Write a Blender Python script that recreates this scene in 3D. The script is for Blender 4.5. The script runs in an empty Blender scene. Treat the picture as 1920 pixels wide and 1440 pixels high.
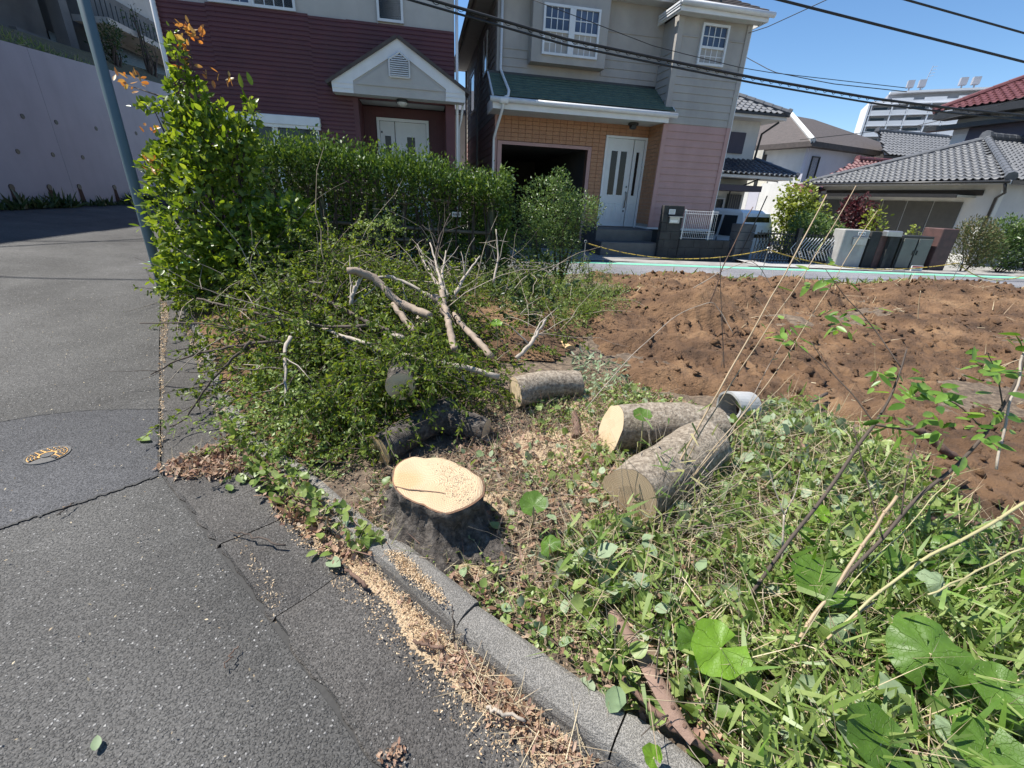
import bpy, math, random
import numpy as np
from mathutils import Vector, Matrix
R = math.radians
C = bpy.context.scene.collection
SC = bpy.context.scene

# ---------------------------------------------------------------- camera
CAM_H = 1.5
PITCH, ROLL, FPX = R(23.44), R(2.69), 816.2       # focal length for a picture 1920 wide
_fw = np.array([0, math.cos(PITCH), -math.sin(PITCH)])
_r0 = np.array([1.0, 0, 0]); _u0 = np.cross(_r0, _fw)
_rt = math.cos(ROLL) * _r0 + math.sin(ROLL) * _u0
_up = -math.sin(ROLL) * _r0 + math.cos(ROLL) * _u0
cam = bpy.data.cameras.new('camera'); cam.sensor_width = 36.0; cam.lens = FPX / 1920 * 36
cam.clip_start = 0.05; cam.clip_end = 1500
camo = bpy.data.objects.new('camera', cam); C.objects.link(camo)
m3 = Matrix(((_rt[0], _up[0], -_fw[0]), (_rt[1], _up[1], -_fw[1]), (_rt[2], _up[2], -_fw[2])))
camo.matrix_world = Matrix.Translation((0, 0, CAM_H)) @ m3.to_4x4()
SC.camera = camo

# ---------------------------------------------------------------- sky, sun, exposure
SUN = Vector((-0.97 * 0.5, 0.235 * 0.5, 0.866)).normalized()      # direction towards the sun
EL = math.asin(SUN.z); AZ = math.atan2(SUN.x, SUN.y)
W = bpy.data.worlds.new('World'); SC.world = W; W.use_nodes = True
wn = W.node_tree; wn.nodes.clear()
sky = wn.nodes.new('ShaderNodeTexSky'); sky.sky_type = 'NISHITA'; sky.sun_disc = False
sky.sun_elevation = EL; sky.sun_rotation = AZ
sky.air_density = 1.0; sky.dust_density = 0.0; sky.ozone_density = 4.0; sky.altitude = 300
bg = wn.nodes.new('ShaderNodeBackground'); bg.inputs[1].default_value = 0.098
wo = wn.nodes.new('ShaderNodeOutputWorld')
hs_ = wn.nodes.new('ShaderNodeHueSaturation'); hs_.inputs['Saturation'].default_value = 1.12
wn.links.new(sky.outputs[0], hs_.inputs['Color']); wn.links.new(hs_.outputs[0], bg.inputs[0]); wn.links.new(bg.outputs[0], wo.inputs[0])
sl = bpy.data.lights.new('sun', 'SUN'); sl.energy = 5.0; sl.angle = R(0.53); sl.color = (1.0, 0.96, 0.89)
so = bpy.data.objects.new('sun', sl); C.objects.link(so)
so.rotation_euler = (-SUN).to_track_quat('-Z', 'Y').to_euler(); so.location = (-20, 5, 40)
SC.view_settings.view_transform = 'Standard'; SC.view_settings.look = 'None'
SC.view_settings.gamma = 1.0; SC.view_settings.use_curve_mapping = False
SC.view_settings.exposure = 0.80
SC.cycles.max_bounces = 8; SC.cycles.transparent_max_bounces = 8

rnd = random.Random(7); nr = np.random.default_rng(11)

# ---------------------------------------------------------------- places: the terrain and points on it
def ss(t, a, b):
    t = np.clip((t - a) / (b - a), 0, 1); return t * t * (3 - 2 * t)
def terr(x, y):
    return 0.25 * ss(y, 2.5, 7.0) + 0.40 * ss(-x, 6.0, 13.0)
def ray(px, py): return (px - 960) / FPX * _rt - (py - 720) / FPX * _up + _fw
def PZ(px, py, z):
    d = ray(px, py); t = (z - CAM_H) / d[2]; return np.array([d[0] * t, d[1] * t, z])
def AT(px, py, Y):
    d = ray(px, py); t = Y / d[1]; return np.array([d[0] * t, Y, CAM_H + d[2] * t])
def G(px, py, dz=0.0):
    z = dz
    for _ in range(30):
        p = PZ(px, py, z); z = 0.5 * z + 0.5 * (float(terr(p[0], p[1])) + dz)
    return PZ(px, py, z)
YAW = R(12); E1 = np.array([math.cos(YAW), math.sin(YAW)]); E2 = np.array([-math.sin(YAW), math.cos(YAW)])
HO = AT(1121.7, 423, 12.3)[:2]                     # origin of the street grid: foot of the pink house's door
def ONP(px, py, dep):                              # point on the plane parallel to the fronts, in grid coordinates
    d = ray(px, py); t = (HO @ E2 + dep) / (E2 @ d[:2]); q = d[:2] * t - HO
    return np.array([q @ E1, q @ E2, CAM_H + d[2] * t])
def SIDE(px, py, lx):
    d = ray(px, py); t = (HO @ E1 + lx) / (E1 @ d[:2]); q = d[:2] * t - HO
    return np.array([q @ E1, q @ E2, CAM_H + d[2] * t])
def WLD(lx, ly, z=0): q = HO + E1 * lx + E2 * ly; return np.array([q[0], q[1], z])
def LOC(p): q = np.array(p[:2]) - HO; return np.array([q @ E1, q @ E2, p[2] if len(p) > 2 else 0])

# ---------------------------------------------------------------- numpy value noise
def _hash(i, j, s):
    n = (i * 374761393 + j * 668265263 + s * 974711) & 0xffffffff
    n = ((n ^ (n >> 13)) * 1274126177) & 0xffffffff
    return ((n ^ (n >> 16)) & 0xffff) / 65535.0
def vnoise(x, y, s=0):
    xi = np.floor(x).astype(np.int64); yi = np.floor(y).astype(np.int64); fx = x - xi; fy = y - yi
    fx = fx * fx * (3 - 2 * fx); fy = fy * fy * (3 - 2 * fy)
    a = _hash(xi, yi, s); b = _hash(xi + 1, yi, s); c = _hash(xi, yi + 1, s); d = _hash(xi + 1, yi + 1, s)
    return (a + (b - a) * fx) * (1 - fy) + (c + (d - c) * fx) * fy
def fbm(x, y, o=4, s=0):
    r = 0; a = 0.5; x = np.asarray(x, float); y = np.asarray(y, float)
    for k in range(o):
        r = r + a * (vnoise(x, y, s + k * 7) - 0.5); x = x * 2.03 + 11.3; y = y * 2.03 + 5.7; a *= 0.5
    return r

# ---------------------------------------------------------------- materials
MATS = {}
def _nt(name):
    m = bpy.data.materials.new(name); m.use_nodes = True
    nt = m.node_tree; nt.nodes.clear()
    out = nt.nodes.new('ShaderNodeOutputMaterial'); b = nt.nodes.new('ShaderNodeBsdfPrincipled')
    nt.links.new(b.outputs[0], out.inputs[0]); MATS[name] = m
    return m, nt, b, out
def N(nt, t, **k):
    n = nt.nodes.new(t)
    for a, v in k.items():
        if a.startswith('i_'):
            n.inputs[int(a[2:]) if a[2:].isdigit() else a[2:]].default_value = v
        else: setattr(n, a, v)
    return n
def ramp(nt, stops, interp='LINEAR'):
    r = nt.nodes.new('ShaderNodeValToRGB'); cr = r.color_ramp; cr.interpolation = interp
    while len(cr.elements) < len(stops): cr.elements.new(0.5)
    for e, (p, c) in zip(cr.elements, stops):
        e.position = p; e.color = (c[0], c[1], c[2], 1) if not isinstance(c, (int, float)) else (c, c, c, 1)
    return r
def coord(nt, obj=True, scale=None):
    if obj: tc = nt.nodes.new('ShaderNodeTexCoord'); o = tc.outputs['Object']
    else: tc = nt.nodes.new('ShaderNodeNewGeometry'); o = tc.outputs['Position']
    if scale is not None:
        mp = nt.nodes.new('ShaderNodeMapping'); mp.inputs['Scale'].default_value = scale
        nt.links.new(o, mp.inputs[0]); o = mp.outputs[0]
    return o
def mat(name, c1, c2=None, rough=0.6, scale=6.0, detail=6, bump=0.0, bscale=None, metal=0.0, spec=0.5, stretch=None, stops=None, world=True, dirt=0.0, dist=0.01):
    """two-tone noise material with optional fine relief and blotchy dirt"""
    if c2 is None: c2 = tuple(x * 0.82 for x in c1)
    m, nt, b, out = _nt(name); L = nt.links.new
    co = coord(nt, not world, stretch)
    n = N(nt, 'ShaderNodeTexNoise'); n.inputs['Scale'].default_value = scale; n.inputs['Detail'].default_value = detail
    n.inputs['Roughness'].default_value = 0.6
    L(co, n.inputs['Vector'])
    r = ramp(nt, stops or [(0.3, c1), (0.7, c2)]); L(n.outputs[0], r.inputs[0]); col = r.outputs[0]
    if dirt > 0:
        n2 = N(nt, 'ShaderNodeTexNoise'); n2.inputs['Scale'].default_value = 1.3; n2.inputs['Detail'].default_value = 8
        L(coord(nt, not world, (2.6, 2.6, 0.30)), n2.inputs['Vector'])
        r2 = ramp(nt, [(0.45, 0.0), (0.75, 1.0)]); L(n2.outputs[0], r2.inputs[0])
        mu = N(nt, 'ShaderNodeMath', operation='MULTIPLY'); mu.inputs[1].default_value = dirt; L(r2.outputs[0], mu.inputs[0])
        mx = N(nt, 'ShaderNodeMix', data_type='RGBA'); L(mu.outputs[0], mx.inputs[0]); L(col, mx.inputs[6])
        mx.inputs[7].default_value = (0.05, 0.05, 0.045, 1); col = mx.outputs[2]
    L(col, b.inputs['Base Color'])
    b.inputs['Roughness'].default_value = rough; b.inputs['Metallic'].default_value = metal
    b.inputs['Specular IOR Level'].default_value = spec
    if bump > 0:
        bn = N(nt, 'ShaderNodeTexNoise'); bn.inputs['Scale'].default_value = bscale or scale * 4; bn.inputs['Detail'].default_value = 8
        bn.inputs['Roughness'].default_value = 0.7
        L(co, bn.inputs['Vector'])
        bp = N(nt, 'ShaderNodeBump'); bp.inputs['Strength'].default_value = bump; bp.inputs['Distance'].default_value = dist
        L(bn.outputs[0], bp.inputs['Height']); L(bp.outputs[0], b.inputs['Normal'])
    return m
def leafmat(name, cols, trans=0.35, rough=0.42, spec=0.5, vein=False, radial=False):
    """leaf: colour drawn per leaf, light partly passes through"""
    m, nt, b, out = _nt(name); L = nt.links.new
    g = nt.nodes.new('ShaderNodeNewGeometry'); oi = nt.nodes.new('ShaderNodeObjectInfo')
    ad = N(nt, 'ShaderNodeMath', operation='ADD'); L(g.outputs['Random Per Island'], ad.inputs[0]); L(oi.outputs['Random'], ad.inputs[1])
    fr = N(nt, 'ShaderNodeMath', operation='FRACT'); L(ad.outputs[0], fr.inputs[0])
    k = len(cols); r = ramp(nt, [(i / max(1, k - 1), c) for i, c in enumerate(cols)]); L(fr.outputs[0], r.inputs[0])
    n = N(nt, 'ShaderNodeTexNoise'); n.inputs['Scale'].default_value = 40; L(g.outputs['Position'], n.inputs['Vector'])
    hv = N(nt, 'ShaderNodeHueSaturation'); L(r.outputs[0], hv.inputs['Color'])
    mr = N(nt, 'ShaderNodeMapRange'); mr.inputs[3].default_value = 0.7; mr.inputs[4].default_value = 1.3; L(n.outputs[0], mr.inputs[0]); L(mr.outputs[0], hv.inputs['Value'])
    L(hv.outputs[0], b.inputs['Base Color']); b.inputs['Roughness'].default_value = rough; b.inputs['Specular IOR Level'].default_value = spec
    if vein:
        uv = nt.nodes.new('ShaderNodeTexCoord'); wv = N(nt, 'ShaderNodeTexWave'); wv.inputs['Scale'].default_value = vein; wv.inputs['Distortion'].default_value = 2.0
        L(uv.outputs['Object'], wv.inputs['Vector']); bp = N(nt, 'ShaderNodeBump'); bp.inputs['Strength'].default_value = 0.5; bp.inputs['Distance'].default_value = 0.004
        L(wv.outputs[0], bp.inputs['Height']); L(bp.outputs[0], b.inputs['Normal'])
    if radial:
        tc = nt.nodes.new('ShaderNodeTexCoord'); sx = nt.nodes.new('ShaderNodeSeparateXYZ'); L(tc.outputs['Object'], sx.inputs[0]); at = N(nt, 'ShaderNodeMath', operation='ARCTAN2'); L(sx.outputs[1], at.inputs[0]); L(sx.outputs[0], at.inputs[1])
        nv = N(nt, 'ShaderNodeTexNoise'); nv.inputs['Scale'].default_value = 7; nv.inputs['Detail'].default_value = 4; L(tc.outputs['Object'], nv.inputs['Vector']); a1 = N(nt, 'ShaderNodeMath', operation='MULTIPLY_ADD'); L(nv.outputs[0], a1.inputs[0]); a1.inputs[1].default_value = .5; L(at.outputs[0], a1.inputs[2])
        m1 = N(nt, 'ShaderNodeMath', operation='MULTIPLY'); m1.inputs[1].default_value = 4.5; L(a1.outputs[0], m1.inputs[0]); sn = N(nt, 'ShaderNodeMath', operation='SINE'); L(m1.outputs[0], sn.inputs[0]); ab = N(nt, 'ShaderNodeMath', operation='ABSOLUTE'); L(sn.outputs[0], ab.inputs[0]); rv_ = ramp(nt, [(.0, 1.0), (.10, 0.0)]); L(ab.outputs[0], rv_.inputs[0])
        vo = N(nt, 'ShaderNodeTexVoronoi', feature='DISTANCE_TO_EDGE'); vo.inputs['Scale'].default_value = 16; L(tc.outputs['Object'], vo.inputs['Vector']); ro_ = ramp(nt, [(.0, .10), (.05, 0.0)]); L(vo.outputs[0], ro_.inputs[0]); mxv = N(nt, 'ShaderNodeMath', operation='MAXIMUM'); L(rv_.outputs[0], mxv.inputs[0]); L(ro_.outputs[0], mxv.inputs[1])
        v2 = N(nt, 'ShaderNodeMath', operation='MULTIPLY_ADD'); L(mxv.outputs[0], v2.inputs[0]); v2.inputs[1].default_value = .35; L(mr.outputs[0], v2.inputs[2]); L(v2.outputs[0], hv.inputs['Value'])
        bp = N(nt, 'ShaderNodeBump'); bp.inputs['Strength'].default_value = .8; bp.inputs['Distance'].default_value = .006; bp.invert = True; L(mxv.outputs[0], bp.inputs['Height']); L(bp.outputs[0], b.inputs['Normal'])
    if trans > 0:
        t = nt.nodes.new('ShaderNodeBsdfTranslucent'); h2 = N(nt, 'ShaderNodeHueSaturation'); h2.inputs['Hue'].default_value = 0.485; h2.inputs['Saturation'].default_value = 1.1; h2.inputs['Value'].default_value = 1.5
        L(hv.outputs[0], h2.inputs['Color']); L(h2.outputs[0], t.inputs[0])
        mx = nt.nodes.new('ShaderNodeMixShader'); mx.inputs[0].default_value = trans
        L(b.outputs[0], mx.inputs[1]); L(t.outputs[0], mx.inputs[2]); L(mx.outputs[0], out.inputs[0])
    return m
def glassmat(name, c=(0.02, 0.025, 0.03), rough=0.05):
    m, nt, b, out = _nt(name); L = nt.links.new
    n = N(nt, 'ShaderNodeTexNoise'); n.inputs['Scale'].default_value = 1.5; L(coord(nt, False), n.inputs['Vector'])
    r = ramp(nt, [(0.35, c), (0.7, tuple(min(1, x * 2.2) for x in c))]); L(n.outputs[0], r.inputs[0]); L(r.outputs[0], b.inputs['Base Color'])
    b.inputs['Roughness'].default_value = rough; b.inputs['Specular IOR Level'].default_value = 0.45
    return m

# ---------------------------------------------------------------- mesh building
class MB:
    def __init__(s): s.v = []; s.f = []; s.mi = []; s.m = 0
    def add(s, vs, fs):
        o = len(s.v); s.v.extend([tuple(map(float, q)) for q in vs]); s.f.extend([tuple(i + o for i in f) for f in fs]); s.mi.extend([s.m] * len(fs)); return s
    def box(s, x0, x1, y0, y1, z0, z1, M=None):
        v = [(x, y, z) for z in (z0, z1) for x, y in ((x0, y0), (x1, y0), (x1, y1), (x0, y1))]
        if M is not None: v = [tuple(M @ Vector(q)) for q in v]
        return s.add(v, [(3, 2, 1, 0), (4, 5, 6, 7), (0, 1, 5, 4), (1, 2, 6, 5), (2, 3, 7, 6), (3, 0, 4, 7)])
    def bbox(s, x0, x1, y0, y1, z0, z1, b=0.01, M=None):
        """box with all vertical-and-top edges chamfered"""
        v = []; 
        for z, k in ((z0, 0), (z1 - b, 0), (z1, b)):
            a0, a1, c0, c1 = x0 + k, x1 - k, y0 + k, y1 - k; e = b if k == 0 else b * 0.6
            v += [(a0 + e, c0, z), (a1 - e, c0, z), (a1, c0 + e, z), (a1, c1 - e, z), (a1 - e, c1, z), (a0 + e, c1, z), (a0, c1 - e, z), (a0, c0 + e, z)]
        if M is not None: v = [tuple(M @ Vector(q)) for q in v]
        f = [tuple(range(7, -1, -1)), tuple(range(16, 24))]
        for k in (0, 8):
            for i in range(8): f.append((k + i, k + (i + 1) % 8, k + 8 + (i + 1) % 8, k + 8 + i))
        return s.add(v, f)
    def quad(s, a, b, c, d): return s.add([a, b, c, d], [(0, 1, 2, 3)])
    def poly(s, pts): return s.add(pts, [tuple(range(len(pts)))])
    def prism(s, pts, d):
        """closed polygon pts extruded by vector d"""
        n = len(pts); q = [tuple(np.array(p) + np.array(d)) for p in pts]
        return s.add(list(pts) + q, [tuple(range(n - 1, -1, -1)), tuple(range(n, 2 * n))] + [(i, (i + 1) % n, n + (i + 1) % n, n + i) for i in range(n)])
    def tube(s, pts, rad, n=6, cap=True, jit=0.0):
        pts = [np.array(p, float) for p in pts]; k = len(pts)
        if isinstance(rad, (int, float)): rad = [rad] * k
        vs = []; pu = None
        for i in range(k):
            t = pts[min(i + 1, k - 1)] - pts[max(i - 1, 0)]; t = t / (np.linalg.norm(t) + 1e-9)
            if pu is None: a = np.array([0, 0, 1.0]) if abs(t[2]) < 0.9 else np.array([1.0, 0, 0])
            else: a = pu
            u = a - t * (a @ t); u /= np.linalg.norm(u) + 1e-9; w = np.cross(t, u); pu = u
            for j in range(n):
                an = 2 * math.pi * j / n; rr = rad[i] * (1 + (rnd.uniform(-jit, jit) if jit else 0))
                vs.append(pts[i] + (u * math.cos(an) + w * math.sin(an)) * rr)
        fs = [(i * n + j, i * n + (j + 1) % n, (i + 1) * n + (j + 1) % n, (i + 1) * n + j) for i in range(k - 1) for j in range(n)]
        if cap: fs += [tuple(range(n - 1, -1, -1)), tuple(range((k - 1) * n, k * n))]
        return s.add(vs, fs)
    def lathe(s, prof, n=24, c=(0, 0, 0), cap=True):
        vs = []
        for r_, z in prof:
            for j in range(n): an = 2 * math.pi * j / n; vs.append((c[0] + r_ * math.cos(an), c[1] + r_ * math.sin(an), c[2] + z))
        k = len(prof)
        fs = [(i * n + j, i * n + (j + 1) % n, (i + 1) * n + (j + 1) % n, (i + 1) * n + j) for i in range(k - 1) for j in range(n)]
        if cap: fs += [tuple(range(n - 1, -1, -1)), tuple(range((k - 1) * n, k * n))]
        return s.add(vs, fs)
def link(name, me, parent=None, kind=None, label=None):
    o = bpy.data.objects.new(name, me); C.objects.link(o)
    if parent is not None: o.parent = parent
    if kind: o['kind'] = kind
    if label: o['label'] = label
    return o
def mesh_of(name, mb, mats, smooth=False):
    me = bpy.data.meshes.new(name); me.from_pydata(mb.v, [], mb.f)
    for m in (mats if isinstance(mats, (list, tuple)) else [mats]): me.materials.append(MATS[m] if isinstance(m, str) else m)
    if any(mb.mi): me.polygons.foreach_set('material_index', mb.mi)
    if smooth: me.polygons.foreach_set('use_smooth', [True] * len(me.polygons))
    me.update(); return me
def obj(name, mb, mats, parent=None, smooth=False, kind=None, label=None):
    return link(name, mesh_of(name, mb, mats, smooth), parent, kind, label)
def npmesh(name, V, F, mats, parent=None, kind=None, smooth=False, mi=None):
    """V (n,3), F (m,3 or 4) numpy arrays"""
    me = bpy.data.meshes.new(name); k = F.shape[1]
    me.vertices.add(len(V)); me.vertices.foreach_set('co', np.ascontiguousarray(V, np.float32).ravel())
    me.loops.add(F.size); me.loops.foreach_set('vertex_index', np.ascontiguousarray(F, np.int32).ravel())
    me.polygons.add(len(F)); me.polygons.foreach_set('loop_start', np.arange(0, F.size, k, dtype=np.int32))
    me.polygons.foreach_set('loop_total', np.full(len(F), k, np.int32))
    for m in (mats if isinstance(mats, (list, tuple)) else [mats]): me.materials.append(MATS[m])
    if smooth: me.polygons.foreach_set('use_smooth', np.ones(len(F), bool))
    if mi is not None: me.polygons.foreach_set('material_index', mi.astype(np.int32))
    me.update(calc_edges=True); me.validate(); return link(name, me, parent, kind)
def tag(o, label, cat, group=None):
    o['label'] = label; o['category'] = cat
    if group: o['group'] = group
    return o
def thing(name, label, cat, loc=(0, 0, 0), rz=0.0, group=None):
    o = bpy.data.objects.new(name, None); C.objects.link(o); o.location = tuple(map(float, loc)); o.rotation_euler = (0, 0, rz)
    o.empty_display_size = 0.1
    return tag(o, label, cat, group)
def struct(o): o['kind'] = 'structure'; return o

# ---------------------------------------------------------------- leaves in bulk
def unit(a): return a / (np.linalg.norm(a, axis=-1, keepdims=True) + 1e-9)
KITE = (np.array([[0, 0, 0], [-.5, .45, .12], [0, 1, 0], [.5, .45, .12]]), np.array([[0, 3, 2], [0, 2, 1]]))
BLADE = (np.array([[-.5, 0, 0], [.5, 0, 0], [-.45, .35, .10], [.45, .35, .10], [-.3, .7, .14], [.3, .7, .14], [0, 1, .08]]),
         np.array([[0, 1, 3], [0, 3, 2], [2, 3, 5], [2, 5, 4], [4, 5, 6]]))
_o = [(0, 0), (.30, .10), (.48, .32), (.46, .55), (.28, .80), (0, 1)]
OVAL = (np.array([[x, y, .14 * abs(x) * 2] for x, y in _o] + [[-x, y, .14 * abs(x) * 2] for x, y in _o[1:-1]] + [[0, .35, 0], [0, .7, 0]]),
        np.array([[0, 1, 10], [1, 2, 10], [2, 3, 11], [2, 11, 10], [3, 4, 11], [4, 5, 11], [0, 10, 6], [6, 10, 7], [7, 11, 8], [7, 10, 11], [8, 11, 9], [9, 11, 5]]))
QUADF = (np.array([[-.5, 0, 0], [.5, 0, 0], [.5, 1, 0], [-.5, 1, 0]]), np.array([[0, 1, 2], [0, 2, 3]]))
def leaves(P, D, Nn, L, Wd, tpl, jit=0.0):
    """leaf i starts at P[i], grows along D[i], faces N[i]"""
    D = unit(D); X = unit(np.cross(D, Nn)); Z = np.cross(X, D)
    T, F = tpl; n = len(P); k = len(T)
    L = np.broadcast_to(L, (n,)); Wd = np.broadcast_to(Wd, (n,))
    V = P[:, None] + T[None, :, 0, None] * Wd[:, None, None] * X[:, None] + T[None, :, 1, None] * L[:, None, None] * D[:, None] + T[None, :, 2, None] * Wd[:, None, None] * Z[:, None]
    if jit: V = V + nr.normal(0, 1, V.shape) * (jit * np.minimum(L, Wd))[:, None, None]
    FF = F[None] + (np.arange(n) * k)[:, None, None]
    return V.reshape(-1, 3), FF.reshape(-1, F.shape[1])
def join(parts):
    Vs, Fs, o = [], [], 0
    for V, F in parts: Vs.append(V); Fs.append(F + o); o += len(V)
    return np.concatenate(Vs), np.concatenate(Fs)
def rdir(n, up=0.0):
    d = nr.normal(0, 1, (n, 3)); d[:, 2] += up; return unit(d)
def inpoly(x, y, poly):
    x = np.asarray(x); y = np.asarray(y); r = np.zeros(x.shape, bool); n = len(poly)
    for i in range(n):
        x0, y0 = poly[i][:2]; x1, y1 = poly[(i + 1) % n][:2]
        c = ((y0 > y) != (y1 > y)) & (x < (x1 - x0) * (y - y0) / ((y1 - y0) if y1 != y0 else 1e-9) + x0); r ^= c
    return r
def scatter(poly, n):
    p = np.array([q[:2] for q in poly]); lo = p.min(0); hi = p.max(0); out = np.zeros((0, 2))
    while len(out) < n:
        q = lo + nr.random((n * 3, 2)) * (hi - lo); out = np.concatenate([out, q[inpoly(q[:, 0], q[:, 1], p)]])
    return out[:n]
def instleaf(name, tpl, mt, smooth=True):
    return mesh_of(name, MB().add(tpl[0], [tuple(f) for f in tpl[1]]), mt, smooth)
def put(me, name, parent, P, D, Nn, L, Wd):
    D = Vector(D).normalized(); X = D.cross(Vector(Nn)); X = X.normalized() if X.length > 1e-4 else Vector((1, 0, 0)); Z = X.cross(D)
    M = Matrix(((X.x * Wd, D.x * L, Z.x * Wd, P[0]), (X.y * Wd, D.y * L, Z.y * Wd, P[1]), (X.z * Wd, D.z * L, Z.z * Wd, P[2]), (0, 0, 0, 1)))
    o = bpy.data.objects.new(name, me); C.objects.link(o); o.parent = parent; o.matrix_local = M
    return o

ACC = {}
def acc(name, VF, mt):
    V, F = VF
    if F.shape[1] == 4: F = np.concatenate([F[:, [0, 1, 2]], F[:, [0, 2, 3]]])
    ACC.setdefault(name, []).append((V, F, mt))
def flush():
    for name, ps in ACC.items():
        ms = list(dict.fromkeys(m for _, _, m in ps)); V, F = join([(v, f) for v, f, _ in ps]); mi = np.concatenate([np.full(len(f), ms.index(m)) for _, f, m in ps]); npmesh(name, V, F, ms, kind='stuff', mi=mi)

# ================================================================ GROUND, ROADS, KERB
def asphalt(name, base, fleck, dens, wear, scale=95, grain=(.45, 1.6)):
    m, nt, b, out = _nt(name); L = nt.links.new
    co = coord(nt, False)
    v = N(nt, 'ShaderNodeTexVoronoi'); v.inputs['Scale'].default_value = scale; nd = N(nt, 'ShaderNodeTexNoise'); nd.inputs['Scale'].default_value = scale * 1.6; L(co, nd.inputs['Vector']); vd = N(nt, 'ShaderNodeVectorMath', operation='MULTIPLY_ADD'); L(nd.outputs['Color'], vd.inputs[0]); vd.inputs[1].default_value = (.9 / scale,) * 3; L(co, vd.inputs[2]); L(vd.outputs[0], v.inputs['Vector'])
    sp = N(nt, 'ShaderNodeSeparateColor'); L(v.outputs['Color'], sp.inputs[0])
    r = ramp(nt, [(0, 0), (1 - dens - .02, 0), (1 - dens, .55), (1, 1)]); L(sp.outputs[0], r.inputs[0])
    rd = ramp(nt, [(0.30, 1.0), (0.48, 0.0)]); L(v.outputs['Distance'], rd.inputs[0])
    mu0 = N(nt, 'ShaderNodeMath', operation='MULTIPLY'); L(r.outputs[0], mu0.inputs[0]); L(rd.outputs[0], mu0.inputs[1]); rg = ramp(nt, [(.15, .12), (.9, 1)]); L(sp.outputs[1], rg.inputs[0]); mu = N(nt, 'ShaderNodeMath', operation='MULTIPLY'); L(mu0.outputs[0], mu.inputs[0]); L(rg.outputs[0], mu.inputs[1])
    n = N(nt, 'ShaderNodeTexNoise'); n.inputs['Scale'].default_value = 1.1; n.inputs['Detail'].default_value = 9; n.inputs['Roughness'].default_value = .65; L(co, n.inputs['Vector'])
    rb = ramp(nt, [(.3, base), (.5, tuple((x + y) / 2 for x, y in zip(base, wear))), (.72, wear)]); L(n.outputs[0], rb.inputs[0])
    n3 = N(nt, 'ShaderNodeTexNoise'); n3.inputs['Scale'].default_value = 160; n3.inputs['Detail'].default_value = 3; L(co, n3.inputs['Vector'])
    hv = N(nt, 'ShaderNodeHueSaturation'); L(rb.outputs[0], hv.inputs['Color']); mr = N(nt, 'ShaderNodeMapRange'); mr.inputs[1].default_value = .3; mr.inputs[2].default_value = .7; mr.inputs[3].default_value = grain[0]; mr.inputs[4].default_value = grain[1]; L(n3.outputs[0], mr.inputs[0]); L(mr.outputs[0], hv.inputs['Value'])
    n4 = N(nt, 'ShaderNodeTexNoise'); n4.inputs['Scale'].default_value = .45; n4.inputs['Detail'].default_value = 7; n4.inputs['Roughness'].default_value = .7; L(co, n4.inputs['Vector']); m4 = N(nt, 'ShaderNodeMapRange'); m4.inputs[1].default_value = .32; m4.inputs[2].default_value = .68; m4.inputs[3].default_value = .72; m4.inputs[4].default_value = 1.28; L(n4.outputs[0], m4.inputs[0]); mv = N(nt, 'ShaderNodeMath', operation='MULTIPLY'); L(mr.outputs[0], mv.inputs[0]); L(m4.outputs[0], mv.inputs[1]); L(mv.outputs[0], hv.inputs['Value'])
    mx = N(nt, 'ShaderNodeMix', data_type='RGBA'); L(mu.outputs[0], mx.inputs[0]); L(hv.outputs[0], mx.inputs[6]); mx.inputs[7].default_value = (*fleck, 1)
    L(mx.outputs[2], b.inputs['Base Color']); b.inputs['Roughness'].default_value = .75; b.inputs['Specular IOR Level'].default_value = .35
    hs = N(nt, 'ShaderNodeMath', operation='ADD'); L(n3.outputs[0], hs.inputs[0]); L(rd.outputs[0], hs.inputs[1])
    bp = N(nt, 'ShaderNodeBump'); bp.inputs['Strength'].default_value = .85; bp.inputs['Distance'].default_value = .006; L(hs.outputs[0], bp.inputs['Height']); L(bp.outputs[0], b.inputs['Normal'])
asphalt('asphalt', (.050, .048, .045), (.36, .35, .335), .17, (.096, .093, .088))
asphalt('asphalt_patch', (.058, .058, .061), (.22, .22, .23), .03, (.082, .082, .086), 150)
asphalt('asphalt_gutter', (.052, .048, .045), (.34, .33, .31), .12, (.120, .112, .103), 120)
asphalt('asphalt_street', (.19, .19, .205), (.3, .3, .3), .05, (.23, .23, .245), 60)
asphalt('concrete_kerb', (.20, .188, .17), (.34, .325, .295), .14, (.27, .255, .232), 300, (.75, 1.25))
mat('paint_green', (.22, .62, .42), (.14, .42, .30), .6, 5)
mat('concrete', (.33, .32, .30), (.24, .23, .215), .8, 3, bump=.3, bscale=60, dirt=.35)
mat('concrete_dark', (.045, .044, .042), (.022, .022, .021), .85, 4, bump=.5, bscale=40)
mat('litter', None or (.30, .22, .15), rough=.9, stops=[(.25, (.05, .035, .025)), (.42, (.11, .08, .055)), (.58, (.19, .14, .095)), (.75, (.29, .22, .15))], scale=22, detail=10, bump=.9, bscale=70, dist=.02)
mat('sawdust_mat', (.62, .46, .27), rough=.95, stops=[(.25, (.30, .20, .12)), (.5, (.52, .39, .25)), (.75, (.68, .55, .38))], scale=120, detail=6, bump=1.0, bscale=190, dist=.01)
mat('soil_mat', (.13, .07, .035), rough=.95, stops=[(.26, (.055, .033, .020)), (.42, (.135, .074, .038)), (.56, (.215, .122, .062)), (.72, (.33, .20, .105))], scale=2.2, detail=14, bump=1.0, bscale=30, dist=.05)
mat('far_ground', (.10, .10, .09), (.14, .13, .11), .9, .5)

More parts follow.
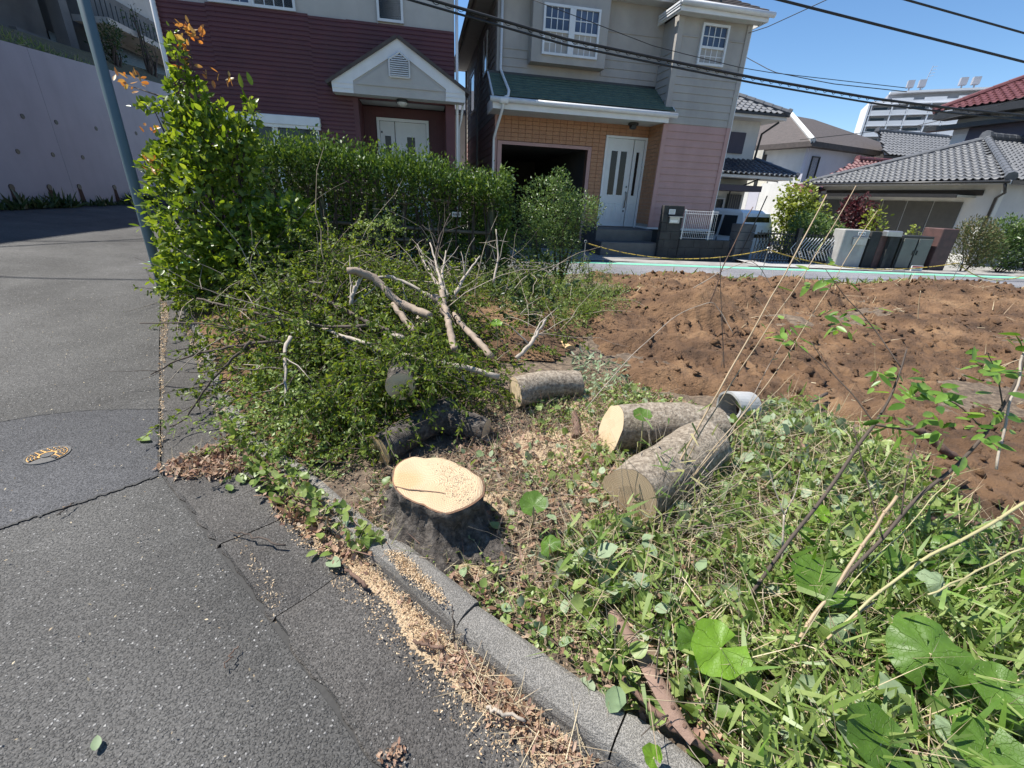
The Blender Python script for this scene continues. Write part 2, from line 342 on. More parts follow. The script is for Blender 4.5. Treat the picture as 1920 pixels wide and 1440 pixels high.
# far ground, out to the horizon
mb = MB(); mb.quad((-700, -60, -1.2), (700, -60, -1.2), (700, 1200, -1.2), (-700, 1200, -1.2))
struct(obj('terrain', mb, 'far_ground'))
mb = MB(); xs = np.linspace(-16, 45, 62); ys = np.linspace(-3, 60, 64)
def gridmesh(name, xs, ys, zf, mt, keep=None, smooth=True, raw=False):
    X, Y = np.meshgrid(xs, ys); Z = zf(X, Y); nx, ny = len(xs), len(ys)
    V = np.stack([X, Y, Z], -1).reshape(-1, 3); i = np.arange((ny - 1) * nx).reshape(ny - 1, nx)[:, :-1].ravel()
    F = np.stack([i, i + 1, i + nx + 1, i + nx], 1)
    if keep is not None: c = V[F].mean(1); F = F[keep(c[:, 0], c[:, 1])]
    return acc(name, (V, F), mt) if raw else npmesh(name, V, F, mt, smooth=smooth)
struct(gridmesh('yard_ground', np.linspace(-16, 45, 123), np.linspace(7.0, 60, 107), lambda x, y: terr(x, y) - .06, 'concrete'))

# edges seen in the photograph, turned into places on the ground
GUT = np.array([G(*p) for p in ((745, 1500), (700, 1440), (620, 1326), (500, 1160), (400, 1022), (300, 890), (299, 760), (298, 650), (300, 560))])[:, :2]
KRB = np.array([G(*p) for p in ((1230, 1500), (1162, 1440), (1010, 1325), (845, 1190), (740, 1095), (630, 1005), (560, 935), (470, 868), (425, 790), (392, 700), (365, 628), (335, 566))])[:, :2]
GUT = np.vstack([GUT[:1] + (GUT[0] - GUT[1]) * 8, GUT, [[-5.6, 6.6], [-5.9, 7.6], [-6.5, 9.3]]])
KRB = np.vstack([KRB[:1] + (KRB[0] - KRB[1]) * 8, KRB, [[-5.0, 6.4], [-4.2, 7.3], [-3.0, 7.5], [-1.0, 7.5]]])
def resample(p, d):
    s = np.concatenate([[0], np.cumsum(np.linalg.norm(np.diff(p, axis=0), axis=1))]); t = np.linspace(0, s[-1], max(2, int(s[-1] / d)))
    return np.stack([np.interp(t, s, p[:, k]) for k in range(2)], 1)
gut = resample(GUT, .12)
# the road: left of the gutter, laid in rows out to the retaining wall
rows = []
for x, y in gut:
    far = -13.4 if y > 2 else -9.0
    k = np.linspace(0, 1, 26) ** 1.6
    rows.append(np.stack([x + (far - x) * k, y + (y * .12) * k, 0 * k], 1))
A = np.array(rows); A[..., 2] = terr(A[..., 0], A[..., 1])
ny, nx = A.shape[:2]; i = np.arange((ny - 1) * nx).reshape(ny - 1, nx)[:, :-1].ravel()
struct(npmesh('road', A.reshape(-1, 3), np.stack([i, i + nx, i + nx + 1, i + 1], 1), 'asphalt', smooth=True))
struct(gridmesh('road_junction', np.linspace(-14.5, 0, 60), np.linspace(6.5, 16, 40), lambda x, y: terr(x, y) - .012, 'asphalt'))
# smooth re-laid strip across the road, with the valve cover in it
up_ = [(-60, 800), (0, 792), (75, 779), (150, 771), (225, 768), (297, 768)]; lo_ = [(-60, 1012), (0, 992), (75, 968), (150, 944), (225, 918), (296, 893)]
mb = MB(); K = 14
for j in range(len(up_) - 1):
    for k in range(K):
        q = []
        for jj, kk in ((j, k), (j, k + 1), (j + 1, k + 1), (j + 1, k)):
            a = G(*up_[jj]); b_ = G(*lo_[jj]); p = a + (b_ - a) * kk / K; p[2] = terr(p[0], p[1]) + .004; q.append(p)
        mb.add(q, [(0, 1, 2, 3)])
struct(obj('road_patch', mb, 'asphalt_patch', smooth=True))
# tar seam round the strip
mat('tar', (.012, .012, .013), (.03, .03, .03), .7, 60)
mb = MB()
def strip_on_ground(mb, pts, w, dz, jit=.3):
    P = [np.array(p, float) for p in pts]
    Ls, Rs = [], []
    for i, p in enumerate(P):
        t = P[min(i + 1, len(P) - 1)] - P[max(i - 1, 0)]; n = np.array([-t[1], t[0], 0]); n /= np.linalg.norm(n) + 1e-9
        ww = w * (1 + rnd.uniform(-jit, jit)) / 2; a = p + n * ww; b_ = p - n * ww
        for q in (a, b_): q[2] = terr(q[0], q[1]) + dz
        Ls.append(a); Rs.append(b_)
    for i in range(len(P) - 1): mb.quad(Ls[i], Ls[i + 1], Rs[i + 1], Rs[i])
def densify(pts, n, wob=.006):
    pts = np.array([q[:3] for q in pts]); s = np.concatenate([[0], np.cumsum(np.linalg.norm(np.diff(pts, axis=0), axis=1))]); t = np.linspace(0, s[-1], n)
    o = np.stack([np.interp(t, s, pts[:, k]) for k in range(3)], 1); o[:, :2] += nr.normal(0, wob, (n, 2)); return o
strip_on_ground(mb, densify([G(*p) for p in up_], 60), .012, .0065); strip_on_ground(mb, densify([G(*p) for p in lo_], 60), .014, .0065)
struct(obj('road_seam', mb, 'tar'))

# gutter: asphalt slabs between road and kerb, cracked apart
gl = resample(GUT, .05); kl = resample(KRB, .05)
def near_k(p): return kl[np.argmin(np.linalg.norm(kl - p, axis=1))]
gs = struct(bpy.data.objects.new('gutter', None)); C.objects.link(gs)
breaks = [0]; run_ = 0; tgt = [1.62, .55, .72, .9, 1.3, .9, 1.2, 1.1, 9]
for i in range(1, len(gl)):
    run_ += np.linalg.norm(gl[i] - gl[i - 1])
    if run_ > tgt[min(len(breaks) - 1, 8)] or i == len(gl) - 1: breaks.append(i); run_ = 0
for b0, b1 in zip(breaks[:-1], breaks[1:]):
    if gl[b0][1] > 7.2: break
    mb = MB(); dz = rnd.uniform(-.003, .003); top = []
    idx = list(range(b0, b1 + 1))
    for n_, i in enumerate(idx):
        g_ = gl[i]; k_ = near_k(g_); u = (k_ - g_)
        sh = 0.002 if n_ == 0 else (-0.002 if n_ == len(idx) - 1 else 0)
        t = gl[min(i + 1, len(gl) - 1)] - gl[i - 1 if i else 0]; t = t / (np.linalg.norm(t) + 1e-9)
        row = []; jx = rnd.uniform(-.004, .004)
        for f in (0.03, .06, .3, .55, .8, 1.02):
            p = g_ + u * f + t * sh; w = (rnd.uniform(-.012, .012) if f == .03 else 0); p = p + u / (np.linalg.norm(u) + 1e-6) * w
            z = terr(p[0], p[1]) + .012 + dz - (.02 if f == .03 else 0) - .01 * math.sin(f * 3.1) - (.007 if (n_ == 0 or n_ == len(idx) - 1) else 0)
            row.append((p[0], p[1], z))
        top.append(row)
    m_ = len(top[0])
    vs = [q for r_ in top for q in r_]; mb.add(vs, [(i * m_ + j, i * m_ + j + 1, (i + 1) * m_ + j + 1, (i + 1) * m_ + j) for i in range(len(top) - 1) for j in range(m_ - 1)])
    obj('slab', mb, 'asphalt_gutter', gs, smooth=False)
mb = MB()
for i in range(0, len(gl) - 1, 1):
    if gl[i][1] > 7.2: break
    a, b_ = gl[i], gl[i + 1]; ka, kb = near_k(a), near_k(b_)
    mb.quad((*a, terr(*a) - .014), (*b_, terr(*b_) - .014), (*kb, terr(*kb) - .014), (*ka, terr(*ka) - .014))
obj('gutter_bed', mb, 'tar', gs)

# kerb: worn concrete blocks, 60 cm long
kr = struct(bpy.data.objects.new('kerb', None)); C.objects.link(kr)
kd = resample(KRB[:-4], .02)
s_ = np.concatenate([[0], np.cumsum(np.linalg.norm(np.diff(kd, axis=0), axis=1))])
joint = G(862, 1190)[:2]; s0 = s_[np.argmin(np.linalg.norm(kd - joint, axis=1))]
cuts = [s0 + .61 * k for k in range(-6, 14)]
for c0, c1 in zip(cuts[:-1], cuts[1:]):
    if c1 < 0 or c0 > s_[-1]: continue
    t = np.clip(np.linspace(c0 + .003, c1 - .003, 9), 0, s_[-1]); mb = MB(); sec = []
    hz = rnd.uniform(-.006, .006); sh = rnd.uniform(-.006, .006)
    for q_, tt in enumerate(t):
        p = np.array([np.interp(tt, s_, kd[:, 0]), np.interp(tt, s_, kd[:, 1])]); p2 = np.array([np.interp(tt + .05, s_, kd[:, 0]), np.interp(tt + .05, s_, kd[:, 1])])
        d = unit(p2 - p) if tt < s_[-1] - .05 else d
        n = np.array([d[1], -d[0]])                     # towards the lot
        if n[0] < 0 and abs(n[0]) > abs(n[1]): n = -n
        if n @ np.array([1, .6]) < 0: n = -n
        zt = terr(*p) + .088 + hz; zb = terr(*p) - .05; e = .006 if q_ in (0, 8) else 0
        w = [rnd.uniform(-.0025, .0025) for _ in range(6)]
        prof = [(-.002, zb), (-.002 + w[0], zt - .05), (.006 + w[1], zt - .022 - e), (.024, zt - .006 - e + w[2]), (.045, zt - e), (.100, zt - e + .002 + w[3]), (.118, zt - .008 - e), (.124, zt - .03), (.124, zb)]
        sec.append([(p[0] + n[0] * (a + sh), p[1] + n[1] * (a + sh), z) for a, z in prof])
    m_ = len(sec[0]); mb.add([q for r_ in sec for q in r_], [(i * m_ + j, i * m_ + j + 1, (i + 1) * m_ + j + 1, (i + 1) * m_ + j) for i in range(8) for j in range(m_ - 1)])
    mb.f += [tuple(range(m_ - 1, -1, -1)), tuple(range(8 * m_, 9 * m_))]; mb.mi += [0, 0]
    obj('kerb_block', mb, 'concrete_kerb', kr, smooth=False)

# street beyond the lot with green edge lines
def yfar(x): return 9.62 + (x - 1.41) * .082
def ynear(x): return 8.05 + (x - 1.19) * .088
xs = np.linspace(-6, 40, 93)
def ribbon(name, f0, f1, dz, mt, n=6):
    V = []; 
    for x in xs:
        for k in range(n + 1): y = f0(x) + (f1(x) - f0(x)) * k / n; V.append((x, y, terr(x, y) + dz))
    i = np.arange((len(xs) - 1) * (n + 1)).reshape(-1, n + 1)[:, :-1].ravel()
    return struct(npmesh(name, np.array(V), np.stack([i, i + n + 1, i + n + 2, i + 1], 1), mt))
ribbon('street', lambda x: ynear(x) - .7, lambda x: yfar(x) + .25, 0.0, 'asphalt_street', 10)
ribbon('street_line', lambda x: yfar(x) - .16, lambda x: yfar(x) + .10, .004, 'paint_green', 1)
ribbon('street_line', lambda x: ynear(x) - .28, lambda x: ynear(x) - .04, .004, 'paint_green', 1)
ribbon('street_gutter', lambda x: yfar(x) + .25, lambda x: yfar(x) + .70, .015, 'concrete', 1)

# the lot: litter-covered ground, then the dug soil on the right
SOILP = [G(*p)[:2] for p in ((1125, 536), (1108, 600), (1100, 650), (1125, 690), (1200, 735), (1345, 765), (1400, 775), (1490, 790), (1560, 830), (1640, 890), (1700, 950), (1760, 1000), (1830, 1040), (1930, 1080))]
SOILP = [np.array(p) for p in SOILP] + [np.array([6.0, 1.3]), np.array([14.0, 3.0]), np.array([16.0, 9.0]), np.array([1.2, 7.75])]
LOTP = [k for k in KRB[:-4]] + [np.array([-4.6, 6.7]), np.array([-3.0, 7.2]), np.array([1.0, 7.55]), np.array([16, 8.7]), np.array([16, -3]), KRB[0] + np.array([2, -2])]
LOTA = np.array([p[:2] for p in LOTP])
def lot_z(x, y):
    return terr(x, y) + .060 + .10 * fbm(x * 1.7, y * 1.7, 4, 3) + .03 * fbm(x * 9, y * 9, 3, 9)
struct(gridmesh('lot_ground', np.linspace(-5.6, 8, 300), np.linspace(-.4, 7.7, 200), lot_z, 'litter', keep=lambda x, y: inpoly(x, y, LOTA + np.array([.03, .03])) if False else inpoly(x - .03, y - .03, LOTA)))
SA = np.array(SOILP)
def edge_dist(x, y, poly):
    d = np.full(np.shape(x), 1e9); n = len(poly)
    for i in range(n):
        a = poly[i]; b_ = poly[(i + 1) % n]; ab = b_ - a; t = np.clip(((x - a[0]) * ab[0] + (y - a[1]) * ab[1]) / (ab @ ab), 0, 1)
        d = np.minimum(d, np.hypot(x - a[0] - t * ab[0], y - a[1] - t * ab[1]))
    return np.where(inpoly(x, y, poly), d, -d)
MOUNDS = [(1310, 592, .34, .55), (1230, 560, .16, .5), (1460, 545, .22, .5), (1530, 560, .16, .5), (1700, 555, .16, .9), (1850, 560, .20, 1.0), (1400, 560, .18, .5), (1250, 700, .05, .35), (1470, 770, -.10, .25), (1560, 790, -.12, .3), (1620, 770, .06, .25), (1880, 620, -.05, .5), (1700, 690, .05, .5), (1180, 640, .09, .3)]
MW = [(G(a, b_, .1), h, w) for a, b_, h, w in MOUNDS]
TR0 = G(1350, 690, .1)[:2]; TRD = unit(G(1900, 735, .1)[:2] - TR0)
def soil_z(x, y):
    d = edge_dist(x, y, SA) + .10 * fbm(x * 2.5, y * 2.5, 3, 21) * 2
    z = terr(x, y) + .085
    for p, h, w in MW: z = z + h * np.exp(-((x - p[0]) ** 2 + ((y - p[1]) * 1.5) ** 2) / (2 * w * w) * 2)
    rid = np.abs(fbm(x * 3.1, y * 3.1, 5, 31)); z = z + .24 * fbm(x * 1.0, y * 1.5, 5, 41) + .04 * rid + .10 * fbm(x * 6, y * 9, 4, 51) + .055 * fbm(x * 22, y * 24, 3, 61)
    cl = vnoise(x * 11, y * 11, 71); z = z + .035 * np.clip(cl - .62, 0, 1) * 2.6
    tx = (x - TR0[0]) * TRD[0] + (y - TR0[1]) * TRD[1]; ty_ = -(x - TR0[0]) * TRD[1] + (y - TR0[1]) * TRD[0]; tm = (1 - ss(np.abs(ty_), .13, .22)) + (1 - ss(np.abs(ty_ - .95), .13, .22)); tm = tm * np.clip(.5 + 2.5 * fbm(x * .9, y * .9, 2, 81), 0, 1)
    z = z - .03 * tm + .022 * tm * np.clip(np.sin(tx * 2 * math.pi / .13) * 1.6, -1, 1)
    return z - .22 * (1 - ss(d, -.20, .12))
struct(gridmesh('soil', np.concatenate([np.arange(.5, 5, .024), np.arange(5, 16, .05)]), np.concatenate([np.arange(1.2, 5, .024), np.arange(5, 8.5, .03)]), soil_z, 'soil_mat', keep=lambda x, y: edge_dist(x, y, SA) > -.26, smooth=False))
# clods and small stones thrown up on it
n = 8000; q = scatter([(0.8, 1.4), (5, 1.4), (9, 4), (12, 8.4), (1.5, 7.9)], n); q = q[edge_dist(q[:, 0], q[:, 1], SA) > .05]; n = len(q)
OCT = (np.array([[1, 0, 0], [0, 1, 0], [-1, 0, 0], [0, -1, 0], [0, 0, .8], [0, 0, -.5], [.6, .6, .4], [-.6, -.5, .45]]), np.array([[0, 6, 4], [6, 1, 4], [1, 2, 4], [2, 7, 4], [7, 3, 4], [3, 0, 4], [1, 6, 0], [2, 3, 7], [1, 0, 5], [2, 1, 5], [3, 2, 5], [0, 3, 5]]))
sz = .006 + .036 * nr.random(n) ** 6
P = np.column_stack([q, soil_z(q[:, 0], q[:, 1]) + sz * .2]); V, F = leaves(P, rdir(n), rdir(n), sz, sz, OCT, .35)
npmesh('clods', V, F, 'soil_mat', kind='stuff')

# ================================================================ HOUSES
mat('siding_grey', (.40, .375, .345), (.34, .32, .295), .65, 3, bump=.25, bscale=90, dirt=.16)
mat('siding_pink', (.46, .28, .26), (.40, .24, .22), .65, 3, bump=.25, bscale=90, dirt=.12)
mat('tile_brown', (.40, .20, .105), (.32, .155, .08), .5, 9, bump=.3, bscale=120)
mat('grout', (.16, .085, .055), (.12, .07, .05), .9, 20)
mat('siding_red', (.115, .034, .040), (.085, .027, .032), .6, 2.5, bump=.2, bscale=60, dirt=.12)
mat('wall_beige', (.47, .45, .42), (.42, .40, .375), .8, 3, bump=.3, bscale=140, dirt=.10)
mat('white_paint', (.74, .74, .74), (.66, .66, .66), .5, 3, dirt=.10)
mat('white_metal', (.70, .71, .72), (.62, .63, .64), .35, 4, dirt=.06)
mat('door_white', (.66, .67, .67), (.60, .61, .61), .45, 5)
mat('soffit', (.52, .52, .51), (.46, .46, .45), .7, 5)
mat('shingle_green', (.10, .145, .105), (.055, .09, .068), .8, 7, bump=.5, bscale=90)
mat('shingle_brown', (.10, .082, .075), (.06, .05, .046), .85, 7, bump=.5, bscale=90)
mat('dark_metal', (.03, .03, .032), (.02, .02, .02), .4, 8)
mat('steel', (.45, .46, .47), (.36, .37, .38), .35, 20, metal=.7)
mat('brass_dark', (.17, .14, .10), (.10, .085, .06), .35, 20, metal=.7)
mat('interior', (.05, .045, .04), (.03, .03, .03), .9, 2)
mat('step_tile', (.10, .10, .10), (.07, .07, .072), .6, 6, bump=.2)
mat('lamp_glass', (.55, .53, .48), (.5, .48, .44), .25, 6)
mat('curtain', (.36, .40, .50), (.26, .30, .40), .8, 30, stretch=(12, 12, .3))
glassmat('glass_dark', (.012, .014, .017), .08); glassmat('glass_blue', (.04, .055, .09)); glassmat('glass_black', (.004, .004, .005), .25)
mat('tile_roof_grey', (.135, .14, .15), (.08, .085, .095), .5, 9, spec=.4, bump=.15)
mat('tile_roof_dark', (.075, .08, .095), (.045, .05, .062), .33, 9, spec=.6)
mat('tile_roof_red', (.17, .065, .065), (.11, .042, .045), .5, 9, spec=.4)
mat('plaster_white', (.66, .65, .62), (.58, .57, .54), .85, 3, bump=.25, bscale=90, dirt=.10)
mat('plaster_grey', (.50, .50, .51), (.44, .44, .45), .85, 3, bump=.2, bscale=90, dirt=.08)
mat('plaster_lilac', (.55, .54, .60), (.50, .49, .55), .7, 3)
mat('wood_dark', (.055, .045, .038), (.035, .03, .026), .7, 5, stretch=(1, 1, 6))
mat('shutter_brown', (.11, .105, .09), (.085, .08, .07), .5, 6)
mat('awning_cream', (.60, .57, .48), (.5, .47, .40), .6, 4, dirt=.3)
mat('lilac_dark', (.07, .06, .085), (.055, .05, .07), .6, 4)

class House:
    def __init__(s, name, label, cat, bx, by, z0, group=None, yaw=YAW, origin=None):
        s.o = np.array([bx, by, z0], float)
        w = WLD(bx, by, z0) if origin is None else np.array(origin, float)
        s.root = thing(name, label, cat, w, yaw, group)
    def obj(s, name, mb, mt, parent=None, smooth=False, label=None, kind=None):
        if not getattr(mb, 'shifted', False):
            mb.v = [(v[0] - s.o[0], v[1] - s.o[1], v[2] - s.o[2]) for v in mb.v]; mb.shifted = True
        return obj(name, mb, mt, parent or s.root, smooth, kind, label)
    def box(s, name, x0, x1, y0, y1, z0, z1, mt, parent=None, b=0.0):
        mb = MB(); (mb.bbox(x0, x1, y0, y1, z0, z1, b) if b else mb.box(x0, x1, y0, y1, z0, z1)); return s.obj(name, mb, mt, parent)
    def planks(s, a0, a1, z0, z1, pitch, mt, axis='x', pos=0.0, holes=(), proud=.020, name='plank'):
        """lapped boards on a wall: axis 'x' faces -y at y=pos, axis 'y' faces -x at x=pos"""
        z = z0
        while z < z1 - .02:
            zt = min(z + pitch, z1); segs = [(a0, a1)]
            for h0, h1, hz0, hz1 in holes:
                if hz0 < zt - .02 and hz1 > z + .02:
                    ns = []
                    for p, q in segs:
                        if h1 <= p or h0 >= q: ns.append((p, q)); continue
                        if h0 - p > .02: ns.append((p, h0))
                        if q - h1 > .02: ns.append((h1, q))
                    segs = ns
            for p, q in segs:
                t0, t1 = proud, proud * .35
                pr = [(0, z + .004), (-t0, z + .004), (-t0, z + .014), (-t1, zt), (0, zt)]
                mb = MB()
                if axis == 'x': mb.prism([(p, pos + d, zz) for d, zz in pr], (q - p, 0, 0))
                else: mb.prism([(pos + d, q, zz) for d, zz in pr], (0, p - q, 0))
                s.obj(name, mb, mt)
            z += pitch
    def window(s, x0, x1, z0, z1, y, cols=0, rws=0, meet=None, mt='glass_blue', fw=.045, frame='white_metal', sash=True, dep=.05):
        """sash window facing -y: frame, two panes, glazing bars"""
        mb = MB()
        mb.box(x0, x1, y - dep, y + .03, z1 - fw, z1); mb.box(x0, x1, y - dep, y + .03, z0, z0 + fw)
        mb.box(x0, x0 + fw, y - dep, y + .03, z0 + fw, z1 - fw); mb.box(x1 - fw, x1, y - dep, y + .03, z0 + fw, z1 - fw)
        fr = s.obj('window', mb, frame)
        zm = meet if meet else None
        if zm: s.box('sash_rail', x0 + fw, x1 - fw, y - dep * .6, y + .02, zm - .022, zm + .022, frame, fr)
        parts = [(z0 + fw, (zm - .022)), (zm + .022, z1 - fw)] if zm else [(z0 + fw, z1 - fw)]
        for k, (p, q) in enumerate(parts):
            yy = y - .005 + (.015 if k == 0 else 0)
            s.box('pane', x0 + fw, x1 - fw, yy, yy + .008, p, q, mt, fr)
            if cols:
                for c in range(1, cols): xx = x0 + fw + (x1 - x0 - 2 * fw) * c / cols; s.box('muntin', xx - .008, xx + .008, yy - .014, yy - .001, p, q, frame, fr)
                for r_ in range(1, rws): zz = p + (q - p) * r_ / rws; s.box('muntin', x0 + fw, x1 - fw, yy - .013, yy - .002, zz - .008, zz + .008, frame, fr)
        return fr

# ---------------------------------------------------------------- pink and grey house
PH = House('pink_house', 'house with pink boards below, beige-grey boards above and a green pent roof', 'house', 0, 0, .25)
X0, X1, BX = -2.80, 2.80, 1.05; ZS = 3.20; GX0, GX1, GZ = -2.66, -.50, 2.60; DX0, DX1, DZ0, DZ1 = -.01, .99, .86, 2.90
# walls behind the cladding
mb = MB()
mb.box(X0, GX0, 0, .16, .25, ZS); mb.box(GX0, GX1, 0, .16, GZ, ZS); mb.box(GX1, DX0, 0, .16, .25, ZS); mb.box(DX0, DX1, 0, .16, DZ1, ZS); mb.box(DX0, DX1, 0, .16, .25, DZ0); mb.box(DX1, BX, 0, .16, .25, ZS)
PH.obj('wall', mb, 'grout')
PH.box('wall', X0, BX, 0, .16, ZS, 5.56, 'siding_grey'); PH.box('wall', X0, X0 + .14, .16, 7.0, .25, 5.56, 'siding_grey')
PH.box('wall', BX, X1, -.70, .1, .90, 5.24, 'siding_grey'); PH.box('wall', X1 - .14, X1, .1, 7.0, .25, 5.56, 'siding_grey'); PH.box('wall', X0, X1, 7.0, 7.15, .25, 5.56, 'siding_grey')
PH.box('foundation', BX - .02, X1 - .02, -.68, 0, .2, .90, 'concrete_dark')
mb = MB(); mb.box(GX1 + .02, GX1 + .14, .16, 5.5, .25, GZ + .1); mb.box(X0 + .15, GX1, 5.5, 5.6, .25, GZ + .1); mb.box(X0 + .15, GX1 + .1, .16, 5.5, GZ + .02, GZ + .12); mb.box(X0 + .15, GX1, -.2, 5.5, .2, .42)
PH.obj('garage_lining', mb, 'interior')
mb = MB(); mb.box(GX0 - .10, GX0, -.03, .14, .3, GZ + .0); mb.box(GX1, GX1 + .09, -.03, .14, .3, GZ); mb.box(GX0 - .10, GX1 + .09, -.03, .14, GZ, GZ + .07)
PH.obj('garage_frame', mb, 'siding_pink')
# brown wall tiles
TW, TH = .170, .086
tme = mesh_of('tile', MB().bbox(.003, TW - .003, -.012, 0, .003, TH - .003, .003), 'tile_brown')
tme2 = mesh_of('tile', MB().bbox(-.012, 0, .003, TW - .003, .003, TH - .003, .003), 'tile_brown')
spots = []
nz = int((ZS - .90) / TH)
for r_ in range(nz):
    z = ZS - (r_ + 1) * TH
    k = 0; x = X0 + .02
    while x < BX - .05:
        xe = min(x + TW, BX)
        ok = True; hs = [(GX0 - .10, GX1 + .09, 0, GZ + .07), (DX0 - .05, DX1 + .05, 0, DZ1 + .05)]
        xa, xb = x, xe
        for h0, h1, a, b_ in hs:
            if z < b_ - .01 and xb > h0 and xa < h1:
                if xa < h0 - .02: xb = h0
                elif xb > h1 + .02: xa = h1
                else: ok = False
        if ok and xb - xa > .03: spots.append((xa, -.0, z, (xb - xa) / TW))
        x += TW
n_t = 0; rest = MB()
for xa, ya, z, sx in spots:
    o = link('tile', tme, PH.root); o.location = (xa, ya, z - .25); o.scale = (sx, 1, 1)
for r_ in range(nz):
    z = ZS - (r_ + 1) * TH
    for c in range(4): rest.bbox(BX - .012, BX, -.70 + c * .172 + .003, -.70 + c * .172 + .169, z + .003, z + TH - .003, .003)
PH.obj('tile', rest, 'tile_brown', kind='stuff')
# boards
PH.planks(BX + .10, X1 - .10, .90, ZS, .153, 'siding_pink', 'x', -.70)
PH.planks(BX + .10, X1 - .10, ZS, 4.30, .153, 'siding_grey', 'x', -.70, holes=[(1.5, 2.4, 4.28, 5.3)])
PH.planks(-.68, -.03, ZS, 4.60, .153, 'siding_grey', 'y', BX)
PH.planks(X0 + .1, BX - .06, 3.97, 4.46, .163, 'siding_grey', 'x', 0.0, holes=[(-2.14, -.38, 4.2, 6)])
PH.planks(.22, 6.9, .90, ZS, .153, 'siding_pink', 'y', X0, holes=[(4.8, 5.6, 1.6, 2.3)])
PH.planks(.22, 6.9, ZS, 5.45, .153, 'siding_grey', 'y', X0, holes=[(1.6, 2.3, 4.35, 5.2), (4.4, 5.6, 3.9, 5.0)])
for x in (BX, X1 - .10): PH.box('corner_trim', x, x + .10, -.728, -.69, .86, 5.2, 'siding_grey')
PH.box('corner_trim', BX - .028, BX - .001, -.728, -.63, ZS, 5.2, 'siding_grey')
for x in (BX, X1 - .10): PH.box('corner_trim', x - .002, x + .102, -.731, -.688, .86, ZS, 'siding_pink')
PH.box('corner_trim', X0 - .03, X0 + .09, -.026, -.001, 3.9, 5.5, 'siding_grey'); PH.box('corner_trim', X0 - .028, X0 - .001, .0, .20, 3.9, 5.5, 'siding_grey')
PH.box('corner_trim', X0 - .03, X0 + .02, -.03, .22, .3, 3.2, 'siding_pink')
mb = MB(); mb.box(BX + .1, X1 - .1, -.722, -.70, 4.30, 4.33); mb.box(X0 + .09, BX - .06, -.022, 0, 4.46, 4.485); mb.box(BX + .1, 1.55, -.718, -.70, 4.86, 4.88); mb.box(2.34, X1 - .1, -.718, -.70, 4.86, 4.88); mb.box(-.38, BX, -.018, 0, 4.98, 5.0); PH.obj('trim_band', mb, 'siding_grey')
mb = MB(); mb.box(BX - .01, X1 + .01, -.735, -.70, .855, .90); mb.box(BX - .03, BX, -.735, 0, .855, .90); PH.obj('flashing', mb, 'white_metal')
# windows: boxed bay with twin sashes, single sash on the right, openings on the flank
PH.box('window_box', -2.12, -.40, -.30, .0, 4.21, 5.55, 'siding_grey', b=.012)
PH.window(-1.89, -1.27, 4.35, 5.24, -.302, 4, 2, 4.785); PH.window(-1.23, -.62, 4.35, 5.24, -.302, 4, 2, 4.785)
PH.box('window_mullion', -1.27, -1.23, -.35, -.28, 4.35, 5.24, 'white_metal')
PH.window(1.60, 2.26, 4.37, 5.13, -.702, 4, 2, 4.705)
for x in (-1.86, -1.20): PH.box('curtain', x + .02, x + .52, -.285, -.281, 4.40, 5.2, 'curtain')
def flank_window(ya, yb, za, zb):
    mb = MB(); x = X0 - .04
    mb.box(x, X0, ya, yb, zb - .05, zb); mb.box(x, X0, ya, yb, za, za + .05); mb.box(x, X0, ya, ya + .05, za + .05, zb - .05); mb.box(x, X0, yb - .05, yb, za + .05, zb - .05)
    fr = PH.obj('window', mb, 'white_metal'); PH.box('pane', X0 - .02, X0 - .001, ya + .05, yb - .05, za + .05, zb - .05, 'glass_blue', fr)
flank_window(1.6, 2.3, 4.35, 5.2); flank_window(4.4, 5.6, 3.9, 5.0); flank_window(4.8, 5.6, 1.6, 2.3)
# front door
mb = MB(); mb.box(DX0 - .05, DX0, -.04, .1, DZ0, DZ1); mb.box(DX1, DX1 + .05, -.04, .1, DZ0 - .1, DZ1); mb.box(DX0 - .05, DX1 + .05, -.04, .1, DZ1, DZ1 + .05)
dr = PH.obj('door', mb, 'white_metal')
mb = MB(); mb.bbox(DX0 + .003, .70, -.005, .04, DZ0, DZ1 - .003, .006); mb.bbox(.72, DX1 - .003, .0, .04, DZ0, DZ1 - .003, .006)
for a, b_ in ((.10, .33), (.38, .61)): mb.bbox(a, b_, -.015, -.004, .98, 1.42, .012); mb.bbox(a + .04, b_ - .04, -.022, -.014, 1.02, 1.36, .008)
mb.bbox(.77, .93, -.012, 0, .98, 1.42, .012); PH.obj('door_panel', mb, 'door_white', dr)
for a, b_ in ((.13, .29), (.38, .54)): PH.box('door_glass', a, b_, -.012, -.004, 1.62, 2.62, 'glass_black', dr)
PH.box('door_glass', .80, .87, -.010, .002, 1.62, 2.62, 'glass_black', dr)
mb = MB(); mb.tube([(.64, -.005, 1.70), (.64, -.05, 1.69), (.645, -.065, 1.55), (.635, -.06, 1.45), (.64, -.05, 1.34), (.64, -.005, 1.33)], .014, 8); PH.obj('door_handle', mb, 'brass_dark', dr, True)
for z in (1.82, 1.24): PH.box('door_lock', .622, .66, -.016, -.004, z - .02, z + .02, 'dark_metal', dr, b=.006)
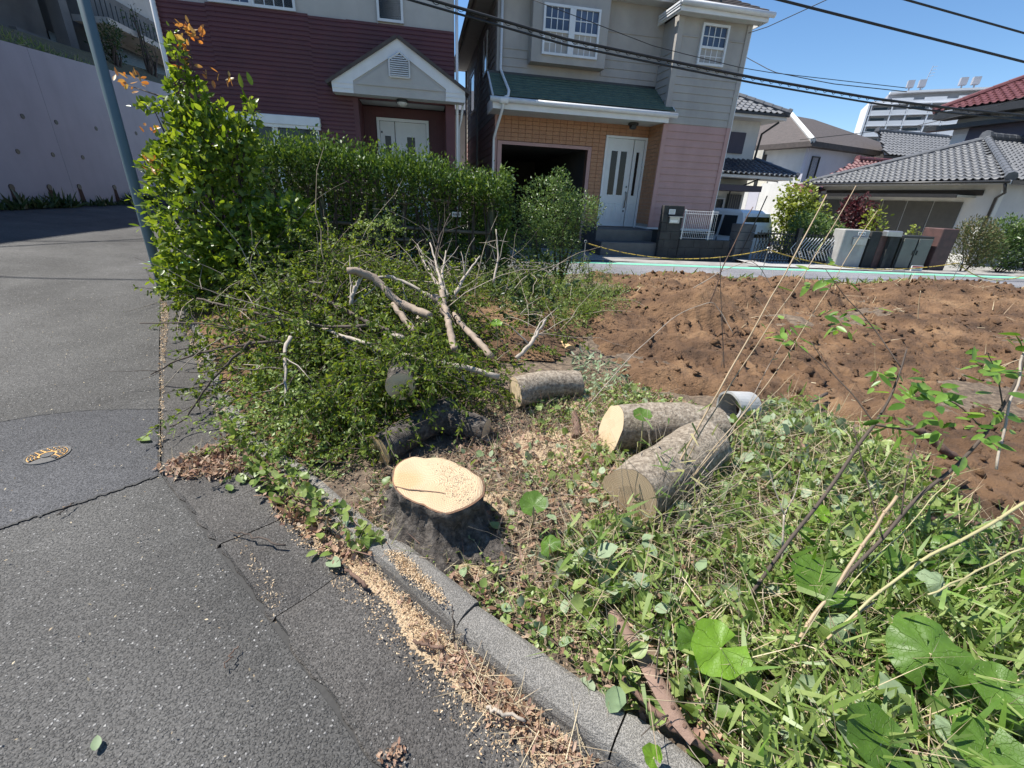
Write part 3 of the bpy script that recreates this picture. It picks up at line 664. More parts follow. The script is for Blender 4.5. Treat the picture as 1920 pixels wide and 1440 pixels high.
# pent roof: shingle courses, soffit, fascia and gutter
RZ0, RZ1, RY0, RY1 = 3.42, 4.00, -.86, .0
nC = 9
for k in range(nC):
    f0, f1 = k / nC, (k + 1) / nC; y0 = RY0 + (RY1 - RY0) * f0; y1 = RY0 + (RY1 - RY0) * f1 + .02; z0 = RZ0 + (RZ1 - RZ0) * f0; z1 = RZ0 + (RZ1 - RZ0) * f1 + .013
    x = -3.0; j = 0
    xa = -3.0; xb = 1.20 if y0 < -.74 else BX - .005; w = .92; x = xa - (k % 2) * .46; mb = MB()
    while x < xb:
        a, b_ = max(x, xa), min(x + w, xb)
        if b_ - a > .03: e = rnd.uniform(0, .004); mb.add([(a + .002, y0, z0 + e), (b_ - .002, y0, z0 + e), (b_ - .002, y0, z0 + .014 + e), (a + .002, y0, z0 + .014 + e), (a + .002, y1, z1), (b_ - .002, y1, z1)], [(0, 1, 2, 3), (3, 2, 5, 4)])
        x += w
    PH.obj('shingle', mb, 'shingle_green')
mb = MB(); mb.poly([(-3.0, RY0 + .005, RZ0 - .004), (1.20, RY0 + .005, RZ0 - .004), (1.20, 0, RZ1 - .004), (-3.0, 0, RZ1 - .004)]); PH.obj('roof_deck', mb, 'wood_dark')
PH.box('roof_flashing', -3.02, BX, -.03, .001, 3.985, 4.03, 'dark_metal')
PH.box('soffit', -3.0, 1.06, -.84, -.001, 3.195, 3.215, 'soffit')
PH.box('fascia', -3.02, 1.08, -.87, -.842, 3.18, 3.40, 'white_paint')
PH.box('fascia', 1.06, 1.082, -.842, -.70, 3.18, 3.40, 'white_paint'); PH.box('fascia', -3.02, -3.0, -.842, 0, 3.18, 3.40, 'white_paint')
mb = MB(); mb.tube([(-3.08, -.925, 3.345), (1.24, -.925, 3.325)], .052, 10); PH.obj('gutter', mb, 'white_paint', smooth=True)
for tb_, r_ in (([(-3.02, RY0 - .01, RZ0 - .01), (-3.02, 0, RZ1)], .022), ([(1.21, RY0 - .005, RZ0 - .0), (1.21, -.71, RZ0 + .1)], .014)): mb = MB(); mb.tube(tb_, r_, 6); PH.obj('barge_board', mb, 'white_paint')
mb = MB(); mb.prism([(-2.99, RY0 + .05, 3.22), (-2.99, -.0, 3.22), (-2.99, 0, RZ1 - .03), (-2.99, RY0 + .05, RZ0 - .03)], (.02, 0, 0)); PH.obj('roof_cheek', mb, 'dark_metal')
mb = MB(); mb.poly([(-2.97, 0, 3.25), (-2.97, .6, 3.25), (-2.97, 0, 4.0)]); 
# downpipes
mb = MB(); mb.tube([(-2.74, -.06, 5.5), (-2.74, -.06, 4.06), (-2.72, -.12, 3.98), (-2.68, -.86, 3.52), (-2.70, -.90, 3.42), (-2.78, -.93, 3.38)], .030, 8); mb.tube([(-2.80, -.93, 3.30), (-2.81, -.92, 3.20), (-2.86, -.10, 2.72), (-2.86, -.07, 2.6), (-2.86, -.07, .35)], .030, 8)
mb.bbox(-2.88, -2.70, -.99, -.88, 3.27, 3.38, .01); PH.obj('downpipe', mb, 'white_paint', smooth=True)
for y_ in (3.2, 6.7): mb = MB(); mb.tube([(X0 - .07, y_, 5.4), (X0 - .07, y_, .3)], .03, 8); PH.obj('downpipe', mb, 'siding_grey', smooth=True)
mb = MB(); mb.tube([(X1 + .015, -.72, .9), (X1 + .015, -.72, 5.2)], .012, 6); PH.obj('corner_pipe', mb, 'white_paint')
# porch lamp
mb = MB(); mb.lathe([(.10, 0), (.13, -.02), (.13, -.05), (.10, -.06)], 8, (.42, -.42, 3.195)); mb.lathe([(.09, -.06), (.09, -.12), (.03, -.14)], 8, (.42, -.42, 3.195))
PH.obj('porch_lamp', mb, 'dark_metal'); 
# main roof and the roof of the bay
def hip(x0, x1, y0, y1, z0, ze, pitch):
    w = min(x1 - x0, y1 - y0) / 2; h = w * pitch
    if x1 - x0 <= y1 - y0: r0, r1 = ((x0 + x1) / 2, y0 + w), ((x0 + x1) / 2, y1 - w)
    else: r0, r1 = (x0 + w, (y0 + y1) / 2), (x1 - w, (y0 + y1) / 2)
    return [(x0, y0, z0), (x1, y0, z0), (x1, y1, z0), (x0, y1, z0), (*r0, z0 + h), (*r1, z0 + h)], (x1 - x0 <= y1 - y0)
def hiproof(H, x0, x1, y0, y1, z0, pitch, mt, name='roof', th=.10):
    v, tall = hip(x0, x1, y0, y1, z0, 0, pitch); mb = MB()
    f = [(0, 1, 4), (1, 2, 5, 4), (2, 3, 5), (3, 0, 4, 5)] if tall else [(0, 1, 5, 4), (1, 2, 5), (2, 3, 4, 5), (3, 0, 4)]
    mb.add(v, f); mb.box(x0 + .002, x1 - .002, y0 + .002, y1 - .002, z0 - th, z0 - .003); return H.obj(name, mb, mt), v
hiproof(PH, X0 - .40, X1 + .10, -.34, 7.5, 5.66, .55, 'shingle_brown')
PH.box('eave_trim', X0 - .42, X1 + .12, -.36, -.32, 5.53, 5.66, 'white_paint'); PH.box('eave_trim', X0 - .42, X0 - .38, -.32, 7.5, 5.50, 5.66, 'siding_grey')
PH.box('soffit', X0 - .38, X1, -.32, -.001, 5.535, 5.552, 'soffit'); PH.box('soffit', X0 - .38, X0 - .001, .001, 7.4, 5.52, 5.545, 'soffit')
mb = MB(); mb.tube([(X0 - .47, -.4, 5.62), (X0 - .47, 7.5, 5.60)], .05, 8); PH.obj('gutter', mb, 'siding_grey', smooth=True)
bx0, bx1 = .88, 2.98
PH.box('soffit', bx0 + .03, bx1 - .03, -.97, -.701, 5.205, 5.225, 'soffit'); PH.box('fascia', bx0, bx1, -1.0, -.97, 5.19, 5.33, 'white_paint'); PH.box('fascia', bx0 - .002, bx0 + .03, -.97, -.0, 5.19, 5.33, 'white_paint'); PH.box('fascia', bx1 - .03, bx1 + .001, -.97, -.0, 5.19, 5.33, 'white_paint')
mb = MB()
for z, o in ((5.22, .0), (5.27, .012), (5.31, .024)): mb.box(bx0 - .03 - o, bx0 - .003, -1.0 - o, -.1, z, z + .035)
PH.obj('eave_return', mb, 'white_paint')
mb = MB(); mb.tube([(bx0 - .02, -1.05, 5.33), (bx1 + .08, -1.05, 5.31)], .055, 10); PH.obj('gutter', mb, 'white_paint', smooth=True)
for k in range(6):
    y0, z0 = -1.03 + k * .16, 5.36 + k * .085; xb = bx1 - .04 - k * .13; mb = MB(); mb.prism([(bx0 - .02, y0, z0), (bx0 - .02, y0, z0 + .035), (bx0 - .02, y0 + .19, z0 + .115), (bx0 - .02, y0 + .19, z0 + .09)], (xb - bx0, 0, 0)); PH.obj('shingle', mb, 'shingle_brown')
for x in (1.50, 1.78): PH.box('snow_guard', x, x + .05, -.92, -.86, 5.44, 5.55, 'dark_metal')
# porch, steps, apron
PH.box('porch', -.45, BX - .02, -1.05, -.001, .30, .845, 'step_tile', b=.01); PH.box('porch', -.45, BX - .02, -1.45, -1.055, .20, .58, 'step_tile', b=.01)

# ---------------------------------------------------------------- red house
RH = House('red_house', 'two-storey house with dark red ribbed siding, beige upper wall and white gabled porch', 'house', -6.4, -.6, .25)
WY = -.60; RX0, RX1 = -9.15, -3.80; ZB = 4.47
def ribs(x0, x1, z0, z1, y, pitch=.076):
    mb = MB(); z = z0
    while z < z1 - .01: t = min(z + pitch, z1); mb.prism([(x0, y, z), (x0, y - .016, z + .002), (x0, y - .016, z + .045), (x0, y - .004, t), (x0, y, t)], (x1 - x0, 0, 0)); z += pitch
    return mb
LX0, LX1, LZ1 = -8.3, -6.62, 2.62; UX0, UX1 = None, None
p = ONP(672, 200, WY); CX = p[0]                               # left jamb of the porch recess
cx2 = ONP(836, 240, WY)[0]
RH.box('wall', RX0, LX0, WY, WY + .15, .25, ZB, 'siding_red'); RH.box('wall', LX0, LX1, WY, WY + .15, LZ1, ZB, 'siding_red'); RH.box('wall', LX0, LX1, WY, WY + .15, .25, 1.0, 'siding_red'); RH.box('wall', LX1, CX, WY, WY + .15, .25, ZB, 'siding_red'); RH.box('wall', CX, RX1, WY, WY + .15, 3.20, ZB, 'siding_red')
RH.box('wall', cx2, RX1, WY, WY + .15, .25, 3.2, 'siding_red')
RH.box('wall', RX0, RX1, WY + .01, WY + .16, ZB, 6.4, 'wall_beige')
for a, b_, c_, d_ in ((RX0, LX0 - .04, .4, ZB), (LX0 - .04, LX1 + .04, LZ1 + .16, ZB), (LX1 + .04, CX - .10, .4, ZB), (CX - .10, RX1 - .01, 3.22, ZB)): RH.obj('siding', ribs(a, b_, c_, d_, WY), 'siding_red')
RH.box('corner_trim', CX - .10, CX + .002, WY - .02, WY + .16, .3, 3.2, 'siding_red'); RH.box('corner_trim', cx2 - .002, RX1 + .002, WY - .02, WY + .16, .3, 3.2, 'siding_red', b=.01)
RH.box('wall', RX1 - .15, RX1, WY + .15, 7, .25, 6.4, 'siding_red'); RH.box('wall', RX0, RX0 + .15, WY + .15, 7, .25, 6.4, 'siding_red'); RH.box('wall', RX0, RX1, 7, 7.15, .25, 6.4, 'siding_red')
DY = .30
RH.box('wall', CX, RX1 - .15, DY, DY + .1, .25, 3.2, 'siding_red'); RH.box('wall', CX - .1, CX - .001, WY + .16, DY, .25, 3.2, 'siding_red')
mb = MB(); x = CX + .05
while x < RX1 - .2: mb.box(x, x + .035, DY - .012, DY, .3, 3.2); x += .07
RH.obj('siding', mb, 'siding_red')
for x in (-7.15, -8.2, -6.3, -5.3): RH.box('panel_joint', x, x + .012, WY - .018, WY, ZB if x == -5.3 else 2.8, 5.9 if x == -5.3 else ZB, 'siding_red' if x != -5.3 else 'wall_beige')
# double door in the recess
a = ONP(705.8, 220, DY); b_ = ONP(803.3, 227.5, DY); dx0, dx1, dz1 = a[0], b_[0], a[2]; dz0 = .9
mb = MB(); mb.box(dx0, dx0 + .06, DY - .06, DY, dz0, dz1); mb.box(dx1 - .06, dx1, DY - .06, DY, dz0, dz1); mb.box(dx0 + .06, dx1 - .06, DY - .06, DY, dz1 - .06, dz1)
rd = RH.obj('door', mb, 'white_metal'); xm = dx0 + .34 * (dx1 - dx0)
mb = MB(); mb.bbox(dx0 + .065, xm - .006, DY - .05, DY - .005, dz0, dz1 - .065, .005); mb.bbox(xm + .006, dx1 - .065, DY - .05, DY - .005, dz0, dz1 - .065, .005); RH.obj('door_panel', mb, 'door_white', rd)
for f0, f1 in ((.145, .255), (.57, .72)): RH.box('door_glass', dx0 + f0 * (dx1 - dx0), dx0 + f1 * (dx1 - dx0), DY - .062, DY - .049, dz0 + .4, dz1 - .36, 'glass_black', rd)
RH.box('door_lock', dx0 + .085, dx0 + .12, DY - .06, DY - .05, dz1 - .31, dz1 - .27, 'dark_metal', rd)
# porch gable
GY = -.95
def gp(px, py, y=GY): q = ONP(px, py, y); return (q[0], q[2])
L0, L1 = gp(624, 172), gp(621, 152); R0_, R1_ = gp(872, 192), gp(872, 172); AP = gp(744.5, 72); IL0, IL1 = gp(663, 174), gp(662, 151); IR0, IR1 = gp(835.5, 189), gp(836, 167); IA = gp(747, 97)
gz0 = (L0[1] + R0_[1]) / 2; L0 = (L0[0], gz0); R0_ = (R0_[0], gz0)
def front(pts, y, d, name, mt, parent=None): mb = MB(); mb.prism([(x, y, z) for x, z in pts][::-1], (0, d, 0)); return RH.obj(name, mb, mt, parent)
front([L0, (IL0[0], gz0), IL1, L1], GY, .05, 'eave_return', 'white_paint'); front([(IR0[0], gz0), R0_, R1_, IR1], GY, .05, 'eave_return', 'white_paint')
front([L1, IL1, IA, AP], GY, .05, 'rake_board', 'white_paint'); front([IR1, R1_, AP, IA], GY, .05, 'rake_board', 'white_paint')
for z_ in (.07, .15): RH.box('eave_return', L0[0] - .0, IL0[0] + .0, GY - .012, GY - .001, gz0 + z_, gz0 + z_ + .012, 'white_paint'); RH.box('eave_return', IR0[0], R0_[0], GY - .012, GY - .001, gz0 + z_, gz0 + z_ + .012, 'white_paint')
off = .05
front([(IL1[0] + .03, IL1[1] - off), (IR1[0] - .03, IR1[1] - off), (IA[0], IA[1] - off)], GY + .0, -.001, 'gable_panel', 'wall_beige')
front([(IL0[0], gz0), (IR0[0], gz0), IR1, IA, IL1], GY + .02, .03, 'gable_panel', 'wall_beige')
for s_, (P0_, P1_) in enumerate(((L1, AP), (R1_, AP))):
    d = np.array(P1_) - np.array(P0_); d /= np.linalg.norm(d); n_ = np.array([-d[1], d[0]]) * (1 if s_ == 0 else -1); e = -.10
    q0 = np.array(P0_) + d * e; q1 = np.array(P1_); front([tuple(q0), tuple(q1), tuple(q1 + n_ * .05 + (0, .01)), tuple(q0 + n_ * .05)], GY - .05, WY - GY + .05, 'roof', 'shingle_brown')
mb = MB(); mb.box(L0[0], R0_[0], GY + .051, WY - .021, gz0, gz0 + .02); mb.box(CX, cx2, WY - .02, DY, gz0 + .001, gz0 + .021); RH.obj('soffit', mb, 'soffit')
mb = MB(); mb.box(L0[0], L0[0] + .03, GY + .05, WY, gz0 + .02, L1[1]); mb.box(R0_[0] - .03, R0_[0], GY + .05, WY, gz0 + .02, R1_[1]); RH.obj('fascia', mb, 'white_paint')
v0, v1, v2 = gp(729, 111), gp(768, 147), gp(749, 98)
mb = MB(); mb.prism([(x, GY - .012, z) for x, z in ((v0[0], v1[1]), (v1[0], v1[1]), (v1[0], v0[1]), (v2[0], v2[1]), (v0[0], v0[1]))][::-1], (0, .028, 0)); lv = RH.obj('louvre', mb, 'dark_metal')
k = 10
for i in range(k):
    z = v1[1] + .02 + (v2[1] - .06 - v1[1]) * i / k; w = 0 if z < v0[1] - .02 else (z - v0[1] + .03) * 1.25
    mb = MB(); mb.prism([(v0[0] + .02 + w, GY - .05, z), (v0[0] + .02 + w, GY - .013, z + .028), (v0[0] + .02 + w, GY - .013, z + .034), (v0[0] + .02 + w, GY - .05, z + .012)], (max(.02, v1[0] - v0[0] - .04 - 2 * w), 0, 0)); RH.obj('slat', mb, 'white_paint', lv)
mb = MB(); e = .018
for (a, b_) in (((v0[0], v1[1]), (v1[0], v1[1])), ((v0[0], v1[1]), v0), ((v1[0], v1[1]), (v1[0], v0[1])), (v0, v2), ((v1[0], v0[1]), v2)): mb.tube([(a[0], GY - .03, a[1]), (b_[0], GY - .03, b_[1])], e, 4)
RH.obj('frame', mb, 'white_paint', lv)
lp = gp(754, 190, -.72)
mb = MB(); mb.lathe([(.10, 0), (.12, -.015), (.12, -.05), (.105, -.055)], 20, (lp[0], -.72, gz0)); pl_ = RH.obj('porch_lamp', mb, 'dark_metal', smooth=True)
mb = MB(); mb.lathe([(.10, -.05), (.11, -.08), (.06, -.12), (.0, -.13)], 20, (lp[0], -.72, gz0), cap=False); RH.obj('lamp_shade', mb, 'lamp_glass', pl_, True)
# windows
RH.box('shutter_box', LX0 - .06, LX1 + .06, WY - .12, WY, LZ1, LZ1 + .16, 'white_metal', b=.01)
w = RH.window(LX0, -7.46, 1.0, LZ1, WY - .01, mt='glass_dark', fw=.05); RH.window(-7.46, LX1, 1.0, LZ1, WY + .01, mt='glass_dark', fw=.05)
RH.box('shutter_rail', LX0 - .05, LX1 + .05, WY - .09, WY, LZ1 - .06, LZ1 - .002, 'white_metal')
a = ONP(392, 5, WY); b_ = ONP(556, 25, WY); xm = ONP(474, 15, WY)[0]; zu = ZB + .03
RH.window(a[0], xm, zu, zu + 1.1, WY - .01, 4, 1, mt='glass_blue'); RH.window(xm, b_[0], zu, zu + 1.1, WY - .0, 4, 1, mt='glass_dark')
a = ONP(708, 40, WY); b_ = ONP(757, 47, WY); RH.window(a[0], b_[0], a[2], a[2] + .9, WY, mt='glass_dark')
hiproof(RH, RX0 - .35, RX1 + .12, WY - .4, 7.4, 6.4, .5, 'shingle_brown'); RH.box('fascia', RX0 - .35, RX1 + .12, WY - .42, WY - .398, 6.25, 6.42, 'white_paint')
for tb_, r_ in (([(RX0 - .02, WY - .07, 6.2), (RX0 - .02, WY - .07, .3)], .045), ([(RX1 + .05, WY + .0, 6.2), (RX1 + .05, WY + .0, .3)], .03), ([(R0_[0] - .02, GY + .3, gz0), (RX1 + .14, WY + .05, gz0 - .25), (RX1 + .10, WY + .15, gz0 - .4), (RX1 + .10, WY + .15, .3)], .025)): mb = MB(); mb.tube(tb_, r_, 8); RH.obj('downpipe', mb, 'white_paint', smooth=True)
RH.box('porch', CX + .05, RX1 - .1, WY - .5, DY - .07, .25, .88, 'step_tile', b=.01)

# pale house glimpsed in the gap between the two
GH = House('white_house', 'white rendered house with grey eaves seen through the gap between the red and pink houses', 'house', -4, 9, .3)
q = ONP(862, 215, 9); x0, x1 = ONP(845, 300, 9)[0] - 1.5, ONP(880, 300, 9)[0] + 2
GH.box('wall', x0, x1, 9, 15, .3, q[2], 'plaster_white'); mb = MB(); mb.prism([(x0 - .4, 8.5, q[2] - .02), (x0 - .4, 8.5, q[2] + .1), (x0 - .4, 12, q[2] + 1.4), (x0 - .4, 15.5, q[2] + .1), (x0 - .4, 15.5, q[2] - .02)], (x1 - x0 + .8, 0, 0)); GH.obj('roof', mb, 'tile_roof_grey')

# ================================================================ RIGHT-HAND SIDE: HOUSES, TOWER, WALLS, GATES
mat('block_dark', (.055, .055, .054), (.022, .022, .022), .9, 3, bump=.6, bscale=70)
mat('block_grey', (.15, .15, .15), (.085, .085, .085), .9, 4, bump=.6, bscale=70, dirt=.3)
mat('render_pillar', (.42, .41, .39), (.33, .32, .31), .9, 5, bump=.5, bscale=50, dirt=.35)
mat('brown_stone', (.12, .06, .055), (.07, .04, .038), .7, 8, bump=.3)
mat('shed_grey', (.17, .17, .15), (.13, .13, .115), .5, 4, dirt=.2)
mat('black_iron', (.015, .015, .016), (.02, .02, .02), .4, 9)
mat('van_white', (.78, .79, .80), (.74, .75, .76), .2, 3, spec=.6)
mat('rubber', (.02, .02, .02), (.015, .015, .015), .8, 9)
mat('tail_red', (.35, .02, .02), (.3, .02, .02), .2, 9)
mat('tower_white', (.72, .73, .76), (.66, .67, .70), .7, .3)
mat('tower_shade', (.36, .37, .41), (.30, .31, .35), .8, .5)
mat('sign_white', (.75, .74, .72), (.70, .69, .67), .6, 9)
mat('sign_red', (.55, .05, .05), (.5, .04, .05), .6, 9)
mat('rope_yellow', (.40, .27, .05), rough=.8, stops=[(.40, (.05, .045, .03)), (.50, (.50, .34, .06)), (.8, (.55, .38, .08))], scale=30, detail=2)
mat('cable_black', (.012, .012, .013), (.02, .02, .02), .6, 5)

def tiles(H, A, B, D, E_, pitch, rowlen, mt, name='tile', sep=0, parent=None, big=None):
    """pan tiles on the slope with eave A->B (left to right) and ridge edge D->E_ above A and B; sep = how many are objects of their own"""
    A, B, D, E_ = [np.array(q, float) for q in (A, B, D, E_)]
    up = ((D + E_) - (A + B)) / 2; slope = np.linalg.norm(D - A if np.linalg.norm(D - E_) > 1e-6 else up)
    h = np.linalg.norm(up); nr_ = max(1, int(round(h / rowlen))); nrm = unit(np.cross(B - A, D - A)) if np.linalg.norm(np.cross(B - A, D - A)) > 1e-6 else unit(np.cross(B - A, E_ - A))
    u = unit(B - A); wdir = np.cross(nrm, u)
    if wdir @ up < 0: wdir = -wdir
    if nrm[2] < 0: nrm = -nrm
    hh = up @ wdir; rest = MB(); n = 0
    prof = [(0, .022), (.22, .0), (.5, .004), (.72, .045), (.88, .05), (1.0, .022)]
    base = MB(); ln = hh / nr_ * 1.12
    tv = [(x * pitch, 0, z + .018) for x, z in prof] + [(x * pitch, ln, z - .012) for x, z in prof] + [(x * pitch, 0, z - .006) for x, z in prof]
    k = len(prof); tf = [(i, i + 1, k + i + 1, k + i) for i in range(k - 1)] + [(2 * k + i, 2 * k + i + 1, i + 1, i) for i in range(k - 1)]
    me = mesh_of(name, MB().add(tv, tf), mt, True) if sep else None
    if me: me.polygons.foreach_set('use_smooth', [True] * (k - 1) + [False] * (k - 1))
    for r_ in range(nr_):
        f0, f1 = r_ / nr_, (r_ + 1) / nr_; fm = f0 + .3 / nr_
        a = A + (D - A) * fm; b_ = B + (E_ - B) * fm; xa = (a - A) @ u; xb = (b_ - A) @ u
        i0 = math.ceil(xa / pitch - .02); i1 = math.floor(xb / pitch + .02)
        for i in range(i0, i1):
            org = A + u * (i * pitch) + wdir * (hh * f0) + nrm * (.012 + rnd.uniform(-.003, .003))
            if n < sep:
                o = link(name, me, parent or H.root); M = Matrix(((u[0], wdir[0], nrm[0], org[0] - H.o[0]), (u[1], wdir[1], nrm[1], org[1] - H.o[1]), (u[2], wdir[2], nrm[2], org[2] - H.o[2]), (0, 0, 0, 1))); o.matrix_local = M; n += 1
            else:
                rest.add([org + u * q[0] + wdir * q[1] + nrm * q[2] for q in tv], tf)
    if rest.v: H.obj(name, rest, mt, parent, kind='stuff')
    dk = MB(); dk.poly([tuple(q) for q in (A, B, E_, D)] if np.linalg.norm(D - E_) > 1e-6 else [tuple(q) for q in (A, B, D)]); H.obj('roof_deck', dk, 'dark_metal', parent)
def ridge(H, pts, r_, mt, name='ridge_tile', seg=.28):
    """row of rounded ridge tiles along a line, each a piece, with an end tile"""
    P0_, P1_ = np.array(pts[0], float), np.array(pts[1], float); L_ = np.linalg.norm(P1_ - P0_); n = max(1, int(L_ / seg)); d = (P1_ - P0_) / n
    mb = MB(); mb.tube([P0_, P1_], r_ * .8, 8); H.obj('ridge', mb, mt, smooth=True)
    t = unit(P1_ - P0_); M0 = None
    mb = MB(); mb.tube([P0_ - t * .02, P0_ + t * .10], r_ * 1.5, 8); H.obj('ridge_end', mb, mt)
    mbp = MB(); mbp.tube([np.zeros(3), np.array([0, np.linalg.norm(d) * 1.0, 0])], [r_ * 1.12, r_], 8); me = mesh_of(name, mbp, mt)
    q = Vector(t).to_track_quat('Y', 'Z')
    for i in range(n):
        o = link(name, me, H.root); o.location = tuple(P0_ + d * i - H.o); o.rotation_mode = 'QUATERNION'; o.rotation_quaternion = q

# ---- single-storey house with grey pan tiles; its flank faces the lot
BH = House('tiled_bungalow', 'low single-storey house under a dark grey pan-tiled hip roof behind the gate pillars', 'house', 11, -1.4, .2)
bx, by0, by1 = 11.0, -1.35, 4.6; ez = 2.42
BH.box('wall', bx, bx + .15, by0, by1, .2, ez + .1, 'plaster_white'); BH.box('wall', bx + .15, bx + 9, by0, by0 + .15, .2, ez + .1, 'plaster_grey'); BH.box('wall', bx + .15, bx + 9, by1 - .15, by1, .2, ez + .1, 'plaster_white')
ex, ey0, ey1 = bx - .5, by0 - .45, by1 + .4
apx = np.array([ex + 3.1, (ey0 + ey1) / 2 - .2, 3.80])
BH_A, BH_B = np.array([ex, ey1, ez]), np.array([ex, ey0, ez])
tiles(BH, BH_A, BH_B, apx, apx, .205, .24, 'tile_roof_grey', sep=300)
tiles(BH, np.array([ex, ey0, ez]), np.array([ex + 10, ey0, ez]), apx, np.array([ex + 10, apx[1], apx[2]]), .205, .24, 'tile_roof_grey')
ridge(BH, (BH_A + (0, -.05, .06), apx + (0, 0, .06)), .075, 'tile_roof_grey'); ridge(BH, (BH_B + (0, .05, .08), apx + (0, 0, .08)), .085, 'tile_roof_grey'); ridge(BH, (apx + (-.1, 0, .12), apx + (7, 0, .12)), .11, 'tile_roof_grey')
BH.box('fascia', ex - .02, ex + .02, ey0, ey1, ez - .10, ez + .0, 'plaster_grey'); BH.box('fascia', ex + .02, ex + 9, ey0 - .02, ey0 + .02, ez - .10, ez, 'dark_metal'); BH.box('soffit', ex + .02, bx, ey0 + .02, ey1, ez - .06, ez - .04, 'wood_dark')
mb = MB(); mb.tube([(ex - .06, ey1, ez - .02), (ex - .06, ey0, ez - .04)], .035, 8); BH.obj('gutter', mb, 'dark_metal', smooth=True)
mb = MB(); mb.tube([(ex - .03, ey0 + .1, ez - .08), (ex + .10, ey0 + .1, ez - .3), (bx - .06, by0 + .02, ez - .42), (bx - .06, by0 + .02, .25)], .035, 6); BH.obj('downpipe', mb, 'dark_metal', smooth=True)
BH.box('canopy', bx - .75, bx - .001, by0 + .55, by1 - .3, 1.99, 2.05, 'awning_cream'); BH.box('canopy_edge', bx - .78, bx - .751, by0 + .5, by1 - .3, 1.97, 2.07, 'dark_metal'); BH.box('canopy_board', bx - .06, bx - .002, by0 + .4, by1 - .3, 2.06, 2.2, 'wood_dark')
for y0 in np.arange(by0 + .8, by1 - .9, .82): BH.box('shutter', bx - .035, bx - .002, y0, y0 + .78, .75, 1.88, 'shutter_brown', b=.008)
BH.box('window_sill', bx - .09, bx - .036, by0 + .75, by1 - .6, .68, .74, 'dark_metal')

# ---- big house behind with dull red tiles
q0 = SIDE(1760, 205, 14.5)
RT = House('red_roofed_house', 'large cream house at the right edge with dull red pan tiles', 'house', 15.0, 1.0, .2)
wx = 15.0; ea = SIDE(1752, 207, wx - .6); eb = SIDE(1925, 188, wx - .6); rz = (ea[2] + eb[2]) / 2
y1_, y0_ = ea[1], -6.0
wl = SIDE(1768, 300, wx)[1]
RT.box('wall', wx, wx + .15, y0_, wl, .2, rz + .2, 'plaster_white'); RT.box('wall', wx + .15, wx + 8, wl - .15, wl, .2, rz + .2, 'plaster_white'); RT.box('wall', wx + .15, wx + 8, y0_, y0_ + .15, .2, rz + .2, 'plaster_white')
A_ = np.array([wx - .6, y1_, rz]); B_ = np.array([wx - .6, y0_ - .5, rz]); D_ = np.array([wx + 2.8, y1_ - 2.2, rz + 1.75]); E__ = np.array([wx + 2.8, y0_ - .5, rz + 1.75])
tiles(RT, A_, B_, D_, E__, .23, .27, 'tile_roof_red'); ridge(RT, (A_ + (0, 0, .06), D_ + (0, 0, .06)), .09, 'tile_roof_red', seg=.4); ridge(RT, (D_ + (0, 0, .08), E__ + (0, 0, .08)), .10, 'tile_roof_red', seg=.6)
RT.box('eave', wx - .6, wx - .001, y0_ - .4, y1_ - .05, rz - .26, rz - .03, 'dark_metal'); RT.box('wall_band', wx - .03, wx - .001, y0_, wl, rz - .75, rz - .27, 'plaster_grey')
zb = SIDE(1800, 237, wx)[2]; RT.box('belt_roof', wx - .35, wx - .001, y0_, wl + .9, zb - .10, zb + .05, 'dark_metal')
zt, zbt = SIDE(1850, 240, wx)[2], SIDE(1850, 288, wx)[2]; yl = SIDE(1812, 260, wx)[1]; RT.box('dark_panel', wx - .05, wx - .001, y0_, yl, zbt, zb - .1, 'lilac_dark')

# ---- grey-tiled roof between
GR = House('grey_roofed_house', 'house further back showing a light grey pan-tiled roof slope below the tower', 'house', 13, 9, .2)
dp = 8.0; a = ONP(1658, 290, dp); b_ = ONP(1760, 287, dp); c_ = ONP(1745, 250, dp + 2.2); d_ = ONP(1690, 253, dp + 2.2)
a = np.array([a[0], dp, a[2]]); b_ = np.array([b_[0] + 3, dp, a[2]]); tz = ONP(1700, 252, dp + 2.2)[2]
tiles(GR, a, b_, np.array([a[0] + 1.5, dp + 2.2, tz]), np.array([b_[0], dp + 2.2, tz]), .24, .28, 'tile_roof_grey'); ridge(GR, (np.array([a[0] + 1.5, dp + 2.2, tz + .06]), np.array([b_[0], dp + 2.2, tz + .06])), .09, 'tile_roof_grey', seg=.5)
GR.box('wall', a[0] + .5, b_[0], dp + .5, dp + .65, .2, a[2] + .1, 'wood_dark'); GR.box('wall', a[0] + .5, b_[0], dp + .66, dp + 5, .2, a[2] - .1, 'plaster_white'); GR.box('eave', a[0], b_[0], dp + .001, dp + .5, a[2] - .2, a[2] - .03, 'wood_dark')

# ---- small red-tiled roof left of the bungalow
SR = House('red_tiled_annex', 'small annex with bright red-brown pan tiles beside the grey-tiled bungalow', 'house', 10.6, 5.5, .2)
a = SIDE(1545, 340, 10.8); b_ = SIDE(1605, 335, 10.8)
q = ONP(1562, 342, 5.2); t1 = ONP(1607, 300, 6.6); t2 = ONP(1720, 300, 6.6)
A_ = np.array([ONP(1530, 347, 5.2)[0], 5.2, q[2]]); B_ = np.array([A_[0] + 6, 5.2, q[2]])
tiles(SR, A_, B_, np.array([t1[0], 6.6, t1[2]]), np.array([B_[0], 6.6, t1[2]]), .22, .26, 'tile_roof_red'); ridge(SR, (np.array([t1[0], 6.6, t1[2] + .05]), np.array([B_[0], 6.6, t1[2] + .05])), .09, 'tile_roof_red', seg=.4)
SR.box('wall', A_[0] + .5, B_[0], 5.7, 5.85, .2, q[2], 'wood_dark'); SR.box('wall', A_[0] + .5, A_[0] + .65, 5.86, 9, .2, q[2], 'plaster_white'); SR.box('eave', A_[0], B_[0], 5.25, 5.69, q[2] - .10, q[2] - .03, 'wood_dark')
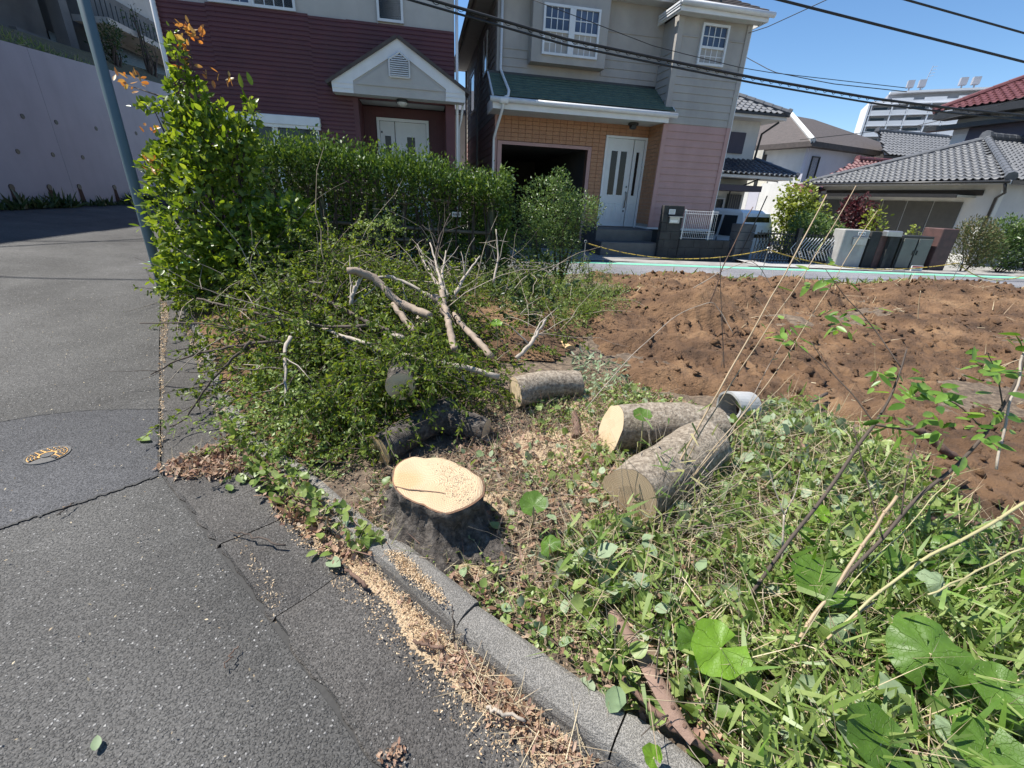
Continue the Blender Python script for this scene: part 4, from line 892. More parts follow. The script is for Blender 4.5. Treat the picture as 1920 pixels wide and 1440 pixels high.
qa, qb = ONP(1502, 361, 4.4), ONP(1580, 352, 4.4); mb = MB(); mb.prism([(qa[0], 4.4, qa[2] - .05), (qb[0], 4.4, qb[2] - .02), (qb[0], 5.3, qb[2] + .28), (qa[0] + .3, 5.3, qa[2] + .26)], (0, 0, .03)); SR.obj('porch_canopy', mb, 'tile_roof_red')

# ---- old two-storey house behind the van
OH = House('two_storey_tiled_house', 'white plaster two-storey house with grey tiles, half hidden by the pink house', 'house', 5, 5, .2)
dp = 5.0; xr = 7.9; xl = 3.4; e1z = 4.53
OH.box('wall', xl, xr, dp, dp + .15, .2, e1z + .15, 'plaster_white'); OH.box('wall', xr - .15, xr, dp + .15, dp + 6, .2, e1z + .15, 'plaster_white'); OH.box('wall', xl, xl + .15, dp + .15, dp + 6, .2, e1z + .15, 'plaster_white')
A_ = np.array([xl - .5, dp - .7, e1z]); B_ = np.array([xr + .55, dp - .7, e1z]); hgt = 1.0; D_ = A_ + (2.0, 2.0, hgt); E__ = B_ + (-2.0, 2.0, hgt)
tiles(OH, A_, B_, D_, E__, .24, .28, 'tile_roof_grey'); ridge(OH, (B_ + (0, 0, .07), E__ + (0, 0, .07)), .09, 'tile_roof_grey', seg=.32); ridge(OH, (E__ + (0, 0, .08), D_ + (0, 0, .08)), .1, 'tile_roof_grey', seg=.5)
tiles(OH, B_, B_ + (0, 6, 0), E__, E__ + (0, 3, 0), .24, .28, 'tile_roof_grey')
OH.box('eave', xl - .5, xr + .5, dp - .66, dp - .001, e1z - .16, e1z - .02, 'plaster_white'); OH.box('eave', xr + .001, xr + .5, dp, dp + 6, e1z - .16, e1z - .02, 'plaster_white'); OH.box('fascia', xl - .5, xr + .55, dp - .72, dp - .665, e1z - .06, e1z + .01, 'dark_metal')
a = ONP(1372, 246, dp); b_ = ONP(1393, 289, dp); OH.box('shutter', a[0] - .45, b_[0] - .08, dp - .06, dp - .001, b_[2], a[2] - .02, 'lilac_dark', b=.01)
lz0, lz1 = 2.55, 3.12
A_ = np.array([xl - .5, dp - 1.2, lz0]); B_ = np.array([9.05, dp - 1.2, lz0]); D_ = np.array([xl - .5, dp, lz1 - .02]); E__ = np.array([xr + .1, dp, lz1 - .02])
tiles(OH, A_, B_, D_, E__, .21, .26, 'tile_roof_dark'); ridge(OH, (B_ + (0, 0, .05), E__ + (0, 0, .06)), .065, 'tile_roof_dark', seg=.3); tiles(OH, B_, B_ + (0, 5, 0), E__, E__ + (0, 5, 0), .21, .26, 'tile_roof_dark')
mb = MB()
x = xl - .4
while x < 8.95: mb.tube([(x, dp - 1.215, lz0 + .035), (x + .001, dp - 1.19, lz0 + .037)], .035, 8); x += .21
OH.obj('eave_tile_end', mb, 'plaster_white', kind='stuff'); OH.box('eave', xl - .5, 8.9, dp - 1.16, dp - .001, lz0 - .12, lz0 - .03, 'plaster_white')
OH.box('wall_band', xl, xr, dp - .9, dp - .001, 2.0, 2.2, 'lilac_dark'); OH.window(6.4, 7.0, .5, 1.75, dp - .1, mt='glass_dark', frame='plaster_grey'); OH.box('lattice_panel', 7.15, 7.75, dp - .08, dp - .001, .5, 1.9, 'shed_grey')
for k in range(6): OH.box('lattice_bar', 7.17 + k * .1, 7.20 + k * .1, dp - .11, dp - .085, .5, 1.9, 'lilac_dark')
mb = MB(); mb.tube([(xr + .35, dp - .5, e1z - .2), (xr + .06, dp - .1, e1z - .55), (xr + .03, dp - .06, lz1), (xr + .03, dp - .06, lz1 - .1)], .04, 7); mb.tube([(7.6, dp - 1.1, lz0 - .1), (7.1, dp - .2, lz0 - .55), (7.1, dp - .2, .3)], .03, 7); OH.obj('downpipe', mb, 'dark_metal', smooth=True)

# ---- white house with balcony and dark hip roof, turned away from the street grid
wyaw = R(12 + 14); wo_ = AT(1512, 300, 24.0)
WB = House('balcony_house', 'pale lilac-white two-storey house with dark hip roof and a railed balcony', 'house', 0, 0, .2, yaw=wyaw, origin=(wo_[0], wo_[1], .2))
WB.o = np.array([0, 0, .2])
def wl_(px, py, ly):
    c, s_ = math.cos(wyaw), math.sin(wyaw); d = ray(px, py); n_ = np.array([-s_, c]); t = (wo_[:2] @ n_ + ly) / (n_ @ d[:2]); q = d[:2] * t - wo_[:2]; return np.array([q[0] * c + q[1] * s_, ly, CAM_H + d[2] * t])
ez_ = wl_(1518, 264, -.3)[2]
WB.box('wall', 0, 9, 0, .15, .2, ez_, 'plaster_lilac'); WB.box('wall', 0, .15, .15, 9, .2, ez_, 'plaster_white'); WB.box('wall', 8.85, 9, .15, 9, .2, ez_, 'plaster_white')
mb = MB(); e0, e1_, f0, f1 = -.5, 9.4, -.4, 9.3; pk = np.array([3.4, 3.9, ez_ + 1.9]); pk2 = np.array([5.4, 3.9, ez_ + 1.9])
mb.add([(e0, f0, ez_), (e1_, f0, ez_), (e1_, f1, ez_), (e0, f1, ez_), tuple(pk), tuple(pk2)], [(0, 1, 5, 4), (1, 2, 5), (2, 3, 4, 5), (3, 0, 4)]); mb.box(e0, e1_, f0, f1, ez_ - .22, ez_ - .004); WB.obj('roof', mb, 'shingle_brown')
mb = MB(); mb.tube([(e0, f0, ez_ + .03), tuple(pk + (0, 0, .03))], .13, 5); WB.obj('hip_cap', mb, 'plaster_white'); mb = MB(); mb.tube([(e0, f1, ez_ + .03), tuple(pk + (0, 0, .03))], .08, 5); WB.obj('hip_cap', mb, 'plaster_white')
WB.box('balcony_wall', -1.6, -.001, 1.5, 9, .8, ez_ - 2.0, 'plaster_white'); WB.box('balcony_wall', -1.6, .3, .9, 1.49, .3, ez_ - 2.0, 'plaster_lilac')
WB.box('balcony_rail', -1.62, -1.55, 1.2, 9, ez_ - 1.72, ez_ - 1.66, 'dark_metal'); WB.box('balcony_rail', -1.5, .3, 1.2, 1.26, ez_ - 1.72, ez_ - 1.66, 'dark_metal')
for k in range(6): WB.box('rail_post', -1.60, -1.56, 1.3 + k * 1.3, 1.34 + k * 1.3, ez_ - 2.0, ez_ - 1.7, 'dark_metal')
WB.box('balcony_screen', -1.5, -1.46, 1.3, 9, ez_ - .75, ez_ - .35, 'awning_cream'); WB.box('balcony_post', -1.45, -1.36, 1.3, 1.4, ez_ - 2.0, ez_ - .4, 'dark_metal'); WB.box('balcony_post', -1.45, -1.36, 5.0, 5.1, ez_ - 2.0, ez_ - .4, 'dark_metal')
WB.box('opening_shade', -.02, -.001, 2.2, 8.5, ez_ - 2.2, ez_ - .4, 'interior'); WB.box('curtain', -.05, -.021, 1.8, 3.0, ez_ - 2.1, ez_ - .8, 'awning_cream')  # first box: flat sheet on the wall, the opening's shade put into its colour
mb = MB(); mb.tube([(-1.3, 2.5, ez_ - 1.0), (-1.3, 8.5, ez_ - 1.05)], .03, 6); WB.obj('laundry_pole', mb, 'white_metal')
a = wl_(1511, 290, 0); WB.window(.35, .95, ez_ - 1.9, ez_ - .55, -.01, mt='glass_blue', frame='dark_metal'); a = wl_(1620, 300, 0); WB.window(a[0] - .5, a[0] + 1.5, ez_ - .95, ez_ - .35, -.01, mt='glass_black', frame='dark_metal')

# ---- apartment tower far behind
ty = 150.0; tb = AT(1660, 350, ty); tw = R(-27)
TW_ = thing('apartment_tower', 'tall white apartment block with rows of balconies and roof tanks on the skyline', 'apartment block', (tb[0], ty, 0), tw)
def tl(px, py):
    c, s_ = math.cos(tw), math.sin(tw); d = ray(px, py); n_ = np.array([-s_, c]); o = np.array([tb[0], ty]); t = (o @ n_) / (n_ @ d[:2]); q = d[:2] * t - o; return q @ np.array([c, s_]), CAM_H + d[2] * t
xl_, _ = tl(1622, 230); zroof = tl(1650, 196)[1]; zup = tl(1700, 172)[1]; xu = tl(1668, 180)[0]; xr_ = xl_ + 60
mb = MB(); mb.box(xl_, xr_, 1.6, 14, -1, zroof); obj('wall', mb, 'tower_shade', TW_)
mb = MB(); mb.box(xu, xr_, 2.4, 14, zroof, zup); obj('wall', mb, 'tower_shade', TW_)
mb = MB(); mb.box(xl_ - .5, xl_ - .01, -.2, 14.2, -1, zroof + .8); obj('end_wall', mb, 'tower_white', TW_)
flh = 2.75; z = zroof; fi = 0
while z > 2:
    mb = MB(); mb.box(xl_, xr_, -.15, 1.6, z - .12, z + .12); obj('floor_slab', mb, 'tower_white', TW_)
    zz = z - flh; x = xl_ + .6; k = 0
    while x < xr_ - 3:
        wv = 3.2 if k % 2 else 4.6
        mb = MB(); mb.box(x, x + wv, -.12, -.02, zz + .12, zz + 1.25); obj('balcony_panel', mb, 'tower_white', TW_)
        if k % 2 == 0: mb = MB(); mb.box(x + .6, x + wv - .6, 1.54, 1.59, zz + .3, zz + 2.2); obj('window', mb, 'glass_dark', TW_)
        mb = MB(); mb.box(x - .35, x - .05, -.1, 1.59, zz + .12, z - .12); obj('partition', mb, 'tower_white', TW_)
        x += wv + .5; k += 1
    z -= flh; fi += 1
for xx in (xu, ): 
    mb = MB(); mb.box(xu, xr_, .5, 2.4, zup - .15, zup + .35); obj('roof_slab', mb, 'tower_white', TW_)
    z = zup - 2.6
    for k in range(7): mb = MB(); mb.box(xu + 1 + k * 7.5, xu + 6 + k * 7.5, .55, .65, z + .1, z + 1.2); obj('balcony_panel', mb, 'tower_white', TW_)
mb = MB(); mb.box(xl_, xr_, .2, .3, zroof + .12, zroof + .9); obj('parapet', mb, 'tower_white', TW_)
for px in (1711, 1733, 1811, 1835):
    x, z = tl(px, 165); mb = MB(); mb.box(x - .8, x + .8, 4, 5.6, zup + 1.8, zup + 3.6); mb2 = MB(); mb2.box(x - .15, x + .15, 4.5, 5, zup, zup + 1.8); o = obj('roof_tank', mb, 'tower_shade', TW_); obj('tank_stand', mb2, 'tower_shade', o)
x, z = tl(1737, 160); mb = MB(); mb.tube([(x, 5, zup), (x + .9, 5, zup + 7)], .07, 4)
for k in range(4): mb.tube([(x + .5 + k * .1, 5, zup + 4.4 + k * .75), (x + 1.8 + k * .05, 5, zup + 4.6 + k * .75)], .05, 4)
obj('aerial', mb, 'tower_shade', TW_)

# ---- street front of the pink house: block wall, mailbox pillar, mesh fence
WF = -1.55                                                     # depth of the wall line in grid coordinates
def wf(px, py): return ONP(px, py, WF)
a, b_ = wf(1222, 470), wf(1268, 470); pt = wf(1260, 385)[2]
PL = House('mailbox_pillar', 'black-stained block pillar carrying a steel mailbox and white notice', 'pillar', a[0], WF, .2)
PL.o = np.array([a[0], WF, .2])
ph = .19
for k in range(7):
    z = pt - (k + 1) * ph
    if z < .1: break
    for j, (u0, u1) in enumerate(((a[0] + .14, (a[0] + b_[0]) / 2 + .1), ((a[0] + b_[0]) / 2 + .1, b_[0] + .02)) if k % 2 else ((a[0] + .14, (a[0] + b_[0]) / 2 - .05), ((a[0] + b_[0]) / 2 - .05, b_[0] + .02))):
        PL.box('block', u0 + .004, u1 - .004, WF, WF + .14, z + .004, z + ph - .004, 'block_dark', b=.006)
PL.box('core', a[0] + .16, b_[0], WF + .01, WF + .13, .15, pt - .02, 'block_dark')
m0, m1 = wf(1262, 406), wf(1281, 419); mbx = PL.box('mailbox', wf(1254, 410)[0], wf(1273, 410)[0], WF - .05, WF - .002, m1[2] + .0, m0[2] - .01, 'steel', b=.006)
PL.box('mail_flap', wf(1255, 410)[0], wf(1269, 410)[0], WF - .057, WF - .051, m1[2] + .02, m1[2] + .07, 'sign_white', mbx); PL.box('mail_hood', wf(1252, 410)[0], wf(1276, 410)[0], WF - .11, WF - .003, m0[2] - .012, m0[2] + .004, 'steel', mbx)
n0, n1 = wf(1255, 392), wf(1265, 402); nt_ = PL.box('notice', n0[0], n1[0], WF - .012, WF - .002, n1[2], n0[2], 'sign_white')
for k in range(4): PL.box('print_line', n0[0] + .015, n1[0] - .02, WF - .0135, WF - .0125, n1[2] + .02 + k * .022, n1[2] + .028 + k * .022, 'shed_grey', nt_)
wa, wb_ = b_[0] + .03, wf(1372, 440)[0]; wt = wf(1300, 449)[2]
BW = House('block_wall', 'low black-stained concrete block wall under the white mesh fence', 'wall', wa, WF, .2); BW.o = np.array([wa, WF, .2])
for k in range(4):
    z = wt - (k + 1) * .19; x = wa - (k % 2) * .2
    if z < .0: break
    while x < wb_:
        u0, u1 = max(x, wa), min(x + .40, wb_)
        if u1 - u0 > .05: BW.box('block', u0 + .004, u1 - .004, WF + .0, WF + .12, z + .004, z + .186, 'block_dark', b=.006)
        x += .40
BW.box('core', wa, wb_, WF + .01, WF + .11, .1, wt - .01, 'block_dark')
ft = wf(1320, 394)[2]; MF = House('mesh_fence', 'white welded mesh fence panel on the black block wall', 'fence', wa, WF, wt); MF.o = np.array([wa, WF + .05, wt])
xp = [wa + .05, wa + .05 + (wb_ - wa) * .52, wb_ - .05]
for x in xp[:2]: mb = MB(); mb.tube([(x, WF + .08, wt - .1), (x, WF + .08, ft)], .018, 6); MF.obj('post', mb, 'white_metal')
x = wa + .03; fe = wf(1346, 400)[0] + .02
while x < fe: mb = MB(); mb.tube([(x, WF + .05, wt + .03), (x, WF + .05, ft - .03)], .0035, 4, cap=False); MF.obj('wire', mb, 'white_metal'); x += .05
for z in (wt + .03, wt + .15, wt + .19, ft - .09, ft - .03): mb = MB(); mb.tube([(wa, WF + .047, z), (fe, WF + .047, z)], .0045, 4); MF.obj('rail', mb, 'white_metal')
g0, g1 = wf(1375, 480)[0], wf(1405, 480)[0]; gt = wf(1395, 420)[2]
GP0 = House('gate_post', 'grey concrete block gate post between the van and the scissor gate', 'gate post', g0, WF, .15); GP0.o = np.array([g0, WF, .15])
for k in range(6):
    z = gt - (k + 1) * .19
    if z > .0: GP0.box('block', g0, g1, WF + .0, WF + .32, z + .004, z + .186, 'block_grey', b=.008)
mb = MB(); mb.tube([(g0 + .1, WF - .06, .2), (g0 + .45, WF - .10, gt + .65)], .014, 6); o = GP0.obj('stay', mb, 'wood_dark')

# ---- white kei van parked nose-in behind the wall
vx0, vx1 = SIDE(1390, 420, 5.05)[0], 0; vr = 1.0
VL, VW, VH = 3.3, 1.45, 1.72
va = ONP(1393, 420, -.25); vz = ONP(1410, 393, -.1)[2]
VN = thing('parked_van', 'white box van with dark rear window parked behind the mesh fence', 'van', WLD(va[0], -.25, vz - VH), YAW + R(17))
sec = [(0, .22), (0, .95), (.04, 1.30), (.16, 1.62), (.30, 1.70), (2.35, 1.72), (2.75, 1.55), (3.12, 1.02), (3.28, .88), (3.30, .25)]
mb = MB(); n = len(sec); ins = [0, 0, .06, .12, .16, .16, .14, .03, .02, .02]
lv_ = [(ins[i], y, z) for i, (y, z) in enumerate(sec)]; rv = [(VW - ins[i], y, z) for i, (y, z) in enumerate(sec)]
mb.add(lv_ + rv, [(i, i + 1, n + i + 1, n + i) for i in range(n - 1)]); mb.add(lv_, [tuple(range(n))]); mb.add(rv, [tuple(range(n - 1, -1, -1))]); mb.add([lv_[0], rv[0], rv[-1], lv_[-1]], [(0, 1, 2, 3)])
obj('body', mb, 'van_white', VN)
def vside(y0, y1, z0, z1, s0=0, s1=0, x=-.004):
    t = lambda z: .0 if z < .95 else (z - .95) / .67 * .115
    return [(x + t(z0), y0, z0), (x + t(z0), y1, z0), (x + t(z1), y1 + s1, z1), (x + t(z1), y0 + s0, z1)]
for y0, y1, s0, s1 in ((.22, .72, .06, 0), (.80, 1.62, 0, 0), (1.72, 2.72, 0, -.22)): mb = MB(); mb.poly(vside(y0, y1, 1.0, 1.55, s0, s1)); obj('side_window', mb, 'glass_dark', VN)
mb = MB(); mb.poly([(.12, -.004, .98), (VW - .12, -.004, .98), (VW - .2, .10, 1.53), (.2, .10, 1.53)]); obj('rear_window', mb, 'glass_black', VN)
mb = MB(); mb.poly([(.12, 2.42, 1.685), (VW - .12, 2.42, 1.685), (VW - .06, 3.08, 1.11), (.06, 3.08, 1.11)]); obj('windscreen', mb, 'glass_dark', VN)
for x in (.02, VW - .1): mb = MB(); mb.box(x, x + .08, -.02, .0, .55, .9); obj('tail_light', mb, 'tail_red', VN)
mb = MB(); mb.bbox(-.02, VW + .02, -.06, .05, .22, .42, .03); obj('bumper', mb, 'van_white', VN); mb = MB(); mb.bbox(.5, .95, -.075, -.061, .50, .64, .004); obj('number_plate', mb, 'sign_white', VN)
for x in (-.01, VW - .12):
    for y in (.62, 2.72): mb = MB(); mb.tube([(x, y, .25), (x + .13, y, .25)], .26, 18); w = obj('wheel', mb, 'rubber', VN); mb = MB(); mb.tube([(x - .005, y, .25), (x + .135, y, .25)], .15, 14); obj('rim', mb, 'steel', w)
for y_ in (.74, 1.65): mb = MB(); mb.box(-.02, -.005, y_, y_ + .02, .3, .95); obj('door_seam', mb, 'rubber', VN)

# ---- scissor gate, rendered pillar, black wall, shed, brown pillar, all along the street
SY = lambda x: yfar(x) + .75
def sp(px, py, extra=0.0):
    """point on the vertical sheet along the far side of the street"""
    d = ray(px, py); t = (9.62 - 1.41 * .082 + .75 + extra) / (d[1] - .082 * d[0]); return np.array([d[0] * t, d[1] * t, CAM_H + d[2] * t])
SYAW = math.atan(.082)
def sobj(name, label, cat, px0, px1, pyt, pyb, extra=0.0, group=None):
    a = sp(px0, pyb, extra); b_ = sp(px1, pyb, extra); t = sp((px0 + px1) / 2, pyt, extra)
    th_ = thing(name, label, cat, (a[0], a[1], .24), SYAW, group); return th_, np.linalg.norm((b_ - a)[:2]), t[2] - .24
ga, W_, H_ = sobj('scissor_gate', 'black folding scissor gate across the driveway, light bars showing through', 'gate', 1408, 1557, 436, 495, .25)
nb = 26
for k in range(nb): mb = MB(); x = W_ * k / (nb - 1); mb.box(x - .009, x + .009, .025, .035, .03, H_ - .02 + .05 * (k % 2)); obj('bar', mb, 'black_iron', ga)
for z in (.06, H_ - .06): mb = MB(); mb.box(0, W_, .04, .055, z, z + .03); obj('rail', mb, 'black_iron', ga)
for k in range(nb - 1):
    x = W_ * k / (nb - 1); w_ = W_ / (nb - 1) * 2
    for s_ in (0, 1): mb = MB(); mb.tube([(x + (w_ if s_ else 0), .0 - s_ * .012, .12), (x + (0 if s_ else w_), .0 - s_ * .012, H_ * .5), (x + (w_ if s_ else 0), .0 - s_ * .012, H_ - .1)], .009, 4); obj('scissor_bar', mb, 'white_metal' if s_ and k > 10 else 'black_iron', ga)
mb = MB(); mb.box(W_ * .48, W_ * .48 + .10, -.02, .08, 0, H_ + .1); obj('gate_stile', mb, 'black_iron', ga)
gp_, W_, H_ = sobj('rendered_pillar', 'pale rendered gate pillar with a letterbox and nameplate', 'gate pillar', 1562, 1609, 430, 503)
mb = MB(); mb.bbox(0, W_, 0, .35, -.1, H_, .015); obj('body', mb, 'render_pillar', gp_)
mb = MB(); mb.bbox(W_ * .38, W_ * .92, -.05, -.001, H_ * .62, H_ * .80, .008); lb = obj('letterbox', mb, 'steel', gp_); mb = MB(); mb.box(W_ * .36, W_ * .94, -.08, -.002, H_ * .80, H_ * .815); obj('letterbox_hood', mb, 'steel', lb)
mb = MB(); mb.bbox(W_ * .52, W_ * .80, -.018, -.001, H_ * .86, H_ * .95, .003); npl = obj('nameplate', mb, 'sign_white', gp_)
for k in range(4): mb = MB(); x = W_ * (.55 + .062 * k); mb.box(x, x + W_ * .035, -.0195, -.0185, H_ * .885, H_ * .925); obj('letter', mb, 'black_iron', npl)
bw, W_, H_ = sobj('dark_wall', 'blackened garden wall panel between the pale pillar and the cupboard', 'wall', 1612, 1668, 434, 507)
nb = 3
for k in range(nb):
    mb = MB(); mb.bbox(W_ * k / nb + .004, W_ * (k + 1) / nb - .004, .02, .16, -.05, H_, .008); obj('panel', mb, 'block_dark' if k != 1 else 'brown_stone', bw)
mt_, w2, h2 = sobj('meter_box', 'small grey meter box on a bracket atop the dark wall panel', 'meter box', 1660, 1690, 433, 446, -.1); mb = MB(); mb.bbox(0, w2, -.02, .15, h2 - .12, h2, .02); obj('body', mb, 'steel', mt_); mb = MB(); mb.box(w2 * .4, w2 * .6, .02, .1, 0, h2 - .12); obj('bracket', mb, 'block_dark', mt_)
sh, W_, H_ = sobj('storage_cupboard', 'low grey two-door storage cupboard standing by the street', 'cupboard', 1672, 1730, 442, 508)
mb = MB(); mb.bbox(0, W_, .03, .5, 0, H_, .01); obj('body', mb, 'dark_metal', sh)
for k in (0, 1): mb = MB(); mb.bbox(W_ * (.04 + .48 * k), W_ * (.47 + .48 * k), .0, .028, .05, H_ - .06, .006); d_ = obj('door', mb, 'shed_grey', sh); mb = MB(); x = W_ * (.43 if k == 0 else .55); mb.box(x, x + .02, -.02, -.001, H_ * .45, H_ * .58); obj('handle', mb, 'dark_metal', d_)
bp_, W_, H_ = sobj('brown_pillar', 'dark reddish-brown stone pillar beside the grey cupboard', 'gate pillar', 1738, 1768, 428, 508, .0); mb = MB(); mb.bbox(0, W_, .0, .5, -.05, H_, .012); obj('body', mb, 'brown_stone', bp_)
sg, W_, H_ = sobj('notice_board', 'small white notice with red heading propped against the cupboard', 'sign', 1705, 1726, 498, 511, -.35); mb = MB(); mb.box(0, W_, -.01, .01, 0, H_); obj('panel', mb, 'sign_white', sg); mb = MB(); mb.box(.01, W_ - .01, -.0125, -.0105, H_ * .72, H_ - .01); obj('heading', mb, 'sign_red', sg)
for k in range(3): mb = MB(); mb.box(.03, W_ - .05, -.0125, -.0105, H_ * (.16 + .17 * k), H_ * (.22 + .17 * k)); obj('print_line', mb, 'shed_grey', sg)
wsl = sobj('paving_slab', 'pale flat slab lying at the foot of the cupboard', 'slab', 1665, 1690, 503, 508, -.35); mb = MB(); mb.bbox(0, wsl[1], -.1, .1, 0, .05, .008); obj('body', mb, 'render_pillar', wsl[0])
# driveway apron in front of the scissor gate
a, b_ = sp(1400, 500), sp(1600, 503); mb = MB(); mb.poly([(a[0], a[1] - .5, .272), (b_[0], b_[1] - .5, .272), (b_[0], b_[1] + 2.5, .272), (a[0], a[1] + 2.5, .272)]); struct(obj('driveway', mb, 'render_pillar'))
a, b_ = WLD(-3.2, -1.2, .268), WLD(1.0, -1.2); mb = MB(); mb.poly([tuple(WLD(-3.3, -2.3, .268)), tuple(WLD(1.2, -1.75, .268)), tuple(WLD(1.2, .0, .272)), tuple(WLD(-3.3, 0, .272))]); struct(obj('forecourt', mb, 'concrete'))

# ---- rope and stakes round the far edge of the lot
stk = [(1098, 455, 8.3), (1440, 468, 8.2), (1797, 493, 8.75)]
tops = []
for i, (px, py, Y) in enumerate(stk):
    t = AT(px, py, Y); z0 = terr(t[0], t[1]); lab = ('thin steel stake by the round bush, top end of the striped rope', 'thin steel stake behind the dry canes', 'steel eye stake by the dug soil at the right')[i]
    s_ = thing('rope_stake', lab, 'stake', (t[0], t[1], z0), 0, 'stakes holding the boundary rope')
    h = t[2] - z0; mb = MB(); mb.tube([(0, 0, -.1), (.05 if i == 2 else 0, 0, h)], .007, 6); obj('shaft', mb, 'steel', s_)
    mb = MB(); mb.tube([(.05 * (i == 2) + .022 * math.cos(k * .7), 0, h + .022 + .022 * math.sin(k * .7)) for k in range(10)], .005, 5); obj('eye', mb, 'steel', s_); tops.append(np.array([t[0], t[1], t[2] + .0]))
tops.append(AT(1935, 512, 9.0))
mb = MB()
for p, q in zip(tops[:-1], tops[1:]):
    n = 26; pts = [p + (q - p) * i / n - np.array([0, 0, .22 * (1 - (2 * i / n - 1) ** 2)]) for i in range(n + 1)]; mb.tube(pts, .0085, 6)
tag(obj('boundary_rope', mb, 'rope_yellow'), 'yellow and black twisted rope sagging between thin stakes', 'rope')

# ================================================================ LEFT: RETAINING WALL AND WHAT STANDS ON IT
mat('wall_lilac', (.41, .42, .45), (.36, .37, .40), .85, 1.2, bump=.25, bscale=60, dirt=.08)
mat('rust_stain', (.09, .05, .03), (.05, .03, .022), .9, 12)
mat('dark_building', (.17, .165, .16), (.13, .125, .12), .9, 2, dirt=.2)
mat('dry_bank', (.20, .16, .09), (.12, .10, .05), .95, 5, bump=.8, bscale=30, dist=.05)
mat('pole_green', (.105, .15, .165), (.085, .125, .14), .45, 4, dirt=.08)
w0, w1 = np.array([-12.3, 8.0]), np.array([-14.4, 22.0]); wd = unit(w1 - w0); wn_ = np.array([wd[1], -wd[0]])
WYAW = math.atan2(wd[1], wd[0])
RW = thing('retaining_wall', 'tall smooth grey concrete retaining wall with drain holes and rust streaks', 'retaining wall', (w0[0], w0[1], .5), WYAW)
def rw(px, py, off=0.0):
    d = ray(px, py); n_ = wn_; t = (w0 @ n_ + off) / (n_ @ d[:2]); q = d[:2] * t - w0; return q @ wd, CAM_H + d[2] * t - .5
sL, zt0 = rw(0, 75); sR, zt1 = rw(330, 165)
slope = (zt1 - zt0) / (sR - sL)
sa, sb = -6.0, 18.0; zA, zB = zt0 + slope * (sa - sL), zt0 + slope * (sb - sL)
# panels with vertical joints
js = [sa, rw(52, 95)[0], rw(195, 125)[0], sb]
for u0, u1 in zip(js[:-1], js[1:]):
    mb = MB(); z0_, z1_ = zt0 + slope * (u0 - sL), zt0 + slope * (u1 - sL); mb.prism([(u0 + .006, 0, -1), (u1 - .006, 0, -1), (u1 - .006, 0, z1_), (u0 + .006, 0, z0_)], (0, .35, 0)); obj('panel', mb, 'wall_lilac', RW)
hl = [(42, 218), (105, 229), (180, 241), (255, 250), (33, 284), (99, 290), (155, 295), (230, 300)]
for px, py in hl: u, z = rw(px, py); mb = MB(); mb.tube([(u, -.012, z), (u, .02, z)], .06, 12); obj('drain_hole', mb, 'black_iron', RW)
for px, py, px2, py2 in ((21, 351, 34, 380), (92, 351, 100, 378), (148, 350, 163, 380), (214, 351, 228, 384)):
    u, z = rw(px, py); u2, z2 = rw(px2, py2); mb = MB(); mb.tube([(u, -.02, z), (u, .02, z)], .075, 12); h_ = obj('drain_hole', mb, 'black_iron', RW)
    mb = MB(); mb.poly([(u - .06, -.006, z), (u - .14, -.006, -.2), (u + .16, -.006, -.2), (u + .06, -.006, z)]); obj('rust_streak', mb, 'rust_stain', h_)
mb = MB(); mb.box(sa, sb, -.45, -.001, -.5, .06); obj('footing', mb, 'concrete_dark', RW)
# bank and dark buildings above
off = .5
def wxy(u, v, z): p = w0 + wd * u - wn_ * v; return (p[0], p[1], z)
mb = MB(); n = 16
for i in range(n):
    u0, u1 = sa + (sb - sa) * i / n, sa + (sb - sa) * (i + 1) / n; za, zb_ = .5 + zt0 + slope * (u0 - sL), .5 + zt0 + slope * (u1 - sL)
    mb.quad(wxy(u0, .2, za - .1), wxy(u1, .2, zb_ - .1), wxy(u1, 1.4, zb_ + .65), wxy(u0, 1.4, za + .65)); mb.quad(wxy(u0, 1.4, za + .65), wxy(u1, 1.4, zb_ + .65), wxy(u1, 30, zb_ + .7), wxy(u0, 30, za + .7))
struct(obj('bank', mb, 'dry_bank'))
bz = .5 + zt0 + .5
DB = thing('hillside_apartments', 'shaded grey apartment building with parapets on top of the retaining wall', 'apartment block', wxy(0, 1.6, bz), WYAW)
def rwl(px, py, v):
    d = ray(px, py); t = (w0 @ wn_ - v) / (wn_ @ d[:2]); q = d[:2] * t - w0; return q @ wd, CAM_H + d[2] * t - bz
def bb(name, u0, u1, v0, v1, z0, z1, m, parent=None): mb = MB(); mb.box(u0, u1, v0 - 1.6, v1 - 1.6, z0, z1); return obj(name, mb, m, parent or DB)
u0, z0_ = rwl(25, 35, 1.8); u1, z1_ = rwl(150, 95, 1.8)
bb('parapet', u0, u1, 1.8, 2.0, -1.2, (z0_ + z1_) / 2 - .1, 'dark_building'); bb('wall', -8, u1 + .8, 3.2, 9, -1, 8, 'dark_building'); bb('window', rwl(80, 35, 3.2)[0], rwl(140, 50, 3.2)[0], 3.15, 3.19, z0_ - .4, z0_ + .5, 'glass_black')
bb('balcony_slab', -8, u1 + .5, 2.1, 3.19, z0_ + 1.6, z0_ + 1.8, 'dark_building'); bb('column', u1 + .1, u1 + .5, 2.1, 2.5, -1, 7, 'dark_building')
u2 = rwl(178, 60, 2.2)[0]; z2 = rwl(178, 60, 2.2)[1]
bb('wall', u2 + .2, 26, 2.6, 9, -1, 3.2, 'dark_building'); bb('canopy', u2 - .4, 26, 1.4, 2.59, z2 + .2, z2 + .4, 'wall_beige'); bb('low_wall', u2, 26, 1.7, 1.9, -1, .35, 'dark_building'); bb('wall', u2 - .4, 26, 3.2, 9, 3.3, 9, 'wall_beige')
